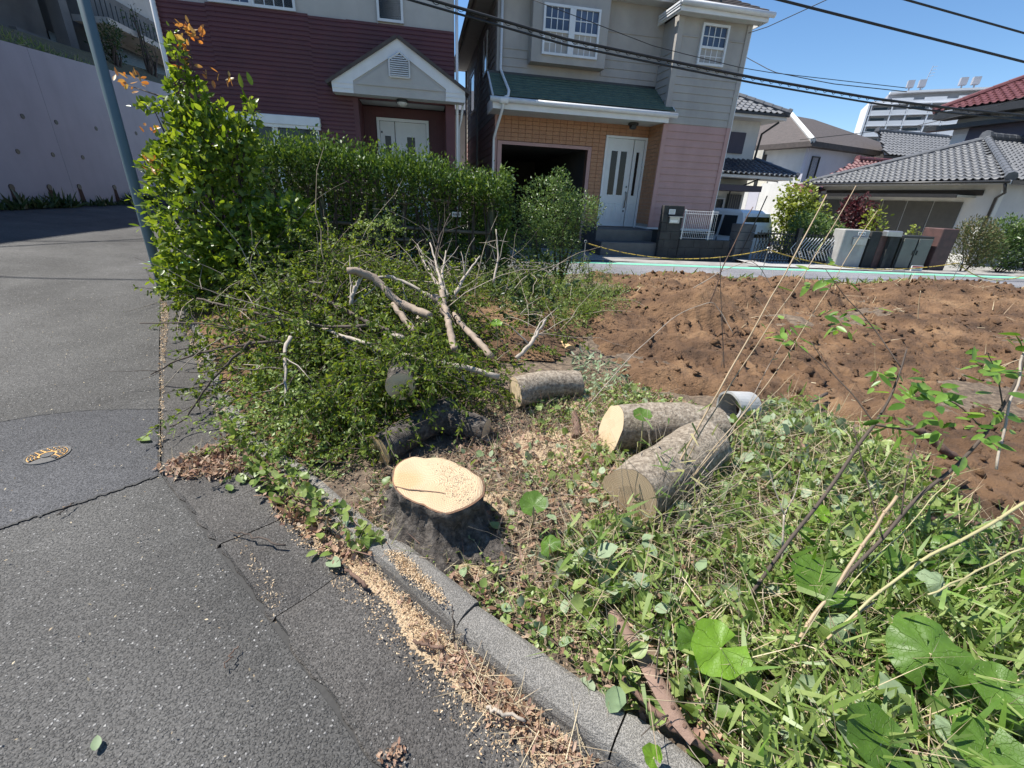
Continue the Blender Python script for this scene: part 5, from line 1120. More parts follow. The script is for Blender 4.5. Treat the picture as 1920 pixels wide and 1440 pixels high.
for k in range(3): bb('window', u2 + 1.6 + k * 2.6, u2 + 3.4 + k * 2.6, 2.54, 2.59, .6, 1.5, 'glass_black')
for k in range(3): bb('window', u2 + 1.2 + k * 2.6, u2 + 3.2 + k * 2.6, 3.14, 3.19, 4.2, 5.6, 'glass_dark')
for k in range(24): bb('railing_bar', u2 + .2 + k * .3, u2 + .23 + k * .3, 2.2, 2.23, z2 + .4, z2 + 1.3, 'dark_metal')

# sign pole at the kerb
pb = G(307, 548); ptop = AT(158, -30, pb[1])
SPo = thing('steel_pole', 'blue-grey painted steel pole rising out of frame beside the tall shrub', 'pole', pb)
rr = .052; mb = MB(); mb.tube([(0, 0, -.2), (0, 0, .25), (0.0, 0.0, 5.2)], [rr + .004, rr, rr], 20); obj('shaft', mb, 'pole_green', SPo, True)


# ---- overhead cables
def cable(name, label, pts, r_, group=None, n=30, sag=0.0):
    P = [np.array(p, float) for p in pts]; s_ = np.concatenate([[0], np.cumsum([np.linalg.norm(P[i + 1] - P[i]) for i in range(len(P) - 1)])]); t = np.linspace(0, s_[-1], n); A_ = np.array(P)
    q = np.stack([np.interp(t, s_, A_[:, k]) for k in range(3)], 1); f = t / s_[-1]; q[:, 2] -= sag * 4 * f * (1 - f)
    mb = MB(); mb.tube(q, r_, 6); return tag(obj(name, mb, 'cable_black', smooth=True), label, 'cable', group)
def AP_(px, py, Y): return AT(px, py, Y)
gc = 'power cables over the street'
def through(p0, p1, Y0, Y1, ext=1.6):
    a = AT(*p0, Y0); b_ = AT(*p1, Y1); return [a - (b_ - a) * ext * .3, a, b_, b_ + (b_ - a) * ext]
ca, cb = AT(800, -3, 8.2), AT(1060, 73, 8.6); cm = AT(1300, 123, 9.0); cd = AT(1420, 147, 9.3); ce = AT(1640, 185, 9.7); cf = AT(1800, 205, 10.1); cg = AT(2000, 224, 10.6)
main = [ca + (ca - cb) * 2.2, ca, cb, cm, cd, ce, cf, cg, cg + (cg - cf) * 3]
cable('power_cable', 'thick black bundled cable crossing in front of the pink house windows', main, .022, gc, 60)
low = [p + np.array([.0, .0, -.075]) for p in main]; cable('power_cable', 'second black cable slung just below the thick bundle', low, .016, gc, 60)
hel = MB(); A_ = np.array(main); s_ = np.concatenate([[0], np.cumsum(np.linalg.norm(np.diff(A_, axis=0), axis=1))]); t = np.linspace(s_[1], s_[7], 500); q = np.stack([np.interp(t, s_, A_[:, k]) for k in range(3)], 1); q[:, 2] += .022 * np.sin(t * 34) - .02; q[:, 1] += .022 * np.cos(t * 34); hel.tube(q, .005, 4); tag(obj('lashing_wire', hel, 'cable_black'), 'thin spiral wire lashing the two black cables together', 'wire')
cable('power_cable', 'heavy cable crossing the blue sky at top right, nearer of the two', through((1455, -2), (1920, 116), 8.6, 9.6), .020, gc)
cable('power_cable', 'thinner cable in the top right corner of the sky', through((1690, -3), (1920, 62), 8.6, 9.4), .016, gc)
cable('service_wire', 'thin wire from the pink house corner up to the right', [tuple(AT(1403, 62, 11.4)), tuple(AT(1440, 50, 11)), tuple(AT(1560, -5, 10))], .008, 'service wires to the pink house', 12)
cable('service_wire', 'thin wire slung from the pink house bracket towards the tower', [tuple(AT(1400, 108, 11.4)), tuple(AT(1450, 135, 10.5)), tuple(AT(1560, 157, 10)), tuple(AT(1700, 172, 9.9))], .007, 'service wires to the pink house', 14)
cable('service_wire', 'faint wire crossing above the grey bay window', [tuple(AT(990, -4, 9.2)), tuple(AT(1230, 88, 9.4)), tuple(AT(1410, 132, 9.6)), tuple(AT(1700, 165, 10))], .006, 'service wires to the pink house', 14)
cable('service_wire', 'pale wire rising to the red-tiled roof at the right', [tuple(AT(1500, 262, 14)), tuple(AT(1700, 240, 14)), tuple(AT(1840, 208, 13)), tuple(AT(1925, 180, 12))], .008, None, 14)
# cables further left, out of view, whose shadows lie across the road
for k, (sx, sy, ex_, ey_) in enumerate(((0, 463, 300, 446), (0, 452, 260, 452), (0, 519, 293, 525))):
    a, b_ = G(sx, sy), G(ex_, ey_); h = 7.0 + .3 * k; o = np.array(SUN) * (h / SUN.z); d = b_ - a
    cable('power_cable', ('upper', 'middle', 'lowest')[k] + ' of the cables above the side road, known by its shadow', [a + o - d * 2, a + o, b_ + o, b_ + o + d * .25], .022, gc, 12)

# car behind the shrub, only its nose showing
cp = AT(302, 372, 11.0)
CR = thing('parked_car', 'dark blue-black car whose pale bumper shows between pole and shrub', 'car', (cp[0] - .22, 11.0, terr(cp[0], 11.0)), R(-8))
cz = cp[2] - terr(cp[0], 11.0)
sec = [(0, .25), (-.02, .62), (.10, .86), (1.0, .98), (1.75, 1.42), (3.1, 1.45), (3.75, 1.0), (3.9, .3)]
mat('car_navy', (.02, .025, .04), (.03, .035, .05), .15, 3, spec=.8)
mb = MB(); n = len(sec); ins = [.05, .02, .05, .06, .2, .2, .08, .04]; lv_ = [(x, ins[i], z) for i, (x, z) in enumerate(sec)]; rv = [(x, 1.66 - ins[i], z) for i, (x, z) in enumerate(sec)]
mb.add(lv_ + rv, [(i, i + 1, n + i + 1, n + i) for i in range(n - 1)]); mb.add(lv_, [tuple(range(n))]); mb.add(rv, [tuple(range(n - 1, -1, -1))]); mb.add([lv_[0], rv[0], rv[-1], lv_[-1]], [(0, 1, 2, 3)]); obj('body', mb, 'car_navy', CR)
mb = MB(); mb.poly([(1.06, .06, 1.0), (1.06, 1.6, 1.0), (1.72, 1.48, 1.40), (1.72, .18, 1.40)]); obj('windscreen', mb, 'glass_dark', CR)
mb = MB(); mb.poly([(1.25, .058, 1.02), (3.5, .075, 1.02), (3.05, .19, 1.38), (1.85, .19, 1.38)]); obj('side_window', mb, 'glass_dark', CR)
mb = MB(); mb.tube([(-.06, .1, .42), (-.12, .5, .40), (-.12, 1.2, .40), (-.06, 1.56, .42)], .05, 8); obj('bumper', mb, 'white_metal', CR, True)
for y in (.25, 1.4): mb = MB(); mb.lathe([(.11, 0), (.08, .03)], 12); h_ = obj('headlight', mb, 'lamp_glass', CR); h_.location = (0, y, .66); h_.rotation_euler = (0, R(-80), 0)
for y in (.02, 1.5):
    for x in (.75, 3.1): mb = MB(); mb.tube([(x, y, .3), (x, y + .17, .3)], .30, 18); w = obj('wheel', mb, 'rubber', CR); mb = MB(); mb.tube([(x, y - .004, .3), (x, y + .174, .3)], .18, 14); obj('rim', mb, 'steel', w)

# ================================================================ STUMP, LOGS, CUT BRANCHES, PIPE, VALVE COVER
def wood_face(name, c1, c2, c3, ring=60, spot=None):
    m, nt, b, out = _nt(name); L = nt.links.new
    tc = nt.nodes.new('ShaderNodeTexCoord'); n0 = N(nt, 'ShaderNodeTexNoise'); n0.inputs['Scale'].default_value = 7; n0.inputs['Detail'].default_value = 3; L(tc.outputs['Object'], n0.inputs['Vector'])
    vm = N(nt, 'ShaderNodeVectorMath', operation='SCALE'); vm.inputs[3].default_value = .05; L(n0.outputs['Color'], vm.inputs[0]); va_ = N(nt, 'ShaderNodeVectorMath', operation='ADD'); L(tc.outputs['Object'], va_.inputs[0]); L(vm.outputs[0], va_.inputs[1])
    w = N(nt, 'ShaderNodeTexWave', wave_type='RINGS', rings_direction='Z'); w.inputs['Scale'].default_value = ring; w.inputs['Distortion'].default_value = 1.2; w.inputs['Detail'].default_value = 3; L(va_.outputs[0], w.inputs['Vector'])
    r1 = ramp(nt, [(.0, c1), (.6, tuple(x * .97 for x in c1)), (1, tuple(.45 * x + .55 * y for x, y in zip(c1, c2)))]); L(w.outputs[0], r1.inputs[0])
    n1 = N(nt, 'ShaderNodeTexNoise'); n1.inputs['Scale'].default_value = 4.2; n1.inputs['Detail'].default_value = 5; L(tc.outputs['Object'], n1.inputs['Vector']); r2 = ramp(nt, [(.48, 0), (.66, 1)]); L(n1.outputs[0], r2.inputs[0])
    mx = N(nt, 'ShaderNodeMix', data_type='RGBA'); mu = N(nt, 'ShaderNodeMath', operation='MULTIPLY'); mu.inputs[1].default_value = .75; L(r2.outputs[0], mu.inputs[0]); L(mu.outputs[0], mx.inputs[0]); L(r1.outputs[0], mx.inputs[6]); mx.inputs[7].default_value = (*c3, 1); fin = mx.outputs[2]
    if spot:
        ds = N(nt, 'ShaderNodeVectorMath', operation='DISTANCE'); ds.inputs[1].default_value = spot; L(va_.outputs[0], ds.inputs[0]); rs = ramp(nt, [(.060, .8), (.105, 0)]); L(ds.outputs['Value'], rs.inputs[0]); m2 = N(nt, 'ShaderNodeMix', data_type='RGBA'); L(rs.outputs[0], m2.inputs[0]); L(fin, m2.inputs[6])
        w2 = N(nt, 'ShaderNodeTexWave', bands_direction='Y'); w2.inputs['Scale'].default_value = 26; w2.inputs['Distortion'].default_value = 3; L(tc.outputs['Object'], w2.inputs['Vector']); rw_ = ramp(nt, [(.2, (.52, .35, .19)), (.8, (.44, .28, .14))]); L(w2.outputs[0], rw_.inputs[0]); L(rw_.outputs[0], m2.inputs[7]); fin = m2.outputs[2]
    L(fin, b.inputs['Base Color'])
    b.inputs['Roughness'].default_value = .85; b.inputs['Specular IOR Level'].default_value = .2
    n2 = N(nt, 'ShaderNodeTexWave'); n2.inputs['Scale'].default_value = 45; n2.inputs['Distortion'].default_value = 6; n2.inputs['Detail'].default_value = 4; L(tc.outputs['Object'], n2.inputs['Vector'])
    bp = N(nt, 'ShaderNodeBump'); bp.inputs['Strength'].default_value = .35; bp.inputs['Distance'].default_value = .003; L(n2.outputs[0], bp.inputs['Height']); L(bp.outputs[0], b.inputs['Normal'])
wood_face('stump_face', (.53, .41, .27), (.30, .19, .10), (.47, .33, .20), 30, spot=(-.115, .02, .0))
wood_face('log_face', (.58, .46, .31), (.46, .34, .20), (.48, .35, .21), 34)
wood_face('log_face_tan', (.60, .42, .23), (.46, .30, .15), (.55, .36, .18), 40)
wood_face('log_face_grey', (.44, .335, .215), (.24, .165, .10), (.30, .215, .13), 36)
mat('bark_dark', (.07, .058, .05), rough=.95, stops=[(.3, (.035, .029, .025)), (.5, (.115, .097, .082)), (.7, (.24, .21, .18))], scale=30, detail=12, bump=1.0, bscale=50, dist=.04)
mat('bark_grey', (.3, .26, .2), rough=.95, stops=[(.3, (.10, .078, .058)), (.45, (.24, .195, .145)), (.6, (.37, .31, .24)), (.75, (.50, .44, .36))], scale=42, detail=10, bump=1.0, bscale=75, dist=.014)
mat('bark_smooth', (.36, .28, .21), (.25, .19, .14), .8, 14, bump=.5, bscale=60)
mat('bark_pale', (.44, .38, .31), (.30, .25, .20), .8, 18, bump=.4, bscale=60)
mat('bark_brown', (.17, .10, .07), (.10, .06, .042), .8, 16, bump=.6, bscale=50)
mat('twig_dark', (.09, .065, .05), (.06, .045, .035), .8, 14, bump=.3, bscale=60)
mat('twig_pale', (.40, .34, .27), (.26, .21, .16), .8, 10)
mat('cane_tan', (.42, .31, .19), (.27, .20, .12), .55, 8, stretch=(1, 1, .3))
mat('cane_green', (.42, .38, .19), (.32, .28, .15), .5, 8)
mat('bark_slab', (.27, .175, .13), (.18, .115, .085), .75, 18, bump=.6, bscale=60)
mat('pipe_grey', (.46, .46, .45), (.33, .33, .32), .75, 6, bump=.2, dirt=.6)
mat('cover_orange', (.66, .37, .10), (.52, .29, .09), .7, 14, dirt=.2)
mat('cover_iron', (.10, .095, .09), (.05, .05, .05), .6, 20, bump=.4)

def depth(p): return float((np.array(p) - np.array([0, 0, CAM_H])) @ _fw)
def rpx(p, px): return px * depth(p) / FPX

# ---- the stump
TZ = .275
tp = [(738, 890), (741, 876), (757, 862), (776, 856), (797, 860), (817, 858), (838, 862), (860, 873), (888, 887), (903, 898), (905, 928), (882, 946), (857, 957), (837, 963), (818, 958), (795, 946), (768, 936), (750, 924), (741, 913)]
tp = np.array([PZ(x, y, TZ) for x, y in tp]); c0 = tp.mean(0)
an = np.arctan2(tp[:, 1] - c0[1], tp[:, 0] - c0[0]); rad = np.hypot(tp[:, 0] - c0[0], tp[:, 1] - c0[1]); o_ = np.argsort(an); an, rad = an[o_], rad[o_]
NA = 96; ang = np.linspace(-math.pi, math.pi, NA, endpoint=False); ro = np.interp(ang, np.concatenate([an - 2 * math.pi, an, an + 2 * math.pi]), np.tile(rad, 3))
ST = thing('tree_stump', 'freshly sawn wide tree stump with pale cut top beside the kerb', 'stump', (c0[0], c0[1], .05))
gz0 = terr(c0[0], c0[1]) + .04 - .05
levels = [(TZ - .05, 1.0, 0), (TZ - .06, 1.03, .3), (TZ - .09, 1.02, .6), (.17, .98, 1.0), (.13, .98, 1.0), (.09, 1.02, 1.0), (.06, 1.12, 1.0), (.035, 1.24, 1.0), (.015, 1.38, 1.0), (-.04, 1.5, 1.0)]
roots = [(-2.35, .55), (-1.45, .60), (-.62, .62), (.4, .35), (2.7, .45), (1.6, .3)]
V = []
for z, s_, nz_ in levels:
    fl = np.zeros(NA); k = max(0, (.14 - z) / .16)
    for a, h in roots: d = np.angle(np.exp(1j * (ang - a))); fl += h * np.exp(-(d / .22) ** 2) * k ** 1.3
    cre = -.10 * k * np.exp(-(np.angle(np.exp(1j * (ang + .95))) / .16) ** 2) - .10 * k * np.exp(-(np.angle(np.exp(1j * (ang + 1.85))) / .16) ** 2)
    nn = fbm(np.cos(ang) * 4 + 9, np.sin(ang) * 4 + z * 9, 5, 5) * .30 + fbm(np.cos(ang) * 12, np.sin(ang) * 12 + z * 20, 5, 15) * .34
    r_ = ro * (s_ + fl + cre + nn * nz_)
    zz = z + (fbm(np.cos(ang) * 3, np.sin(ang) * 3, 2, 77) * .025 if z < TZ - .055 else 0)
    V.append(np.stack([np.cos(ang) * r_, np.sin(ang) * r_, np.broadcast_to(zz, r_.shape)], 1))
V = np.concatenate(V); i = np.arange(len(levels) - 1)[:, None] * NA; j = np.arange(NA)[None]; F = np.stack([i + j, i + NA + j, i + NA + (j + 1) % NA, i + (j + 1) % NA], -1).reshape(-1, 4)[:, ::-1]
npmesh('bark', V, F, 'bark_dark', ST, smooth=True)
tv = [np.array([[0, 0, 0.0]])]; rings = [.3, .6, .85, .97, 1.0]
for q in rings: hz = fbm(np.cos(ang) * q * 2.2, np.sin(ang) * q * 2.2, 3, 91) * .02 * (q < .99); tv.append(np.stack([np.cos(ang) * ro * q, np.sin(ang) * ro * q, hz - (.006 if q == 1 else 0)], 1))
tv = np.concatenate(tv); f = [(0, 1 + j_, 1 + (j_ + 1) % NA) for j_ in range(NA)]
mb = MB(); mb.add(tv, f + [(1 + a * NA + j_, 1 + (a + 1) * NA + j_, 1 + (a + 1) * NA + (j_ + 1) % NA, 1 + a * NA + (j_ + 1) % NA) for a in range(4) for j_ in range(NA)])
tf = obj('cut_face', mb, 'stump_face', ST, True); tf.location = (0, 0, TZ - .048)
mat('bark_rim', (.26, .14, .08), (.14, .08, .05), .9, 30, bump=.5)
mb = MB(); a_ = np.stack([np.cos(ang) * ro * .985, np.sin(ang) * ro * .985, 0 * ang + TZ - .049], 1); b_ = np.stack([np.cos(ang) * ro * 1.02, np.sin(ang) * ro * 1.02, 0 * ang + TZ - .052], 1)
mb.add(list(a_) + list(b_), [(j_, NA + j_, NA + (j_ + 1) % NA, (j_ + 1) % NA) for j_ in range(NA)]); obj('bark_edge', mb, 'bark_rim', ST)
cr = [PZ(*q, TZ) for q in ((741, 914), (765, 920), (795, 922), (822, 925), (835, 927))]
mb = MB()
for k in range(len(cr) - 1):
    p, q = cr[k] - c0, cr[k + 1] - c0; w = .0035 * (1 - .15 * k); mb.quad((p[0], p[1] - w, TZ - .0435), (q[0], q[1] - w, TZ - .0435), (q[0], q[1] + w, TZ - .0435), (p[0], p[1] + w, TZ - .0435))
obj('saw_crack', mb, 'bark_brown', ST)

# ---- logs
def log(label, A, B, r0, r1, bark, face, bend=0.0, name='log', cat='log', group='sawn logs lying round the stump', rough=.10, face2=None, seg=14, n=28, taper_ob=0.0):
    A, B = np.array(A, float), np.array(B, float); mid = (A + B) / 2; base = np.array([mid[0], mid[1], min(A[2] - r0, B[2] - r1)])
    th_ = thing(name, label, cat, base, 0, group); t = unit(B - A); side_ = unit(np.cross(t, [0, 0, 1])); up = np.cross(side_, t); vs = []; sd = rnd.random() * 50
    for i in range(seg + 1):
        f = i / seg; c = A + (B - A) * f + side_ * bend * math.sin(f * math.pi) - base; r_ = r0 + (r1 - r0) * f
        a = np.linspace(0, 2 * math.pi, n, endpoint=False); lump = 1 + fbm(np.cos(a) * 1.4 + sd, np.sin(a) * 1.4 + f * 4, 4, 3) * rough * 3 + fbm(np.cos(a) * 7 + sd, np.sin(a) * 7 + f * 16, 3, 8) * rough
        c = c + t * 0
        vs.append(c + (side_ * np.cos(a)[:, None] + up * np.sin(a)[:, None]) * (r_ * lump)[:, None] + t[None] * (np.sin(a)[:, None] * taper_ob * r_ * (1 - 2 * f)))
    V = np.concatenate(vs); i = np.arange(seg)[:, None] * n; j = np.arange(n)[None]; F = np.stack([i + j, i + (j + 1) % n, i + n + (j + 1) % n, i + n + j], -1).reshape(-1, 4)
    npmesh('bark', V, F, bark, th_, smooth=True)
    for k, (ring, sg, fm) in enumerate(((vs[0], -1, face), (vs[-1], 1, face2 or face))):
        cc = ring.mean(0); z = t * sg; q = Vector(z).to_track_quat('Z', 'Y').to_matrix(); Mi = np.array(q.inverted()); loc = (ring - cc) @ Mi.T
        rr = [np.zeros((1, 3))] + [loc * s_ * .995 + np.array([0, 0, .001 + .004 * (1 - s_)]) for s_ in (.4, .75, 1.0)]; pv = np.concatenate(rr)
        mb = MB(); ff = [(0, 1 + j_, 1 + (j_ + 1) % n) for j_ in range(n)] + [(1 + a * n + j_, 1 + (a + 1) * n + j_, 1 + (a + 1) * n + (j_ + 1) % n, 1 + a * n + (j_ + 1) % n) for a in range(2) for j_ in range(n)]
        mb.add(pv, [f_ if sg > 0 else f_[::-1] for f_ in ff]); fo = obj('cut_face', mb, fm, th_); fo.location = tuple(cc); fo.rotation_mode = 'QUATERNION'; fo.rotation_quaternion = q.to_quaternion()
    return th_
def LZ(px, py, r_, g=.055): return PZ(px, py, float(terr(0, 2.2)) + g + r_)
a, b_ = LZ(1180, 931, .145), LZ(1322, 832, .145); log('biggest log, thick and grey-barked, its sawn end facing the stump', a, b_, .148, .150, 'bark_grey', 'log_face_grey', rough=.10)
a, b_ = LZ(1145, 803, .125), LZ(1352, 797, .12); log('thick grey log lying behind the biggest log, bright oval end towards the stump', a, b_, .150, .125, 'bark_grey', 'log_face', -.02, rough=.10, taper_ob=.3)
a, b_ = LZ(966, 735, .11, .09), LZ(1082, 718, .11, .09); log('curved sawdust-covered log in the middle of the clearing by the brush pile', a, b_, .112, .10, 'bark_grey', 'log_face', -.04, rough=.10)
a, b_ = LZ(711, 845, .085), LZ(842, 768, .09, .09); log('slim dark log just behind the stump, tan sawn end towards the road', a, b_, .088, .095, 'bark_dark', 'log_face_tan')
a = LZ(750, 724, .10, .34); log('short log propped on top of the dark log under hanging leaves', a, a + np.array([-.05, .24, .0]), .085, .085, 'bark_dark', 'log_face')
a, b_ = LZ(838, 786, .09), LZ(912, 806, .075); log('dark shaded log lying crosswise at the inner end of the slim log', a, b_, .095, .075, 'bark_dark', 'log_face')
a, b_ = LZ(1067, 660, .05, .06), LZ(1036, 640, .05, .07); log('small peeled yellow log by the edge of the dug soil', a, b_, rpx(a, 13), rpx(a, 11), 'log_face_tan', 'log_face_tan', rough=.05)
a, b_ = LZ(803, 614, .05, .35), LZ(782, 596, .05, .36); log('short pale branch stub in the heart of the brush pile', a, b_, rpx(a, 12), rpx(a, 10), 'bark_pale', 'log_face')
a, b_ = PZ(1080, 822, .08), PZ(1076, 775, .10); log('stubby reddish-brown stick lying between the curved log and the big logs', a, b_, rpx(a, 9), rpx(a, 6), 'bark_brown', 'bark_brown', .01, name='stick', cat='stick', group=None)

# ---- limbs and long branches of the brush pile
def limb(label, pts, r0, r1, bark='bark_smooth', name='branch', cat='branch', group='cut branches on the brush pile', twigs=0, n=8, tw_mat=None, fixed=False):
    """pts: (px, py, Y); radii in photo pixels"""
    P = [AT(p[0], p[1], p[2] * (.93 if p[2] < 4.25 else .97)) for p in pts]; P = np.array(P)
    s_ = np.concatenate([[0], np.cumsum(np.linalg.norm(np.diff(P, axis=0), axis=1))]); m_ = max(8, len(P) * 4); t = np.linspace(0, s_[-1], m_)
    Q = np.stack([np.interp(t, s_, P[:, k]) for k in range(3)], 1)
    for _ in range(2): Q[1:-1] = (Q[:-2] + 2 * Q[1:-1] + Q[2:]) / 4
    wob = .004 if r0 < 8 else .006; Q[1:-1] += nr.normal(0, wob, Q[1:-1].shape)
    ra = [rpx(Q[i], r0 + (r1 - r0) * i / (m_ - 1)) * (1 + rnd.uniform(-.10, .10)) for i in range(m_)]
    base = Q[np.argmin(Q[:, 2])].copy(); th_ = thing(name, label, cat, base, 0, group)
    mb = MB(); mb.tube(Q - base, ra, n); obj('stem', mb, bark, th_, True)
    for k in range(twigs):
        i = rnd.randrange(m_ // 4, m_ - 1); d = unit(Q[min(i + 1, m_ - 1)] - Q[i - 1] + nr.normal(0, .6, 3) * np.linalg.norm(Q[min(i + 1, m_ - 1)] - Q[i - 1])); ln = rnd.uniform(.12, .4)
        p = [Q[i] - base]; 
        for q_ in range(4): d = unit(d + nr.normal(0, .18, 3)); p.append(p[-1] + d * ln / 4)
        mb = MB(); mb.tube(p, [ra[i] * .5, ra[i] * .42, ra[i] * .34, ra[i] * .25, ra[i] * .12], 5); obj('twig', mb, tw_mat or bark, th_, True)
    return th_
limb('thick arched smooth branch rising highest over the brush pile', [(651, 508, 3.75), (672, 508, 3.8), (700, 518, 3.85), (722, 543, 3.8), (745, 566, 3.75), (775, 580, 3.7), (806, 592, 3.6)], 7, 7.5)
limb('thin arched branch springing from behind the thick arched one', [(690, 517, 4.0), (740, 521, 4.0), (775, 535, 3.95), (815, 562, 3.85)], 3, 3, 'bark_pale', twigs=3)
limb('upright cut limb crossing the middle of the pile, pale lower end', [(827, 545, 3.9), (834, 575, 3.75), (843, 612, 3.55), (848, 640, 3.4), (853, 657, 3.3)], 5, 7)
limb('stubby limb with blackened end leaning on the upright cut limb', [(815, 553, 3.85), (826, 570, 3.8), (836, 590, 3.75)], 8, 8)
limb('straight peeled limb sloping down to the right of the pile', [(850, 588, 3.8), (872, 615, 3.6), (897, 642, 3.4), (922, 670, 3.2)], 4.5, 7, 'bark_smooth', twigs=2)
limb('forked limb slanting under the thick arched branch', [(737, 570, 3.75), (756, 598, 3.6), (778, 622, 3.45)], 5, 6.5)
limb('dark branch running from the left into the heart of the pile', [(560, 540, 4.1), (620, 566, 3.9), (690, 605, 3.5), (757, 632, 3.3)], 3, 5, 'twig_dark', twigs=5)
limb('long pale grey branch lying across the front of the pile', [(560, 597, 3.6), (640, 630, 3.3), (720, 658, 3.05), (760, 668, 3.0), (850, 684, 2.95), (936, 707, 2.95)], 2.5, 5.5, 'bark_pale', twigs=4)
limb('short white broken piece of branch among dark twigs', [(722, 627, 3.3), (758, 634, 3.25)], 6, 5, 'bark_pale')
limb('forked grey branch leaning towards the soil edge', [(968, 672, 3.3), (988, 652, 3.35), (1008, 625, 3.5), (1024, 598, 3.6)], 4.5, 2.5, 'bark_pale', twigs=4)
limb('pale forked twig standing up at the left of the pile', [(664, 590, 3.7), (658, 565, 3.7), (664, 545, 3.75), (674, 522, 3.8)], 5, 2, 'bark_pale', twigs=4)
limb('hanging pale twig above the leafy slope beside the gutter', [(545, 632, 2.9), (532, 660, 2.75), (537, 700, 2.6), (534, 770, 2.4)], 4, 1.5, 'bark_pale', twigs=3)
limb('long bare twig reaching out left over the road', [(520, 640, 3.0), (465, 645, 3.1), (400, 655, 3.2), (340, 672, 3.3), (283, 702, 3.3)], 3, 1.2, 'twig_dark', twigs=5)
limb('uppermost bare twig reaching over the road', [(540, 648, 3.1), (430, 612, 3.5), (350, 604, 3.7), (262, 606, 3.9)], 2.5, 1, 'twig_dark', twigs=3)
limb('drooping twig ending over the gutter slabs', [(470, 640, 2.9), (440, 670, 2.85), (395, 715, 2.75), (345, 790, 2.6), (318, 800, 2.5)], 3, 1.2, 'twig_dark', twigs=4)
limb('long branch sweeping from the tall shrub into the pile', [(370, 560, 4.1), (450, 580, 3.8), (540, 600, 3.5), (625, 615, 3.35), (690, 610, 3.3)], 2, 3, 'twig_dark', twigs=6)
k = 0
for lab, pts in (('leftmost of the pale twigs fanned out before the hedge', [(836, 560, 4.2), (812, 520, 4.5), (790, 480, 4.8)]), ('tallest pale twig fanned out before the hedge', [(832, 548, 4.2), (820, 505, 4.5), (806, 455, 4.8)]), ('inner pale twig fanned out before the hedge', [(838, 555, 4.2), (828, 520, 4.4), (836, 470, 4.7)]), ('rightmost of the pale twigs fanned out before the hedge', [(850, 560, 4.3), (868, 525, 4.5), (900, 480, 4.8)])):
    limb(lab, pts, 4, 1.2, 'bark_pale', twigs=5)
limb('thin upright twig standing alone in front of the hedge right end', [(925, 530, 4.9), (935, 480, 5.1), (930, 430, 5.2)], 2.5, 1, 'bark_pale', twigs=6)
limb('brown twig rising near the bamboo fence middle', [(815, 500, 4.9), (822, 450, 5.1), (845, 400, 5.2)], 2.5, 1, 'twig_dark', twigs=6)
# bark strip and stick by the kerb end
P = [G(1148, 1148, .14), G(1185, 1200, .155), G(1215, 1250, .155), G(1245, 1305, .15), G(1270, 1350, .14), G(1300, 1392, .13)]; P = np.array(P)
th_ = thing('bark_strip', 'long flat strip of brown knotty bark lying near the kerb end', 'bark strip', P[2] - (0, 0, .02)); mb = MB(); w = [.019, .024, .026, .026, .024, .014]
L_, R2 = [], []
for i, p in enumerate(P):
    t = unit(P[min(i + 1, 5)] - P[max(0, i - 1)]); n_ = unit(np.cross(t, [0, 0, 1])); c = p - (P[2] - np.array([0, 0, .02]))
    L_.append([c - n_ * w[i], c - n_ * w[i] * .55 + (0, 0, .010), c + (0, 0, .014), c + n_ * w[i] * .55 + (0, 0, .010), c + n_ * w[i]])
mb.add([q for r_ in L_ for q in r_], [(i * 5 + j, i * 5 + j + 1, (i + 1) * 5 + j + 1, (i + 1) * 5 + j) for i in range(5) for j in range(4)]); obj('strip', mb, 'bark_slab', th_, True)
for k in range(6):
    i = k * .8 + .4; p = P[int(i)] + (P[int(i) + 1] - P[int(i)]) * (i % 1) - (P[2] - np.array([0, 0, .02])); mb = MB(); mb.lathe([(.004, .017), (.007, .014)], 7, tuple(p)); obj('knot', mb, 'bark_brown', th_)
def gstick(label, pts, r0, r1, m_, name='stick', z=.02, cat='stick', group=None, twigs=0):
    P = [G(x, y, z + (pts_z[0] if pts_z else 0)) for x, y, *pts_z in pts]; base = P[0].copy(); th_ = thing(name, label, cat, base, 0, group); P = np.array(P); s_ = np.linspace(0, 1, len(P)); t = np.linspace(0, 1, len(P) * 4); Q = np.stack([np.interp(t, s_, P[:, k]) for k in range(3)], 1); Q[1:-1] += nr.normal(0, .004, Q[1:-1].shape)
    mb = MB(); mb.tube(Q - base, [rpx(Q[i], r0 + (r1 - r0) * i / (len(Q) - 1)) for i in range(len(Q))], 7); obj('stem', mb, m_, th_, True); return th_
gstick('long thin brown stick lying beside the bark strip', [(1158, 1268, .1), (1210, 1318, .1), (1270, 1370, .1), (1375, 1435, .09)], 5, 8, 'bark_brown')
gstick('dark root poking from the dug soil behind the pipe', [(1470, 790, .08), (1500, 765, .12), (1550, 738, .15)], 5, 3, 'twig_dark', name='root', cat='root')
gstick('brown bent root lying on the soil at the right', [(1640, 985, .12), (1720, 975, .16), (1790, 968, .16), (1835, 985, .12)], 5, 7, 'bark_brown', name='root', cat='root')
gstick('thick dark root half buried below the leafy sapling', [(1715, 800, .25), (1745, 822, .18), (1770, 845, .12), (1795, 862, .06)], 7, 8, 'bark_brown', name='root', cat='root')
gstick('brown curved stick lying in the sawdust by the kerb', [(648, 1068, .02), (668, 1082, .02), (688, 1100, .02)], 3, 4, 'bark_brown')
gstick('thin grey twig on the gutter slab left of the kerb', [(432, 995, .005), (470, 1005, .02), (535, 1022, .01)], 1.2, 2, 'twig_dark')
gstick('short stick lying on the sawdust halfway along the kerb', [(775, 1200, .02), (800, 1208, .03), (832, 1218, .03)], 3, 3.5, 'bark_brown')
gstick('peeled stick near the lower end of the sawdust strip', [(912, 1328, .03), (940, 1338, .04), (985, 1352, .03)], 4, 3, 'bark_pale')
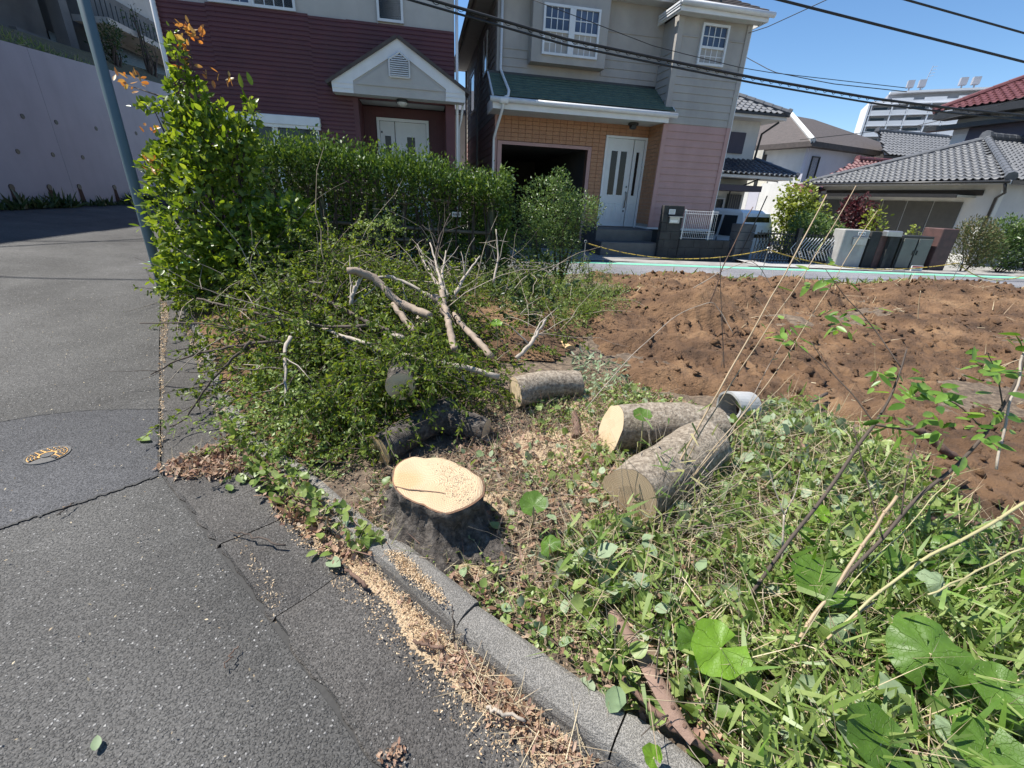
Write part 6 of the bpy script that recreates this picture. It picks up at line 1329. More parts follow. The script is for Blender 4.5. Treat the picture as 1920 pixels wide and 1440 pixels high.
gstick('small dark twig upright in the joint between two kerb blocks', [(848, 1205, .02), (852, 1170, .09), (848, 1135, .15)], 2, 1, 'twig_dark')
gstick('thin twig lying on the asphalt near the patch seam', [(106, 966, .0), (120, 955, .012), (138, 943, .004)], 1, 1.2, 'twig_dark')
gstick('curved twig lying on the dark asphalt in the foreground', [(424, 1253, .0), (432, 1230, .012), (447, 1212, .004)], 1, 1.2, 'bark_brown')

# ---- pipe end at the soil edge
pc = PZ(1362, 763, .20); r_ = rpx(pc, 30); pd = unit(np.array([.93, .30, -.12]))
PP = thing('drain_pipe', 'short length of pale grey concrete drain pipe at the edge of the dug soil', 'pipe', pc - (0, 0, r_)); Q0 = np.array([0, 0, r_]); u = unit(np.cross(pd, [0, 0, 1])); v = np.cross(u, pd); NP = 32; vs = []
for d, rr_ in ((0, r_ * .86), (-.0, r_), (.20, r_), (.20, r_ * .86)):
    for j in range(NP): a = 2 * math.pi * j / NP; chip = .02 * max(0, math.sin(a * 2 + 1)) if d == 0 else 0; vs.append(Q0 + pd * (d + chip) + (u * math.cos(a) + v * math.sin(a)) * rr_)
mb = MB(); mb.add(vs, [(k * NP + j, ((k + 1) % 4) * NP + j, ((k + 1) % 4) * NP + (j + 1) % NP, k * NP + (j + 1) % NP) for k in range(4) for j in range(NP)]); obj('ring', mb, 'pipe_grey', PP)
mb = MB(); mb.add([tuple(Q0 + pd * .19 + (u * math.cos(2 * math.pi * j / 24) + v * math.sin(2 * math.pi * j / 24)) * r_ * .9) for j in range(24)], [tuple(range(24))]); obj('soil_back_cap', mb, 'soil_mat', PP)  # soil disc added across the back so the bore looks dark

# ---- valve cover in the re-laid strip
vc = G(90, 855); r_ = abs(G(131, 852)[0] - G(49, 862)[0]) / 2
VC = thing('valve_cover', 'small round iron valve cover with a worn orange studded ring', 'valve cover', vc + (0, 0, .004))
mb = MB(); mb.lathe([(r_ * 1.12, .0), (r_ * 1.10, .006), (r_ * 1.0, .005), (r_ * .98, .002)], 40, cap=False); mb.lathe([(r_, .002), (.001, .002)], 40, cap=False); obj('frame', mb, 'cover_iron', VC)
mb = MB(); NS = 40
for j in range(NS):
    a0, a1 = 2 * math.pi * j / NS, 2 * math.pi * (j + 1) / NS
    if math.sin((a0 + a1) / 2 - .5) < -.72: continue
    mb.add([(math.cos(a) * q, math.sin(a) * q, .006) for q, a in ((r_ * .36, a0), (r_ * .95, a0), (r_ * .95, a1), (r_ * .36, a1))], [(0, 1, 2, 3)])
obj('orange_plate', mb, 'cover_orange', VC)
mb = MB(); mb.lathe([(r_ * .30, .002), (r_ * .30, .007), (r_ * .22, .008), (.001, .008)], 24, cap=False); obj('centre_cap', mb, 'cover_iron', VC)
me = mesh_of('stud', MB().bbox(-.010, .010, -.006, .006, 0, .004, .002), 'cover_iron')
for q, k in ((.52, 10), (.68, 14), (.84, 18)):
    for j in range(k):
        a = 2 * math.pi * (j + (q * 5) % 1) / k
        if math.sin(a - .5) < -.72: continue
        o = link('stud', me, VC); o.location = (math.cos(a) * r_ * q, math.sin(a) * r_ * q, .006); o.rotation_euler = (0, 0, a + 1.57)

# ================================================================ PLANTS
leafmat('leaf_brush', [(.04, .07, .014), (.075, .125, .020), (.13, .19, .028), (.22, .28, .045), (.09, .14, .022)], .40, .5, .3)
leafmat('leaf_hedge', [(.025, .055, .012), (.05, .10, .020), (.085, .155, .026), (.17, .25, .04), (.035, .07, .014)], .22, .5, .3)
leafmat('leaf_shrub', [(.045, .09, .014), (.10, .17, .022), (.18, .26, .032), (.26, .34, .05), (.08, .135, .02)], .42, .36, .45)
leafmat('leaf_young', [(.38, .17, .05), (.46, .23, .07), (.40, .29, .09), (.48, .20, .06)], .40, .4)
leafmat('leaf_bush', [(.045, .085, .025), (.075, .13, .035), (.12, .19, .05), (.17, .24, .08)], .35, .35)
leafmat('leaf_weed', [(.09, .15, .03), (.15, .23, .05), (.22, .30, .08), (.30, .37, .12), (.17, .25, .07)], .35, .45)
leafmat('leaf_pale', [(.26, .33, .20), (.22, .30, .16), (.32, .38, .26), (.18, .26, .12)], .25, .6, .3)
leafmat('leaf_pale_big', [(.26, .33, .20), (.22, .30, .16)], .25, .6, .3, radial=True)
leafmat('leaf_butterbur', [(.085, .17, .022), (.11, .21, .028), (.075, .15, .022)], .38, .45, radial=True)
leafmat('leaf_butterbur_bright', [(.17, .32, .03), (.20, .36, .035)], .45, .4, radial=True)
leafmat('leaf_sapling', [(.06, .14, .022), (.12, .23, .035), (.18, .31, .055), (.24, .37, .09)], .45, .38)
leafmat('grass_mat', [(.08, .15, .03), (.14, .22, .05), (.22, .29, .08), (.30, .30, .12), (.42, .36, .18)], .3, .55)
leafmat('leaf_dry', [(.24, .14, .085), (.33, .21, .14), (.40, .29, .21), (.28, .17, .13), (.18, .10, .06), (.44, .35, .26)], .12, .75, .2)
leafmat('straw_mat', [(.48, .40, .26), (.36, .28, .17), (.56, .48, .33), (.26, .18, .11)], .1, .7, .3)
leafmat('chip_mat', [(.50, .36, .21), (.60, .46, .30), (.68, .55, .38), (.40, .27, .15), (.55, .41, .26)], .1, .85, .2)
leafmat('leaf_maple_yellow', [(.16, .21, .035), (.24, .28, .05), (.20, .25, .04)], .4, .45)
leafmat('leaf_maple_red', [(.07, .018, .022), (.10, .025, .025), (.055, .02, .02)], .3, .5)
leafmat('leaf_conifer', [(.045, .075, .02), (.075, .10, .03), (.12, .115, .04), (.16, .12, .05)], .2, .6)
leafmat('leaf_dark', [(.025, .05, .016), (.045, .08, .025), (.07, .11, .035)], .3, .4)
mat('hedge_wood', (.075, .055, .04), (.04, .03, .024), .9, 14)
mat('bamboo_old', (.17, .17, .10), (.10, .11, .06), .7, 6, stretch=(1, 1, .4))
mat('bamboo_dry', (.20, .17, .13), (.13, .11, .085), .6, 6)

def pxpoly(pts, dz=.06): return [G(x, y, dz)[:2] for x, y in pts]

# ---------------------------------------------------------------- brush pile: cut leafy twigs heaped up
PILE = pxpoly([(335, 560), (345, 620), (372, 690), (395, 760), (440, 830), (480, 872), (560, 900), (640, 900), (682, 860), (690, 800), (735, 755), (830, 745), (920, 735), (960, 690), (1060, 690), (1110, 650), (1160, 590), (1140, 545), (1080, 505)]) + [np.array([.6, 6.0]), np.array([-1.5, 6.0]), np.array([-3.6, 6.0]), np.array([-4.6, 5.9])]
PA = np.array(PILE)
def pile_h(x, y):
    d = edge_dist(x, y, PA); h = .06 + .42 * ss(d, 0, .9) * (.55 + 1.1 * (fbm(x * 1.3, y * 1.3, 3, 101) + .35))
    h = h + .34 * np.exp(-((x + 2.4) ** 2 / .8 + (y - 4.2) ** 2 / .8)) + .16 * np.exp(-((x + 1.6) ** 2 / .25 + (y - 2.9) ** 2 / .25))
    clear = np.exp(-((x + .55) ** 2 / .16 + (y - 2.55) ** 2 / .10))
    return np.where(d > 0, h * (1 - .75 * clear), 0)
struct(gridmesh('pile_floor', np.linspace(-5, 1.6, 120), np.linspace(2.0, 6.2, 90), lambda x, y: terr(x, y) + .04 + .45 * pile_h(x, y), 'soil_mat', keep=lambda x, y: edge_dist(x, y, PA) > .12))
def sprigs(n, polyA, hf, ln, nl, leaf, wid, tpl=KITE, droop=.35, up=.25, zlo=.35, density=None):
    """leafy twigs lying every way on a heap; returns (leaf arrays, list of twig polylines)"""
    q = scatter(polyA, n)
    if density is not None: q = q[nr.random(len(q)) < density(q[:, 0], q[:, 1])]
    n = len(q); z = terr(q[:, 0], q[:, 1]) + .03 + hf(q[:, 0], q[:, 1]) * (zlo + (1 - zlo) * nr.random(n) ** .6)
    d = rdir(n, up); d[:, 2] *= .6; d = unit(d); P = np.column_stack([q, z]); K = 7; tw = [P]; dd = d
    L_ = ln * (.5 + nr.random(n))
    for k in range(K - 1): dd = unit(dd + nr.normal(0, .16, (n, 3)) + np.array([0, 0, -.06])); tw.append(tw[-1] + dd * (L_ / (K - 1))[:, None])
    T = np.stack(tw, 1); T[..., 2] = np.maximum(T[..., 2], (terr(T[..., 0], T[..., 1]) + .03))
    f = nr.random((n, nl)) * (K - 1.01); i0 = f.astype(int); fr = (f - i0)[..., None]; idx = np.arange(n)[:, None]
    LP = T[idx, i0] * (1 - fr) + T[idx, i0 + 1] * fr; LD = unit(T[idx, i0 + 1] - T[idx, i0]) * .5 + nr.normal(0, .55, (n, nl, 3)) + np.array([0, 0, -droop])
    LP = LP.reshape(-1, 3) + nr.normal(0, .008, (n * nl, 3)); LD = LD.reshape(-1, 3); N_ = rdir(len(LP), .7); sz = leaf * (.55 + .75 * nr.random(len(LP)))
    return leaves(LP, LD, N_, sz, sz * wid, tpl), T
def twig_mesh(name, T, r0, mt, every=1, kind='stuff'):
    T = T[::every]; n, K = T.shape[:2]; V = []
    D = np.gradient(T, axis=1); D = unit(D); a = np.array([.3, .2, .93]); U = unit(np.cross(D, a)); Wv = np.cross(D, U)
    rr = r0 * np.linspace(1, .35, K)[None, :, None] * (.6 + .8 * nr.random((n, 1, 1)))
    for k in range(3): an_ = 2 * math.pi * k / 3; V.append(T + (U * math.cos(an_) + Wv * math.sin(an_)) * rr)
    V = np.stack(V, 2); b = (np.arange(n) * K * 3)[:, None, None] + (np.arange(K - 1) * 3)[None, :, None]; k = np.arange(3)[None, None]; F = np.stack([b + k, b + (k + 1) % 3, b + 3 + (k + 1) % 3, b + 3 + k], -1).reshape(-1, 4)
    return acc(name, (V.reshape(-1, 3), F), mt)
(lv1, T1) = sprigs(5200, PA, pile_h, .46, 44, .040, .46, KITE, .45, density=lambda x, y: np.clip(.10 + 2.6 * (fbm(x * 1.5, y * 1.5, 3, 7) + .22), .06, 1) * np.clip(1.0 - .75 * ss(x, -1.3, -.1), .2, 1) * ss(edge_dist(x, y, PA), .05, .38))
acc('brush_leaves', lv1, 'leaf_brush')
twig_mesh('brush_twigs', T1, .0045, 'twig_dark')
(lvb, Tb) = sprigs(240, PA, lambda x, y: pile_h(x, y) + .12, .75, 5, .03, .42, KITE, .3, up=.5, zlo=.7, density=lambda x, y: ss(edge_dist(x, y, PA), .0, .5)); acc('brush_leaves', lvb, 'leaf_brush'); twig_mesh('brush_twigs', Tb, .0042, 'twig_pale')
c5 = LZ(750, 724, .10, .34); c5p = [c5[:2] + np.array(o) for o in ((-.22, .02), (.20, .02), (.22, .40), (-.22, .40))]; lv6, T6 = sprigs(130, np.array(c5p), lambda x, y: .46 + 0 * x, .30, 40, .036, .42, KITE, .7, up=.3, zlo=.8); acc('brush_leaves', lv6, 'leaf_brush'); twig_mesh('brush_twigs', T6, .0035, 'twig_dark')
for pts, n, hh in (([(690, 640), (800, 640), (800, 720), (690, 720)], 150, .42), ([(665, 770), (735, 760), (745, 800), (680, 850)], 60, .22), ([(560, 690), (700, 680), (700, 790), (560, 800)], 160, .30), ([(800, 660), (930, 680), (920, 760), (820, 750)], 110, .26)):
    lv6, T6 = sprigs(n, np.array(pxpoly(pts, .2)), lambda x, y: hh + 0 * x, .36, 36, .036, .42, KITE, .6, up=.2, zlo=.5); acc('brush_leaves', lv6, 'leaf_brush'); twig_mesh('brush_twigs', T6, .0035, 'twig_dark')
# soft feathery weeds, bright green, at the back right of the pile, and glossy dark leaves beside them
FW = pxpoly([(800, 520), (960, 520), (1140, 540), (1160, 590), (1090, 640), (980, 630), (850, 580)]); (lv2, T2) = sprigs(900, np.array(FW), lambda x, y: .28 + 0 * x, .3, 40, .022, .35, KITE, -.1, up=1.2, zlo=.2); acc('feathery_weeds', lv2, 'leaf_weed')
GL = pxpoly([(925, 545), (1010, 540), (1030, 610), (960, 640), (920, 610)]); (lv3, T3) = sprigs(60, np.array(GL), lambda x, y: .30 + 0 * x, .4, 16, .075, .42, OVAL, .4, up=.6, zlo=.5); acc('glossy_leaves', lv3, 'leaf_dark')
DRY = pxpoly([(430, 830), (470, 870), (620, 905), (680, 880), (650, 800), (520, 760)]); (lv4, T4) = sprigs(170, np.array(DRY), lambda x, y: pile_h(x, y) + .05, .35, 30, .026, .5, KITE, .1, up=.5); acc('brush_leaves', lv4, 'leaf_weed')

# ---------------------------------------------------------------- hedge, with a bamboo fence in it
hx0, hx1, hy0, hy1 = -3.7, -.22, 6.0, 6.75
def htop(x): return np.interp(x, [-3.7, -2.9, -1.8, -.85, -.3], [1.84, 1.84, 1.73, 1.66, 1.55])
HG = thing('clipped_hedge', 'long clipped green hedge between the lot and the street', 'hedge', ((hx0 + hx1) / 2, (hy0 + hy1) / 2, .2))
ho = np.array([(hx0 + hx1) / 2, (hy0 + hy1) / 2, .2])
def hedge_pts(n, face):
    x = hx0 + (hx1 - hx0) * nr.random(n); b = fbm(x * 2.4, x * 0 + 3, 4, 55) * .24 + fbm(x * 9, x * 0, 3, 56) * .12
    if face == 'top': y = hy0 - .06 + (hy1 - hy0 + .06) * nr.random(n); z = htop(x) + b + nr.normal(0, .045, n) - .10 * np.exp(-(y - hy0 + .06) / .08) + .06 * nr.random(n) ** 6 * 4; nn = np.tile([0, -.2, 1.0], (n, 1))
    elif face == 'front': z = .35 + (htop(x) + b - .35) * nr.random(n) ** .75; y = hy0 + fbm(x * 3, z * 3, 3, 57) * .4 + .34 + np.abs(nr.normal(0, .09, n)) - .30 * ss(z, 1.25, 1.62); nn = np.tile([0, -1, .4], (n, 1))
    elif face == 'side': z = .35 + (htop(x) - .35) * nr.random(n); x = hx1 + nr.normal(0, .06, n); y = hy0 + (hy1 - hy0) * nr.random(n); nn = np.tile([1, -.2, .3], (n, 1))
    else: z = .3 + (htop(x) - .32) * nr.random(n); y = hy0 + .34 + (hy1 - hy0 - .36) * nr.random(n); nn = rdir(n)
    P = np.stack([x, y, z], 1); D = unit(nn * .7 + nr.normal(0, .6, (n, 3)) + np.array([0, 0, .35 if face == 'top' else -.05])); return P, D, unit(nn + nr.normal(0, .7, (n, 3)))
parts = []
for f_, n in (('top', 15000), ('front', 11000), ('side', 2400), ('in', 21000)):
    P, D, Nn = hedge_pts(n, f_); L_ = .050 * (.6 + .7 * nr.random(n)); parts.append(leaves(P - ho, D, Nn, L_, L_ * .5, KITE))
npmesh('foliage', *join(parts), 'leaf_hedge', HG, kind='stuff')
mb = MB()
for k in range(46): x = hx0 + (hx1 - hx0) * (k + rnd.random()) / 46; y = rnd.uniform(hy0 + .15, hy0 + .5); p = np.array([x, y, .2]) - ho; mb.tube([p, p + (rnd.uniform(-.1, .1), rnd.uniform(-.1, .05), .8), p + (rnd.uniform(-.2, .2), rnd.uniform(-.15, .1), 1.5)], [.016, .012, .005], 5)
obj('stems', mb, 'hedge_wood', HG, kind='stuff')
for px, py, Y, ht, tl_ in ((585, 262, 6.2, .26, ''), (622, 268, 6.2, .2, ''), (1070, 305, 6.3, .2, '')):
    pass
BF = thing('bamboo_fence', 'weathered bamboo rail fence standing in the shade of the hedge', 'fence', (-1.2, 6.36, .25)); fo_ = np.array([-1.2, 6.36, .25])
for a, b_, r_, m_ in (((703, 350), (706, 440), 7, 'bamboo_old'), ((755, 352), (757, 430), 4, 'bamboo_dry'), ((887, 366), (889, 432), 3, 'bamboo_dry'), ((921, 362), (921, 432), 7.5, 'bamboo_old'), ((602, 350), (606, 450), 6, 'bamboo_old')):
    p, q = AT(*a, 6.36), AT(*b_, 6.36); q[2] = .2; mb = MB(); mb.tube([q - fo_, p - fo_], rpx(p, r_), 8); obj('post', mb, m_, BF, True)
for a, b_, r_ in (((560, 352), (925, 386), 4), ((560, 412), (925, 438), 4), ((640, 372), (780, 384), 3), ((600, 440), (820, 452), 4)):
    p, q = AT(*a, 6.32), AT(*b_, 6.32); mb = MB(); mb.tube([p - fo_, (p + q) / 2 - fo_ + (0, 0, rnd.uniform(-.02, .02)), q - fo_], rpx(p, r_ * .8), 7); obj('rail', mb, 'bamboo_dry', BF, True)
pl_ = AT(856, 402, 6.26); NPt = thing('nameplate', 'small pale lettered plate hanging among the hedge stems', 'sign', pl_); mb = MB(); mb.box(-.06, .06, -.005, .005, -.03, .03); obj('panel', mb, 'sign_white', NPt)
for k in range(5): mb = MB(); mb.box(-.048 + k * .02, -.036 + k * .02, -.007, -.0055, -.015, .012); obj('letter', mb, 'black_iron', NPt)
# light sprig in front of the hedge
(lv5, T5) = sprigs(26, np.array([AT(660, 360, 5.6)[:2], AT(740, 390, 5.6)[:2], AT(735, 395, 5.75)[:2], AT(660, 365, 5.75)[:2]]), lambda x, y: .0 * x + .9, .35, 34, .035, .5, KITE, .0, up=.1, zlo=.92); acc('hedge_sprig', lv5, 'leaf_weed')

# ---------------------------------------------------------------- generic crowned plant: lumps of leaves on a branching frame
def bush(name, label, cat, base, blobs, n, leaf, wid, mt, tpl=KITE, up=.15, hang=0.0, inner=.35, stems=8, sr=.02, group=None, parts_n=0, part_leaf=None, rough=.25, wood='hedge_wood', sun_out=.5, foliage='foliage', seps=None):
    base = np.array(base, float); th_ = thing(name, label, cat, base, 0, group); w = np.array([b[3] * b[4] * b[5] for b in blobs]) ** (2 / 3); w = w / w.sum(); Ps, Ns = [], []
    for b, f in zip(blobs, w):
        k = max(3, int(n * f)); d = rdir(k); r_ = np.where(nr.random(k) < inner, nr.random(k) ** .5 * .85, 1 - np.abs(nr.normal(0, .13, k)))
        lump = 1 + rough * 2 * fbm(d[:, 0] * 2.3 + b[0] * 3, d[:, 1] * 2.3 + d[:, 2] * 2.7, 3, 17) + rough * fbm(d[:, 0] * 6, d[:, 1] * 6 + d[:, 2] * 5, 2, 19)
        P = np.array(b[:3]) + d * np.array(b[3:6]) * (r_ * lump)[:, None]; Ps.append(P); Ns.append(d)
    P = np.concatenate(Ps); d = np.concatenate(Ns); ok = P[:, 2] > terr(P[:, 0], P[:, 1]) + .02; P, d = P[ok], d[ok]; k = len(P)
    D = unit(d * sun_out + nr.normal(0, .6, (k, 3)) + np.array([0, 0, up - hang])); N_ = unit(d * .5 + nr.normal(0, .6, (k, 3)) + np.array([0, 0, .5])); L_ = leaf * (.5 + .8 * nr.random(k))
    npmesh(foliage, *leaves(P - base, D, N_, L_, L_ * wid, tpl), mt, th_, kind='stuff')
    for s_ in range(stems):
        b = blobs[rnd.randrange(len(blobs))]; tgt = np.array(b[:3]) + rdir(1)[0] * np.array(b[3:6]) * .7; p = np.array([rnd.uniform(-.05, .05), rnd.uniform(-.05, .05), -.05]); q = tgt - base; mb = MB(); m1 = p + (q - p) * .4 + nr.normal(0, .06, 3); m2 = p + (q - p) * .75 + nr.normal(0, .06, 3); mb.tube([p, m1, m2, q], [sr, sr * .7, sr * .45, sr * .15], 6); obj('stem', mb, wood, th_, True)
    return th_, P, D, N_, d
# tall broad-leaved shrub by the pole
sbase = np.array([-3.15, 4.75, .2])
SB, P, D, N_, dd = bush('tall_shrub', 'tall glossy-leaved shrub with orange young shoots next to the steel pole', 'shrub', sbase,
    [(-3.20, 4.85, 1.05, .62, .6, .95), (-2.80, 4.75, .75, .52, .5, .60), (-3.35, 4.7, .55, .45, .45, .42), (-3.05, 4.85, 1.75, .45, .4, .42), (-3.18, 4.8, 2.12, .20, .18, .30), (-3.17, 4.75, 2.50, .07, .07, .24), (-3.48, 4.75, 2.12, .24, .07, .05), (-2.62, 4.8, 2.08, .07, .07, .17), (-3.45, 4.8, 1.6, .28, .26, .25), (-2.35, 4.75, 1.2, .26, .3, .22), (-2.75, 4.8, 1.9, .14, .14, .14)],
    11500, .072, .52, 'leaf_shrub', OVAL, up=.1, inner=.30, stems=16, sr=.028, rough=.30)
cam_d = unit(np.array([0, 0, CAM_H]) - P); face = (dd * cam_d).sum(1)
pick = np.argsort(-(face + .15 * nr.random(len(face)) + .25 * (dd[:, 0] < 0)))[:1400]; pick = pick[nr.permutation(len(pick))[:290]]
lme = instleaf('leaf', OVAL, 'leaf_shrub')
for i in pick: L_ = .075 * rnd.uniform(.7, 1.2); put(lme, 'leaf', SB, tuple(P[i] + dd[i] * .03 - sbase), D[i], N_[i], L_, L_ * .5)
yme = instleaf('young_leaf', OVAL, 'leaf_young')
for (px, py, Y, sp_, k) in ((352, 52, 4.75, .05, 10), (375, 68, 4.75, .05, 8), (345, 85, 4.75, .06, 8), (352, 118, 4.75, .05, 4), (240, 158, 4.75, .07, 8), (262, 150, 4.75, .05, 5), (392, 142, 4.75, .05, 4), (435, 148, 4.75, .03, 3), (283, 245, 4.55, .05, 4), (280, 308, 4.5, .05, 5), (295, 318, 4.5, .04, 4)):
    c = AT(px, py, Y)
    for _ in range(int(k * 1.7)): L_ = rnd.uniform(.05, .08); put(yme, 'young_leaf', SB, tuple(c + nr.normal(0, sp_ * .6, 3) - sbase), rdir(1, .6)[0], rdir(1, .3)[0], L_, L_ * .42)
for pts in ([(345, 205), (300, 180), (240, 160)], [(400, 330), (372, 200), (352, 60)], [(430, 330), (455, 240), (470, 180)]):
    q = [AT(x, y, 4.78) - sbase for x, y in pts]; mb = MB(); mb.tube(q, [.012, .008, .003], 6); obj('shoot', mb, 'twig_dark', SB, True)
big = [AT(x, y, 4.72) for x, y in ((455, 165), (473, 160), (466, 190), (455, 215), (470, 215), (450, 235), (462, 240))]
for p in big: L_ = rnd.uniform(.10, .13); put(lme, 'leaf', SB, tuple(p - sbase), (rnd.uniform(-.4, .4), -.2, 1), rdir(1, .1)[0], L_, L_ * .42)

# loose bush at the right end of the hedge
bush('round_bush', 'loose small-leaved bush at the end of the hedge in front of the garage', 'bush', (.60, 6.2, .3),
    [(.42, 6.2, 1.35, .42, .38, .40), (.80, 6.2, 1.35, .30, .3, .25), (.10, 6.2, 1.05, .25, .25, .4), (.50, 6.2, 1.68, .14, .14, .18), (.55, 6.2, .9, .35, .3, .35), (.15, 6.15, .55, .3, .3, .3)], 12000, .036, .45, 'leaf_bush', KITE, up=.3, inner=.4, stems=12, sr=.02, rough=.4)

# ---------------------------------------------------------------- garden plants across the street
def at_s(px, py, ex): p = sp(px, py, ex); return p
def gardenbush(name, label, cat, px0, px1, pyt, pyb, ex, n, leaf, mt, wid=.5, **k):
    a, b_, t = at_s(px0, pyb, ex), at_s(px1, pyb, ex), at_s((px0 + px1) / 2, pyt, ex); c = (a + b_) / 2; w = np.linalg.norm((b_ - a)[:2]) / 2; zt = t[2]; zb_ = k.pop('zb', .25); h = (zt - zb_) / 2
    bl = k.pop('blobs', None) or [(c[0], c[1], zb_ + h * .9, w * .85, w * .7, h * .95), (c[0] - w * .3, c[1], zb_ + h * 1.3, w * .55, w * .5, h * .6), (c[0] + w * .35, c[1] - .1, zb_ + h * .8, w * .6, w * .6, h * .7)]
    return bush(name, label, cat, (c[0], c[1], zb_ - .05), bl, n, leaf, wid, mt, **k)
gardenbush('conifer_shrub', 'brown-tipped clipped conifer shrub to the right of the brown stone pillar', 'shrub', 1762, 1842, 398, 512, .35, 5200, .07, 'leaf_conifer', .3, up=.8, inner=.4, rough=.12, stems=4)
gardenbush('camellia_shrub', 'grey-green leafy shrub between the conifer and the dark hedge end', 'shrub', 1822, 1915, 398, 515, .55, 3600, .09, 'leaf_bush', .4, up=.3, stems=5)
gardenbush('dark_hedge', 'dark evergreen hedge running out of the right edge of the picture', 'hedge', 1850, 2010, 405, 520, .25, 5200, .07, 'leaf_dark', .4, stems=4)
gardenbush('yellow_maple', 'small maple with fresh yellow-green leaves behind the scissor gate', 'tree', 1436, 1530, 328, 440, 2.6, 3400, .10, 'leaf_maple_yellow', .7, up=0, hang=.15, inner=.45, rough=.5, stems=7, sr=.05, blobs=None)
gardenbush('green_shrub', 'mixed green shrub under the maple behind the gate bars', 'shrub', 1462, 1575, 388, 470, 1.2, 3600, .085, 'leaf_bush', .45, up=.2, stems=5)
gardenbush('red_maple', 'dark red-leaved maple beside the bungalow shutters', 'tree', 1558, 1628, 358, 440, 2.0, 2600, .10, 'leaf_maple_red', .6, hang=.1, rough=.5, stems=6, sr=.04)
gardenbush('pale_sapling', 'thin pale green sapling above the rendered gate pillar', 'sapling', 1608, 1650, 372, 440, .8, 420, .11, 'leaf_maple_yellow', .55, inner=.6, stems=3, sr=.015, rough=.5)
gardenbush('low_plant', 'small yellow-green plant peeping over the dark wall', 'plant', 1696, 1722, 414, 445, .9, 160, .10, 'leaf_maple_yellow', .5, stems=3, sr=.012)
# trees and weeds on the left
def wtree(label, u, v, h, cr, n, seed):
    p = np.array(wxy(u, v, bz - .3)); bl = [(p[0] + rnd.uniform(-.5, .5) * cr, p[1] + rnd.uniform(-.5, .5) * cr, p[2] + h * f, cr * s_, cr * s_, cr * s_ * .8) for f, s_ in ((.45, .55), (.6, .7), (.75, .65), (.9, .45), (.7, .5))]
    bush('small_tree', label, 'tree', p, bl, n, .10, .5, 'leaf_dark', inner=.5, stems=9, sr=.06, rough=.5, wood='twig_dark', group=None)
uq = rwl(213, 100, 1.0)[0]; wtree('dark small tree beside the steel pole on top of the retaining wall', uq, 1.0, 1.9, .65, 900, 1)
uq = rwl(288, 120, 1.0)[0]; wtree('thin bare-stemmed tree on the bank nearest the red house', uq, 1.1, 3.2, .7, 260, 2)
wtree('leafy tree on the bank at the left edge whose shade dapples the road', -3.4, .9, 4.2, 1.7, 1500, 3)
wtree('second leafy tree on the bank shading the road further along', -.6, 1.0, 3.0, 1.25, 800, 4)
n = 2600; u = -4 + 18 * nr.random(n); p = np.array([wxy(a, -.10 - .35 * b, .55) for a, b in zip(u, nr.random(n))]); p[:, 2] = terr(p[:, 0], p[:, 1]) + .02; hgt = .10 + .35 * np.clip(fbm(u * 1.4, u * 0, 3, 5) + .25, 0, 1) * nr.random(n) * 2.2
acc('wall_weeds', leaves(p, rdir(n, 1.6), rdir(n), hgt, hgt * .22, BLADE), 'leaf_dark')
n = 1500; u = -5 + 20 * nr.random(n); p = np.array([wxy(a, .25 + 1.2 * b, bz - .4 + .5 * b) for a, b in zip(u, nr.random(n))]); acc('bank_grass', leaves(p, rdir(n, 1.2), rdir(n), .25, .03, BLADE), 'grass_mat')

# ---------------------------------------------------------------- ground cover on the lot
def ground_z(x, y): return np.maximum(lot_z(x, y), np.where(inpoly(x, y, SA), soil_z(x, y), -9))
GREEN = pxpoly([(1250, 1500), (1195, 1400), (1120, 1260), (1060, 1140), (1020, 1040), (1120, 1000), (1230, 1010), (1290, 930), (1350, 860), (1390, 785), (1490, 768), (1580, 810), (1665, 868), (1735, 928), (1800, 985), (1870, 1020), (1960, 1055), (2050, 1250), (2050, 1560)]); GA = np.array(GREEN)
MID = pxpoly([(640, 1000), (700, 900), (860, 850), (900, 780), (940, 760), (1100, 690), (1130, 700), (1340, 780), (1380, 850), (1240, 1000), (1100, 1050), (1120, 1250), (1250, 1500), (1160, 1420), (860, 1180)]); MA = np.array(MID)
LOTGA = np.array(pxpoly([(440, 860), (700, 880), (900, 740), (1110, 690), (1340, 780), (1480, 795), (1640, 900), (1850, 1050), (1960, 1090), (2050, 1560), (1250, 1500), (860, 1180), (640, 1000)]))
KD = resample(KRB[:-4], .03)
STRIP = resample(np.array([G(*p, .14)[:2] for p in ((1148, 1148), (1185, 1200), (1215, 1250), (1245, 1305), (1270, 1350), (1300, 1392))]), .02)
def kerb_clear(q): return np.array([np.min(np.hypot(KD[:, 0] - a, KD[:, 1] - b)) > .135 + rnd.uniform(-.03, .01) or (b > 1.35 and rnd.random() < .5) for a, b in q], bool)
def cover(name, polyA, n, size, wid, mt, tpl, lift, up, thr=None, flat=.8, seed=0, size_j=.6):
    q = scatter(polyA, n)
    if thr is not None: q = q[nr.random(len(q)) < thr(q[:, 0], q[:, 1])]
    q = q[kerb_clear(q)]
    q = q[[np.min(np.hypot(STRIP[:, 0] - a, STRIP[:, 1] - b)) > .045 for a, b in q]]
    k = len(q); z = ground_z(q[:, 0], q[:, 1]) + .004 + lift * nr.random(k) ** 1.3
    L_ = size * (1 - size_j / 2 + size_j * nr.random(k)); D = rdir(k, up); N_ = unit(nr.normal(0, 1 - flat, (k, 3)) + np.array([0, 0, 1.0]))
    return acc(name, leaves(np.column_stack([q, z]), D, N_, L_, L_ * wid, tpl, 0.03), mt)
far_less = lambda x, y: np.clip(1.25 - .22 * y, .25, 1)
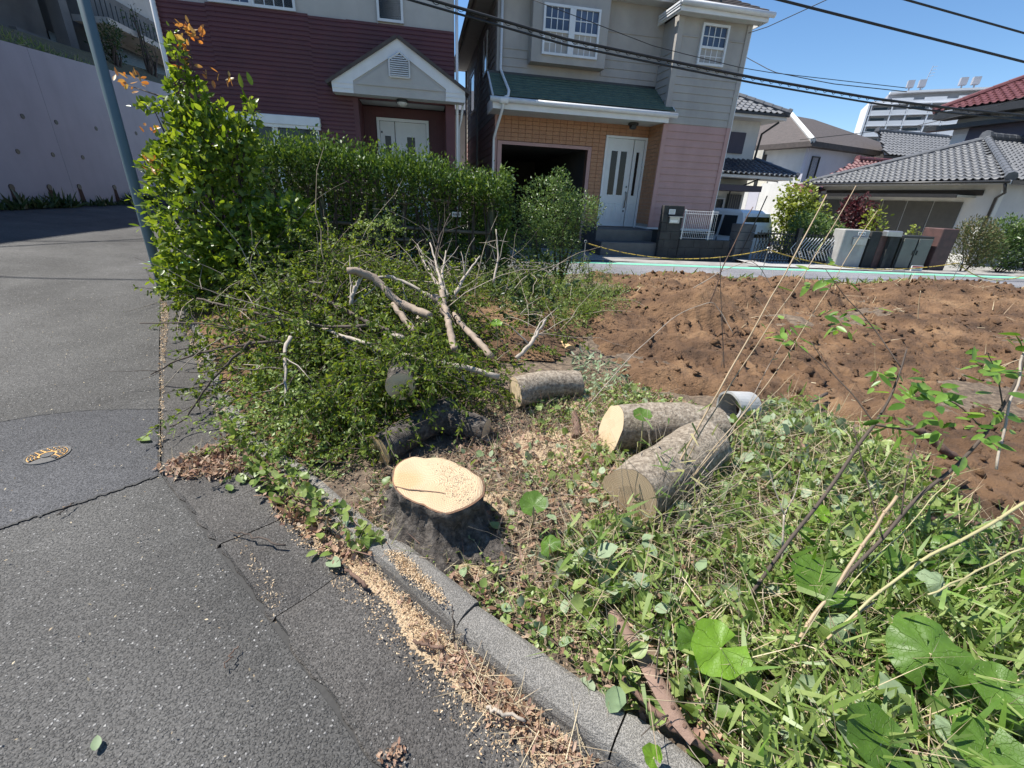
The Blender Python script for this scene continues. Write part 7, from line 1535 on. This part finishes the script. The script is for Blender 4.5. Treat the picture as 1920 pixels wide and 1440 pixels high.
# green side: every kind in drifts of its own
def drift(sc, sd, k=2.2, b=.35): return lambda x, y: np.clip(b + k * fbm(x * sc, y * sc, 3, sd), .03, 1)
cover('round_weeds', GA, 9500, .048, .85, 'leaf_weed', OVAL, .12, .25, thr=drift(2.1, 201), flat=.5, size_j=.9)
cover('pale_leaves', GA, 2600, .066, .8, 'leaf_pale', OVAL, .13, .1, thr=drift(1.7, 87), flat=.4, size_j=.9)
cover('small_weeds', GA, 30000, .020, .75, 'leaf_weed', KITE, .10, .3, thr=drift(2.7, 202, 2, .5), flat=.35)
cover('lance_weeds', GA, 5200, .085, .16, 'leaf_weed', BLADE, .20, .5, thr=drift(1.5, 203), flat=.3, size_j=.9)
BR_ = np.array(pxpoly([(1330, 1440), (1420, 1150), (1600, 1000), (1800, 1060), (2050, 1200), (2050, 1560), (1330, 1560)])); cover('lance_weeds', BR_, 3000, .095, .11, 'leaf_weed', BLADE, .22, .6, thr=drift(1.9, 204, 2.2, .45), flat=.3, size_j=.9); cover('lance_weeds', BR_, 900, .09, .12, 'leaf_sapling', BLADE, .24, .6, thr=drift(2.3, 206, 2.2, .4), flat=.3, size_j=.9)
cover('grass', GA, 3200, .15, .022, 'grass_mat', BLADE, .08, .9, thr=drift(1.8, 205), flat=.2)
cover('straw', GA, 5500, .15, .015, 'straw_mat', BLADE, .15, .25, flat=.25, size_j=1.2)
cover('dry_leaves', GA, 6500, .036, .5, 'leaf_dry', OVAL, .05, .1, flat=.5, size_j=.9)
# around the stump
cover('dry_leaves', MA, 8500, .034, .48, 'leaf_dry', OVAL, .025, .1, thr=lambda x, y: np.clip(.5 + 1.6 * fbm(x * 2.2, y * 2.2, 3, 33), .1, 1), flat=.5, size_j=.9)
cover('straw', MA, 10000, .075, .020, 'straw_mat', BLADE, .04, .12, flat=.35, size_j=1.1)
cover('small_weeds', MA, 15000, .022, .7, 'leaf_weed', KITE, .05, .3, thr=lambda x, y: np.clip(.32 + 2.4 * fbm(x * 2.0, y * 2.0, 3, 43), .03, 1), flat=.4)
cover('round_weeds', MA, 2200, .042, .85, 'leaf_weed', OVAL, .06, .25, thr=lambda x, y: np.clip(.3 + 2.4 * fbm(x * 2.0, y * 2.0, 3, 43), .03, 1), flat=.45, size_j=.9)
cover('pale_leaves', MA, 700, .05, .7, 'leaf_pale', OVAL, .05, .1, thr=drift(2.4, 211), flat=.45)
cover('grass', MA, 4200, .10, .03, 'grass_mat', BLADE, .03, .6, thr=drift(2.0, 212), flat=.3)
cover('sawdust', MA, 16000, .008, .4, 'chip_mat', KITE, .02, .1, thr=drift(2.6, 213, 2.2, .45), flat=.5)
cover('pale_leaves', np.array(pxpoly([(1080, 660), (1170, 690), (1190, 760), (1060, 730)])), 260, .06, .3, 'leaf_pale', OVAL, .08, .1, flat=.5)
cover('dark_twigs', MA, 1600, .12, .03, 'leaf_dry', BLADE, .03, .1, flat=.4)
cover('bark_crumbs', LOTGA, 9000, .012, .6, 'leaf_dry', KITE, .012, .1, flat=.5)
# loose dead stems and rootlets lying over all of it
q = scatter(LOTGA, 900); q = q[kerb_clear(q)]; k = len(q); Z_ = ground_z(q[:, 0], q[:, 1]) + .02 + .10 * nr.random(k) * inpoly(q[:, 0], q[:, 1], GA); d = rdir(k, .1); d[:, 2] *= .25; T = [np.column_stack([q, Z_])]; ln = .08 + .30 * nr.random(k) ** 2
for _ in range(6): d = unit(d + nr.normal(0, .16, (k, 3)) * np.array([1, 1, .3])); T.append(T[-1] + d * (ln / 6)[:, None])
T = np.stack(T, 1); twig_mesh('dead_stems', T[:500], .0019, 'twig_pale'); twig_mesh('dead_stems', T[500:], .0024, 'twig_dark')
# strips along the kerb and on the gutter
RIM = pxpoly([(400, 760), (440, 850), (560, 960), (680, 1040), (720, 1030), (640, 960), (560, 900), (470, 830)]); cover('round_weeds', np.array(RIM), 520, .045, .8, 'leaf_weed', OVAL, .06, .3, flat=.5); cover('dry_leaves', np.array(RIM), 900, .032, .5, 'leaf_dry', OVAL, .03, .1, flat=.5); cover('straw', np.array(RIM), 700, .10, .02, 'straw_mat', BLADE, .04, .2, flat=.4)
def gz_road(x, y): return terr(x, y) + .014
def chips(name, pts, n, size, mt, tpl=KITE, wid=.5, lift=.006, zf=gz_road, thr=None, edge=True, isworld=False):
    A_ = np.array(pts if isworld else pxpoly(pts, .0)); q = scatter(A_, n); d = edge_dist(q[:, 0], q[:, 1], A_)
    if edge: q = q[nr.random(len(q)) < np.clip(d / .06, .12, 1)]
    if thr is not None: q = q[nr.random(len(q)) < thr(q[:, 0], q[:, 1])]
    k = len(q); z = zf(q[:, 0], q[:, 1]) + .002 + lift * nr.random(k); L_ = size * (.5 + nr.random(k)); return acc(name, leaves(np.column_stack([q, z]), rdir(k, .1), unit(nr.normal(0, .35, (k, 3)) + np.array([0, 0, 1])), L_, L_ * wid, tpl), mt)
SAW = [(628, 1020), (660, 1075), (735, 1140), (770, 1215), (835, 1265), (880, 1320), (960, 1375), (1010, 1445), (1120, 1460), (1085, 1405), (1010, 1335), (930, 1265), (850, 1200), (760, 1115), (690, 1050), (645, 1010)]
def mound(name, pts, hgt, zf, mt, res=.012, isworld=False):
    A_ = np.array(pts if isworld else pxpoly(pts, .0)); lo, hi = A_.min(0), A_.max(0); f = lambda x, y: zf(x, y) - .008 + hgt * ss(edge_dist(x, y, A_) + .05 * fbm(x * 14, y * 14, 3, 5), -.005, .06) + .008 * fbm(x * 60, y * 60, 2, 8)
    return gridmesh(name, np.arange(lo[0], hi[0], res), np.arange(lo[1], hi[1], res), f, mt, raw=True, keep=lambda x, y: edge_dist(x, y, A_) > -.004)
mound('sawdust', SAW, .011, gz_road, 'sawdust_mat')
chips('sawdust', SAW, 11000, .0075, 'chip_mat', wid=.4, lift=.012); chips('dry_leaves', SAW, 420, .022, 'leaf_dry', OVAL, .45, .018); chips('straw', SAW, 420, .045, 'straw_mat', BLADE, .03, .018)
chips('sawdust', [(600, 1000), (620, 1110), (720, 1230), (800, 1330), (900, 1440), (1150, 1470), (1010, 1335), (850, 1200), (690, 1050), (640, 1005)], 2600, .009, 'chip_mat', wid=.4)
chips('bark_crumbs', [(780, 1200), (880, 1330), (960, 1400), (1030, 1460), (1130, 1450), (1000, 1330), (880, 1225)], 1500, .022, 'leaf_dry', OVAL, .4, .02)
chips('straw', [(780, 1180), (880, 1330), (960, 1400), (1030, 1460), (1140, 1450), (1000, 1330), (880, 1225)], 420, .11, 'straw_mat', BLADE, .02, .03)
LITTER = [(290, 880), (330, 905), (430, 905), (480, 880), (430, 835), (395, 800), (420, 830)]
chips('dry_leaves', LITTER, 1200, .030, 'leaf_dry', OVAL, .5, .02); chips('straw', LITTER, 260, .09, 'straw_mat', BLADE, .02, .02); chips('sawdust', LITTER, 1800, .012, 'chip_mat', wid=.4)
chips('sawdust', [(302, 560), (300, 700), (300, 860), (306, 860), (308, 700), (318, 580), (380, 640), (385, 720), (410, 800), (372, 690), (345, 610)], 2400, .014, 'chip_mat', wid=.4, edge=False)
chips('dry_leaves', [(470, 930), (560, 1010), (640, 1075), (690, 1070), (640, 1010), (540, 930)], 420, .034, 'leaf_dry', OVAL, .5, .02); chips('round_weeds', [(440, 905), (520, 960), (640, 1070), (640, 1010), (560, 940), (480, 880)], 130, .05, 'leaf_weed', OVAL, .8, .03); chips('sawdust', [(500, 960), (560, 1030), (640, 1080), (650, 1015), (560, 940)], 2600, .011, 'chip_mat', wid=.4)
chips('bark_crumbs', [(705, 1405), (760, 1400), (775, 1450), (700, 1450)], 260, .014, 'leaf_dry', OVAL, .5, .02); chips('sawdust', [(440, 1000), (540, 1120), (520, 1180), (480, 1110)], 120, .010, 'chip_mat', wid=.35, edge=False)
chips('road_grit', [(0, 560), (290, 560), (290, 880), (480, 1130), (690, 1430), (300, 1440), (0, 1440)], 380, .010, 'straw_mat', wid=.5, edge=False)
kz = lambda x, y: terr(x, y) + .088 + .004
KT = pxpoly([(715, 1030), (760, 1040), (830, 1110), (845, 1145), (815, 1130), (745, 1075)], .09); chips('sawdust', KT, 6500, .009, 'chip_mat', wid=.4, lift=.014, zf=kz, isworld=True)
lz = lambda x, y: lot_z(x, y) + .004
for pts, n in (([(715, 1020), (760, 985), (830, 1010), (930, 990), (960, 1040), (900, 1080), (840, 1090), (770, 1060)], 7000), ([(940, 830), (1010, 800), (1100, 820), (1110, 870), (1010, 900), (950, 880)], 3600), ([(1060, 740), (1120, 760), (1120, 850), (1080, 860)], 1600), ([(1060, 900), (1140, 880), (1130, 960), (1080, 970)], 1600), ([(880, 930), (960, 920), (950, 1000), (900, 990)], 1400)):
    A_ = pxpoly(pts); chips('sawdust', A_, n, .007, 'chip_mat', wid=.4, lift=.01, zf=lz, isworld=True); mound('sawdust', A_, .016, lz, 'sawdust_mat', .012, True)
cf = [PZ(x, y, TZ + .004)[:2] for x, y in ((800, 880), (860, 880), (895, 915), (880, 940), (840, 955), (815, 930))]; chips('sawdust', cf, 900, .007, 'chip_mat', wid=.4, zf=lambda x, y: 0 * x + TZ + .055, lift=.004, isworld=True, edge=True)
# straw and rootlets on the dug soil
n = 1300; q = scatter([(1.0, 2.6), (4, 2), (9, 4.2), (12, 8.2), (1.6, 7.6)], n); q = q[(edge_dist(q[:, 0], q[:, 1], SA) > .0) & (nr.random(len(q)) < np.clip(.25 + .13 * (q[:, 1] - 4) + 2 * fbm(q[:, 0], q[:, 1], 3, 66), .05, 1))]; k = len(q)
acc('straw', leaves(np.column_stack([q, soil_z(q[:, 0], q[:, 1]) + .01]), rdir(k, .1), rdir(k, 1.5), .06 + .32 * nr.random(k) ** 2, .007, BLADE), 'straw_mat')
q = scatter([(1.0, 7.2), (1.2, 7.9), (9, 8.6), (9, 7.6), (4, 7.2)], 1500); q = q[nr.random(len(q)) < np.clip(.3 + 2.2 * fbm(q[:, 0] * 1.3, q[:, 1] * 1.3, 3, 68), 0, 1)]; k = len(q); L_ = .05 + .10 * nr.random(k); acc('small_weeds', leaves(np.column_stack([q, soil_z(q[:, 0], q[:, 1]) + .01]), rdir(k, .7), rdir(k, .8), L_, L_ * .2, BLADE), 'leaf_weed')
q = scatter([G(1560, 1010)[:2], G(1700, 980)[:2], G(1850, 1060)[:2], G(1750, 1050)[:2]], 500); k = len(q); acc('small_weeds', leaves(np.column_stack([q, ground_z(q[:, 0], q[:, 1]) + .01 + .03 * nr.random(k)]), rdir(k, .4), rdir(k, 1), .025, .014, KITE), 'leaf_weed')

# ---------------------------------------------------------------- butterbur: big round leaves, each plant its own
def round_leaf(lobes=0.0, ruff=.06, cup=.18):
    v = [(0, 0, 0)]; NSEG = 22; 
    for rr_ in (.45, .8, 1.0):
        for j in range(NSEG):
            a = -math.pi / 2 + .22 + (2 * math.pi - .44) * j / (NSEG - 1); r_ = rr_ * (1 + (.05 * math.sin(a * 7) + lobes * math.cos(a * 3 + .6)) * rr_) * (1 - .16 * math.exp(-((a + math.pi / 2) % (2 * math.pi)) ** 2))
            v.append((math.cos(a) * r_ * .5, math.sin(a) * r_ * .5 + .05, (cup * rr_ * rr_ + ruff * math.sin(a * 5 + rr_) * rr_) * .5))
    f = [(0, 1 + j, 2 + j) for j in range(NSEG - 1)]
    for k in range(2): o = 1 + k * NSEG; f += [(o + j, o + NSEG + j, o + NSEG + j + 1, o + j + 1) for j in range(NSEG - 1)]
    return v, f
RL = [mesh_of('leaf', MB().add(*round_leaf(*a)), m_, True) for a, m_ in (((.0, .06, .2), 'leaf_butterbur'), ((.10, .12, -.25), 'leaf_butterbur'), ((.06, .10, .12), 'leaf_butterbur_bright'), ((.08, .16, -.5), 'leaf_pale_big'))]
def bbur(label, px, py, rad_px, z, kind, tilt=(0, 0, 1), spin=0.0):
    z = z + (.07 if px > 1250 else .02); p = PZ(px, py, z); r_ = rpx(p, rad_px); g_ = float(ground_z(np.array([p[0]]), np.array([p[1]]))[0]); b_ = np.array([p[0] + rnd.uniform(-.03, .03), p[1] + rnd.uniform(-.02, .04), g_ - .01])
    th_ = thing('butterbur_plant', label, 'plant', b_, 0, 'big round butterbur leaves'); n_ = Vector(tilt).normalized(); q = n_.to_track_quat('Z', 'Y') @ Matrix.Rotation(spin, 3, 'Z').to_quaternion()
    o = link('leaf', RL[kind], th_); o.location = tuple(p - b_); o.rotation_mode = 'QUATERNION'; o.rotation_quaternion = q; o.scale = (1.55 * r_,) * 3
    mb = MB(); mb.tube([(0, 0, 0), tuple((p - b_) * .5 + np.array([.01, .01, .0])), tuple(p - b_)], .004, 6); obj('stalk', mb, 'cane_green', th_, True)
for args in (('single dark round leaf standing right of the stump', 1000, 948, 33, .22, 0, (-.1, -.5, 1), .3), ('pair-like folded leaf below the leaf right of the stump', 1030, 1022, 27, .16, 1, (-.5, -.3, 1), 1.0), ('round leaf shading the log behind the biggest log', 1206, 781, 24, .32, 0, (0, -.3, 1), .5), ('bright round leaf lying in the brush pile near its right end', 931, 607, 14, .45, 2, (0, -.5, 1), 0),
    ('brightest big lobed leaf with a torn hole in the foreground', 1352, 1215, 66, .20, 2, (-.15, -.45, 1), 2.2), ('darker leaf tucked behind the brightest lobed leaf', 1300, 1200, 44, .17, 1, (.7, -.3, 1), .6), ('large flat leaf under the two tan canes', 1545, 1095, 70, .16, 0, (0, -.15, 1), 1.4), ('large folded dark leaf in the lower right thicket', 1745, 1225, 85, .22, 1, (-.3, -.4, 1), .2),
    ('scalloped leaf low at the bottom edge left of the corner', 1650, 1395, 80, .17, 0, (.1, -.4, 1), .9), ('curled leaf at the soil edge by the green cane', 1800, 1022, 44, .20, 1, (-.2, -.2, 1), 1.8), ('pale underside-up leaf in the right-hand thicket', 1770, 1095, 38, .22, 3, (.2, -.5, 1), .3), ('pale curled leaf below the thick tan cane', 1585, 1180, 36, .14, 3, (-.3, -.5, .8), 1.3), ('pale upturned leaf near the bottom right', 1790, 1370, 34, .18, 3, (.3, -.6, 1), 2.0),
    ('dark wilted leaf hanging near the slanting sapling stem', 1250, 1060, 26, .13, 1, (.2, -1, .5), .4), ('dark green leaf at the right edge low down', 1880, 1290, 60, .20, 0, (-.3, -.3, 1), 2.5), ('small round leaf beside the slim sapling fork', 1545, 965, 24, .16, 2, (.1, -.4, 1), .7), ('wide leaf half hidden behind the green cane', 1690, 1060, 46, .16, 0, (.2, -.3, 1), 1.1), ('broad leaf in the right bottom corner', 1850, 1400, 70, .18, 0, (-.2, -.3, 1), 3.0), ('small bright leaf at the very end of the kerb', 1225, 1420, 26, .13, 2, (.2, -.4, 1), .2), ('middling leaf above the bark strip', 1150, 1108, 20, .12, 2, (-.2, -.3, 1), 1.0)):
    bbur(*args)

# ---------------------------------------------------------------- saplings and canes in the foreground
LSP = (np.array([[x * .9, y, z] for x, y, z in OVAL[0]]), OVAL[1]); sme = instleaf('leaf', OVAL, 'leaf_sapling')
def sapling(label, stems, clusters, leaf=.075, wid=.40, mt='twig_dark', group='young saplings in the foreground thicket', name='sapling'):
    base = AT(*stems[0][0][0]); th_ = thing(name, label, 'sapling', base, 0, group)
    for pts, r0, r1 in stems:
        P = np.array([AT(*p) for p in pts]); t = np.linspace(0, len(P) - 1, len(P) * 4); Q = np.stack([np.interp(t, np.arange(len(P)), P[:, k]) for k in range(3)], 1)
        for _ in range(2): Q[1:-1] = (Q[:-2] + 2 * Q[1:-1] + Q[2:]) / 4
        mb = MB(); mb.tube(Q - base, [rpx(Q[i], .45 * (r0 + (r1 - r0) * i / (len(Q) - 1))) for i in range(len(Q))], 7); obj('stem', mb, mt, th_, True)
    for px, py, Y, spx, n, dz in clusters:
        c = AT(px, py, Y)
        for _ in range(n):
            p = AT(px + rnd.gauss(0, spx), py + rnd.gauss(0, spx * .55), Y + rnd.gauss(0, .06)); d = unit(np.array([rnd.gauss(0, 1), rnd.gauss(-.1, .6), rnd.gauss(dz, .35)])); L_ = leaf * rnd.uniform(.6, 1.2); put(sme, 'leaf', th_, tuple(p - base), d, unit(np.array([rnd.gauss(0, .5), rnd.gauss(-.35, .4), 1.0])), L_, L_ * wid)
    return th_
sapling('slanting brown sapling whose fork stands against the dug soil', [([(1350, 1185, 1.15), (1420, 1098, 1.22), (1480, 1012, 1.32), (1535, 945, 1.42), (1580, 880, 1.52), (1612, 830, 1.60), (1640, 795, 1.66)], 8, 6.5), ([(1640, 795, 1.66), (1670, 745, 1.72), (1690, 690, 1.80), (1700, 655, 1.86)], 5.5, 3), ([(1640, 795, 1.66), (1600, 740, 1.75), (1560, 700, 1.85), (1520, 640, 1.95)], 3.5, 1.5), ([(1640, 796, 1.66), (1700, 806, 1.62), (1722, 800, 1.60)], 6, 5), ([(1690, 690, 1.80), (1643, 621, 1.95), (1612, 584, 2.0), (1583, 555, 2.05), (1548, 505, 2.1)], 3, 1.2), ([(1560, 700, 1.85), (1500, 650, 1.95), (1450, 612, 2.05)], 1.8, .8)],
    [(1578, 598, 2.0, 28, 22, -.4), (1545, 530, 2.1, 22, 12, -.2), (1470, 622, 2.0, 26, 18, -.2), (1660, 700, 1.75, 16, 12, -.5), (1670, 790, 1.62, 22, 12, -.4), (1555, 492, 2.1, 8, 3, 0)], .062)
sapling('leafy sapling with fresh broad leaves at the right edge', [([(1540, 1130, 1.15), (1600, 1065, 1.22), (1655, 1010, 1.30), (1720, 930, 1.40), (1790, 878, 1.48), (1850, 812, 1.55), (1905, 720, 1.62), (1925, 660, 1.66)], 8, 6), ([(1850, 812, 1.55), (1800, 760, 1.58), (1740, 735, 1.6)], 3, 1.5), ([(1880, 760, 1.58), (1870, 700, 1.62), (1850, 660, 1.64)], 3, 1.5), ([(1655, 1010, 1.28), (1625, 900, 1.4), (1600, 800, 1.5)], 3.5, 2), ([(1690, 965, 1.33), (1700, 880, 1.4), (1720, 830, 1.45)], 3, 1.5)],
    [(1745, 735, 1.6, 34, 26, -.2), (1830, 700, 1.6, 34, 18, 0), (1890, 690, 1.62, 24, 12, .1), (1860, 790, 1.5, 30, 20, -.2), (1770, 800, 1.5, 22, 14, -.3), (1790, 860, 1.42, 16, 6, -.4), (1905, 640, 1.68, 14, 5, .2), (1700, 730, 1.6, 16, 9, -.3)], .070, .38)
sapling('pale grey forked twig standing in the weeds mid right', [([(1464, 1105, 1.30), (1467, 1030, 1.36), (1470, 965, 1.42)], 5, 4), ([(1470, 965, 1.42), (1492, 925, 1.46), (1500, 880, 1.5)], 3, 1), ([(1470, 965, 1.42), (1448, 905, 1.47), (1440, 870, 1.5)], 3, 1)], [(1480, 1000, 1.4, 30, 5, -.2)], .05, .4, 'bark_pale')
def canes(label, pts, r0, r1, mt='cane_tan', nodes=6, group='dry canes and reeds', leafy=0):
    P = np.array([AT(*p) for p in pts]); base = P[0].copy(); th_ = thing('dry_cane', label, 'cane', base, 0, group); t = np.linspace(0, len(P) - 1, len(P) * 5); Q = np.stack([np.interp(t, np.arange(len(P)), P[:, k]) for k in range(3)], 1)
    Q[1:-1] += nr.normal(0, .006, Q[1:-1].shape)
    for _ in range(2): Q[1:-1] = (Q[:-2] + 2 * Q[1:-1] + Q[2:]) / 4
    rr_ = [rpx(Q[i], .45 * (r0 + (r1 - r0) * i / (len(Q) - 1))) for i in range(len(Q))]; mb = MB(); mb.tube(Q - base, rr_, 7); obj('stem', mb, mt, th_, True)
    for k in range(nodes): i = int((k + .5) / nodes * (len(Q) - 1)); d = unit(Q[min(i + 1, len(Q) - 1)] - Q[i - 1]); mb = MB(); mb.tube([Q[i] - base - d * .004, Q[i] - base + d * .004], rr_[i] * 1.3, 7); obj('node', mb, mt, th_)
    if leafy:
        me = instleaf('leaf', BLADE, 'grass_mat')
        for k in range(leafy): i = rnd.randrange(len(Q)); put(me, 'leaf', th_, tuple(Q[i] - base), unit(np.array([rnd.gauss(0, 1), rnd.gauss(0, .6), rnd.gauss(-.1, .5)])), rdir(1, .5)[0], rnd.uniform(.05, .11), rnd.uniform(.007, .012))
for args in (('thickest dry cane rising from the biggest log towards the street', [(1215, 985, 1.72), (1275, 865, 1.85), (1330, 765, 1.95), (1395, 650, 2.1), (1460, 535, 2.2), (1550, 365, 2.4)], 4.5, 2.5, 'cane_tan', 8, None, 5), ('second dry cane rising beside the thickest one', [(1228, 985, 1.72), (1310, 820, 1.9), (1385, 695, 2.05), (1480, 560, 2.2), (1605, 348, 2.45)], 3.2, 1.5, 'cane_tan', 7, None, 6), ('long dry cane leaning furthest right over the soil', [(1240, 975, 1.74), (1330, 850, 1.85), (1440, 720, 2.0), (1530, 580, 2.15), (1645, 395, 2.35)], 2.6, 1.2, 'cane_tan', 5, None, 3), ('short dry reed leaning towards the pipe', [(1255, 960, 1.75), (1350, 830, 1.9), (1425, 765, 2.0), (1490, 700, 2.1)], 2, 1, 'cane_tan', 4, None, 3), ('thin white dry reed crossing the pipe mouth', [(1290, 930, 1.78), (1380, 800, 1.95), (1440, 690, 2.1), (1485, 615, 2.2)], 1.6, .8, 'bark_pale', 3, None, 2), ('thin upright reed between the pipe and the soil mound', [(1358, 690, 3.0), (1352, 600, 3.1), (1350, 480, 3.2)], 2, 1.2, 'twig_dark', 4, None, 0), ('dark slanting reed crossing the street edge', [(1330, 570, 4.0), (1360, 490, 4.05), (1412, 388, 4.1)], 2.6, 2, 'bark_brown', 4, None, 0), ('arched pale reed bending over the soil', [(1095, 770, 2.6), (1180, 670, 2.8), (1265, 590, 3.0), (1330, 565, 3.1), (1352, 585, 3.1), (1375, 625, 3.0)], 1.6, 1, 'bark_pale', 4, None, 0), ('drooping pale reed in front of the street', [(1300, 540, 4.6), (1360, 505, 4.6), (1405, 488, 4.6), (1425, 500, 4.6), (1445, 535, 4.6)], 1.8, 1.2, 'bark_pale', 3, None, 0),
    ('thick tan cane slanting up through the big leaves in the foreground', [(1362, 1425, .82), (1440, 1290, .95), (1510, 1175, 1.05), (1575, 1085, 1.15), (1640, 990, 1.25), (1682, 930, 1.32)], 8, 6.5, 'cane_tan', 6, None, 0), ('long tan-green cane sloping to the right edge in the foreground', [(1395, 1395, .85), (1500, 1250, .95), (1600, 1150, 1.05), (1720, 1060, 1.15), (1820, 1005, 1.22), (1935, 935, 1.32)], 5, 6.5, 'cane_green', 7, None, 3), ('thinner cane running below the long tan-green one', [(1740, 1115, 1.02), (1830, 1070, 1.1), (1940, 1020, 1.18)], 4, 3.5, 'cane_green', 3, None, 2), ('thin tan cane under the thick foreground cane', [(1375, 1400, .84), (1460, 1300, .92), (1560, 1190, 1.0), (1640, 1130, 1.08)], 4.5, 3, 'cane_tan', 4, None, 0), ('thin dry stalk at the upper right of the soil', [(1720, 620, 5.2), (1722, 580, 5.25), (1726, 545, 5.3)], 2, 1.6, 'cane_tan', 3, None, 0), ('pale dry stalk slanting across the right edge leaves', [(1868, 880, 1.4), (1890, 770, 1.5), (1912, 690, 1.58), (1930, 630, 1.64)], 5, 4, 'bark_pale', 3, None, 0), ('cream vine hugging the dark slanting stem at the right', [(1560, 1150, 1.12), (1620, 1065, 1.2), (1690, 1000, 1.3), (1745, 940, 1.38), (1790, 885, 1.46)], 2.2, 2, 'cane_green', 2, None, 0)):
    canes(*args)
# reed leaves and grassy stems round the biggest log
n = 150; b_ = PZ(1225, 985, .08); q = b_[None, :] + nr.normal(0, 1, (n, 3)) * np.array([.11, .07, .0]); Ts = []
D = rdir(n, 1.4) + np.array([.35, .1, 0]); D = unit(D); ln = .15 + .45 * nr.random(n); T = [q]; d = D
for k in range(6): d = unit(d + nr.normal(0, .10, (n, 3)) + np.array([.03, 0, -.05])); T.append(T[-1] + d * (ln / 6)[:, None])
T = np.stack(T, 1); twig_mesh('reed_stems', T, .0022, 'twig_pale'); m_ = 260; i = nr.integers(0, n, m_); k = nr.integers(2, 7, m_); acc('reed_leaves', leaves(T[i, k], unit(nr.normal(0, 1, (m_, 3)) + np.array([.2, 0, .1])), rdir(m_, .6), .05 + .05 * nr.random(m_), .009, BLADE), 'grass_mat')
# scattered leaves on the asphalt
fme = instleaf('leaf', OVAL, 'leaf_weed')
for lab, px, py, L_, mm in (('green leaf lying on the smooth asphalt strip', 262, 823, .09, 'leaf_weed'), ('pale yellow leaf on the asphalt at the bottom left', 180, 1410, .045, 'leaf_pale'), ('curled green leaf on the sawdust left of the kerb', 615, 1052, .10, 'leaf_pale'), ('upturned leaf on the gutter slab corner', 595, 1035, .06, 'leaf_weed'), ('dull yellow-green leaf on the sawdust by the lower kerb block', 948, 1305, .085, 'leaf_dry'), ('yellow leaf in the litter beside the gutter corner', 517, 942, .05, 'leaf_young'), ('heart-shaped leaf on the asphalt by the litter heap', 435, 922, .07, 'leaf_weed')):
    p = G(px, py, .012); me = instleaf('leaf', OVAL, mm); th_ = thing('fallen_leaf', lab, 'leaf', p); put(me, 'blade', th_, (0, 0, .006), (rnd.gauss(0, 1), rnd.gauss(0, .6), .08), (rnd.gauss(0, .2), -.2, 1), L_, L_ * .55)

flush()
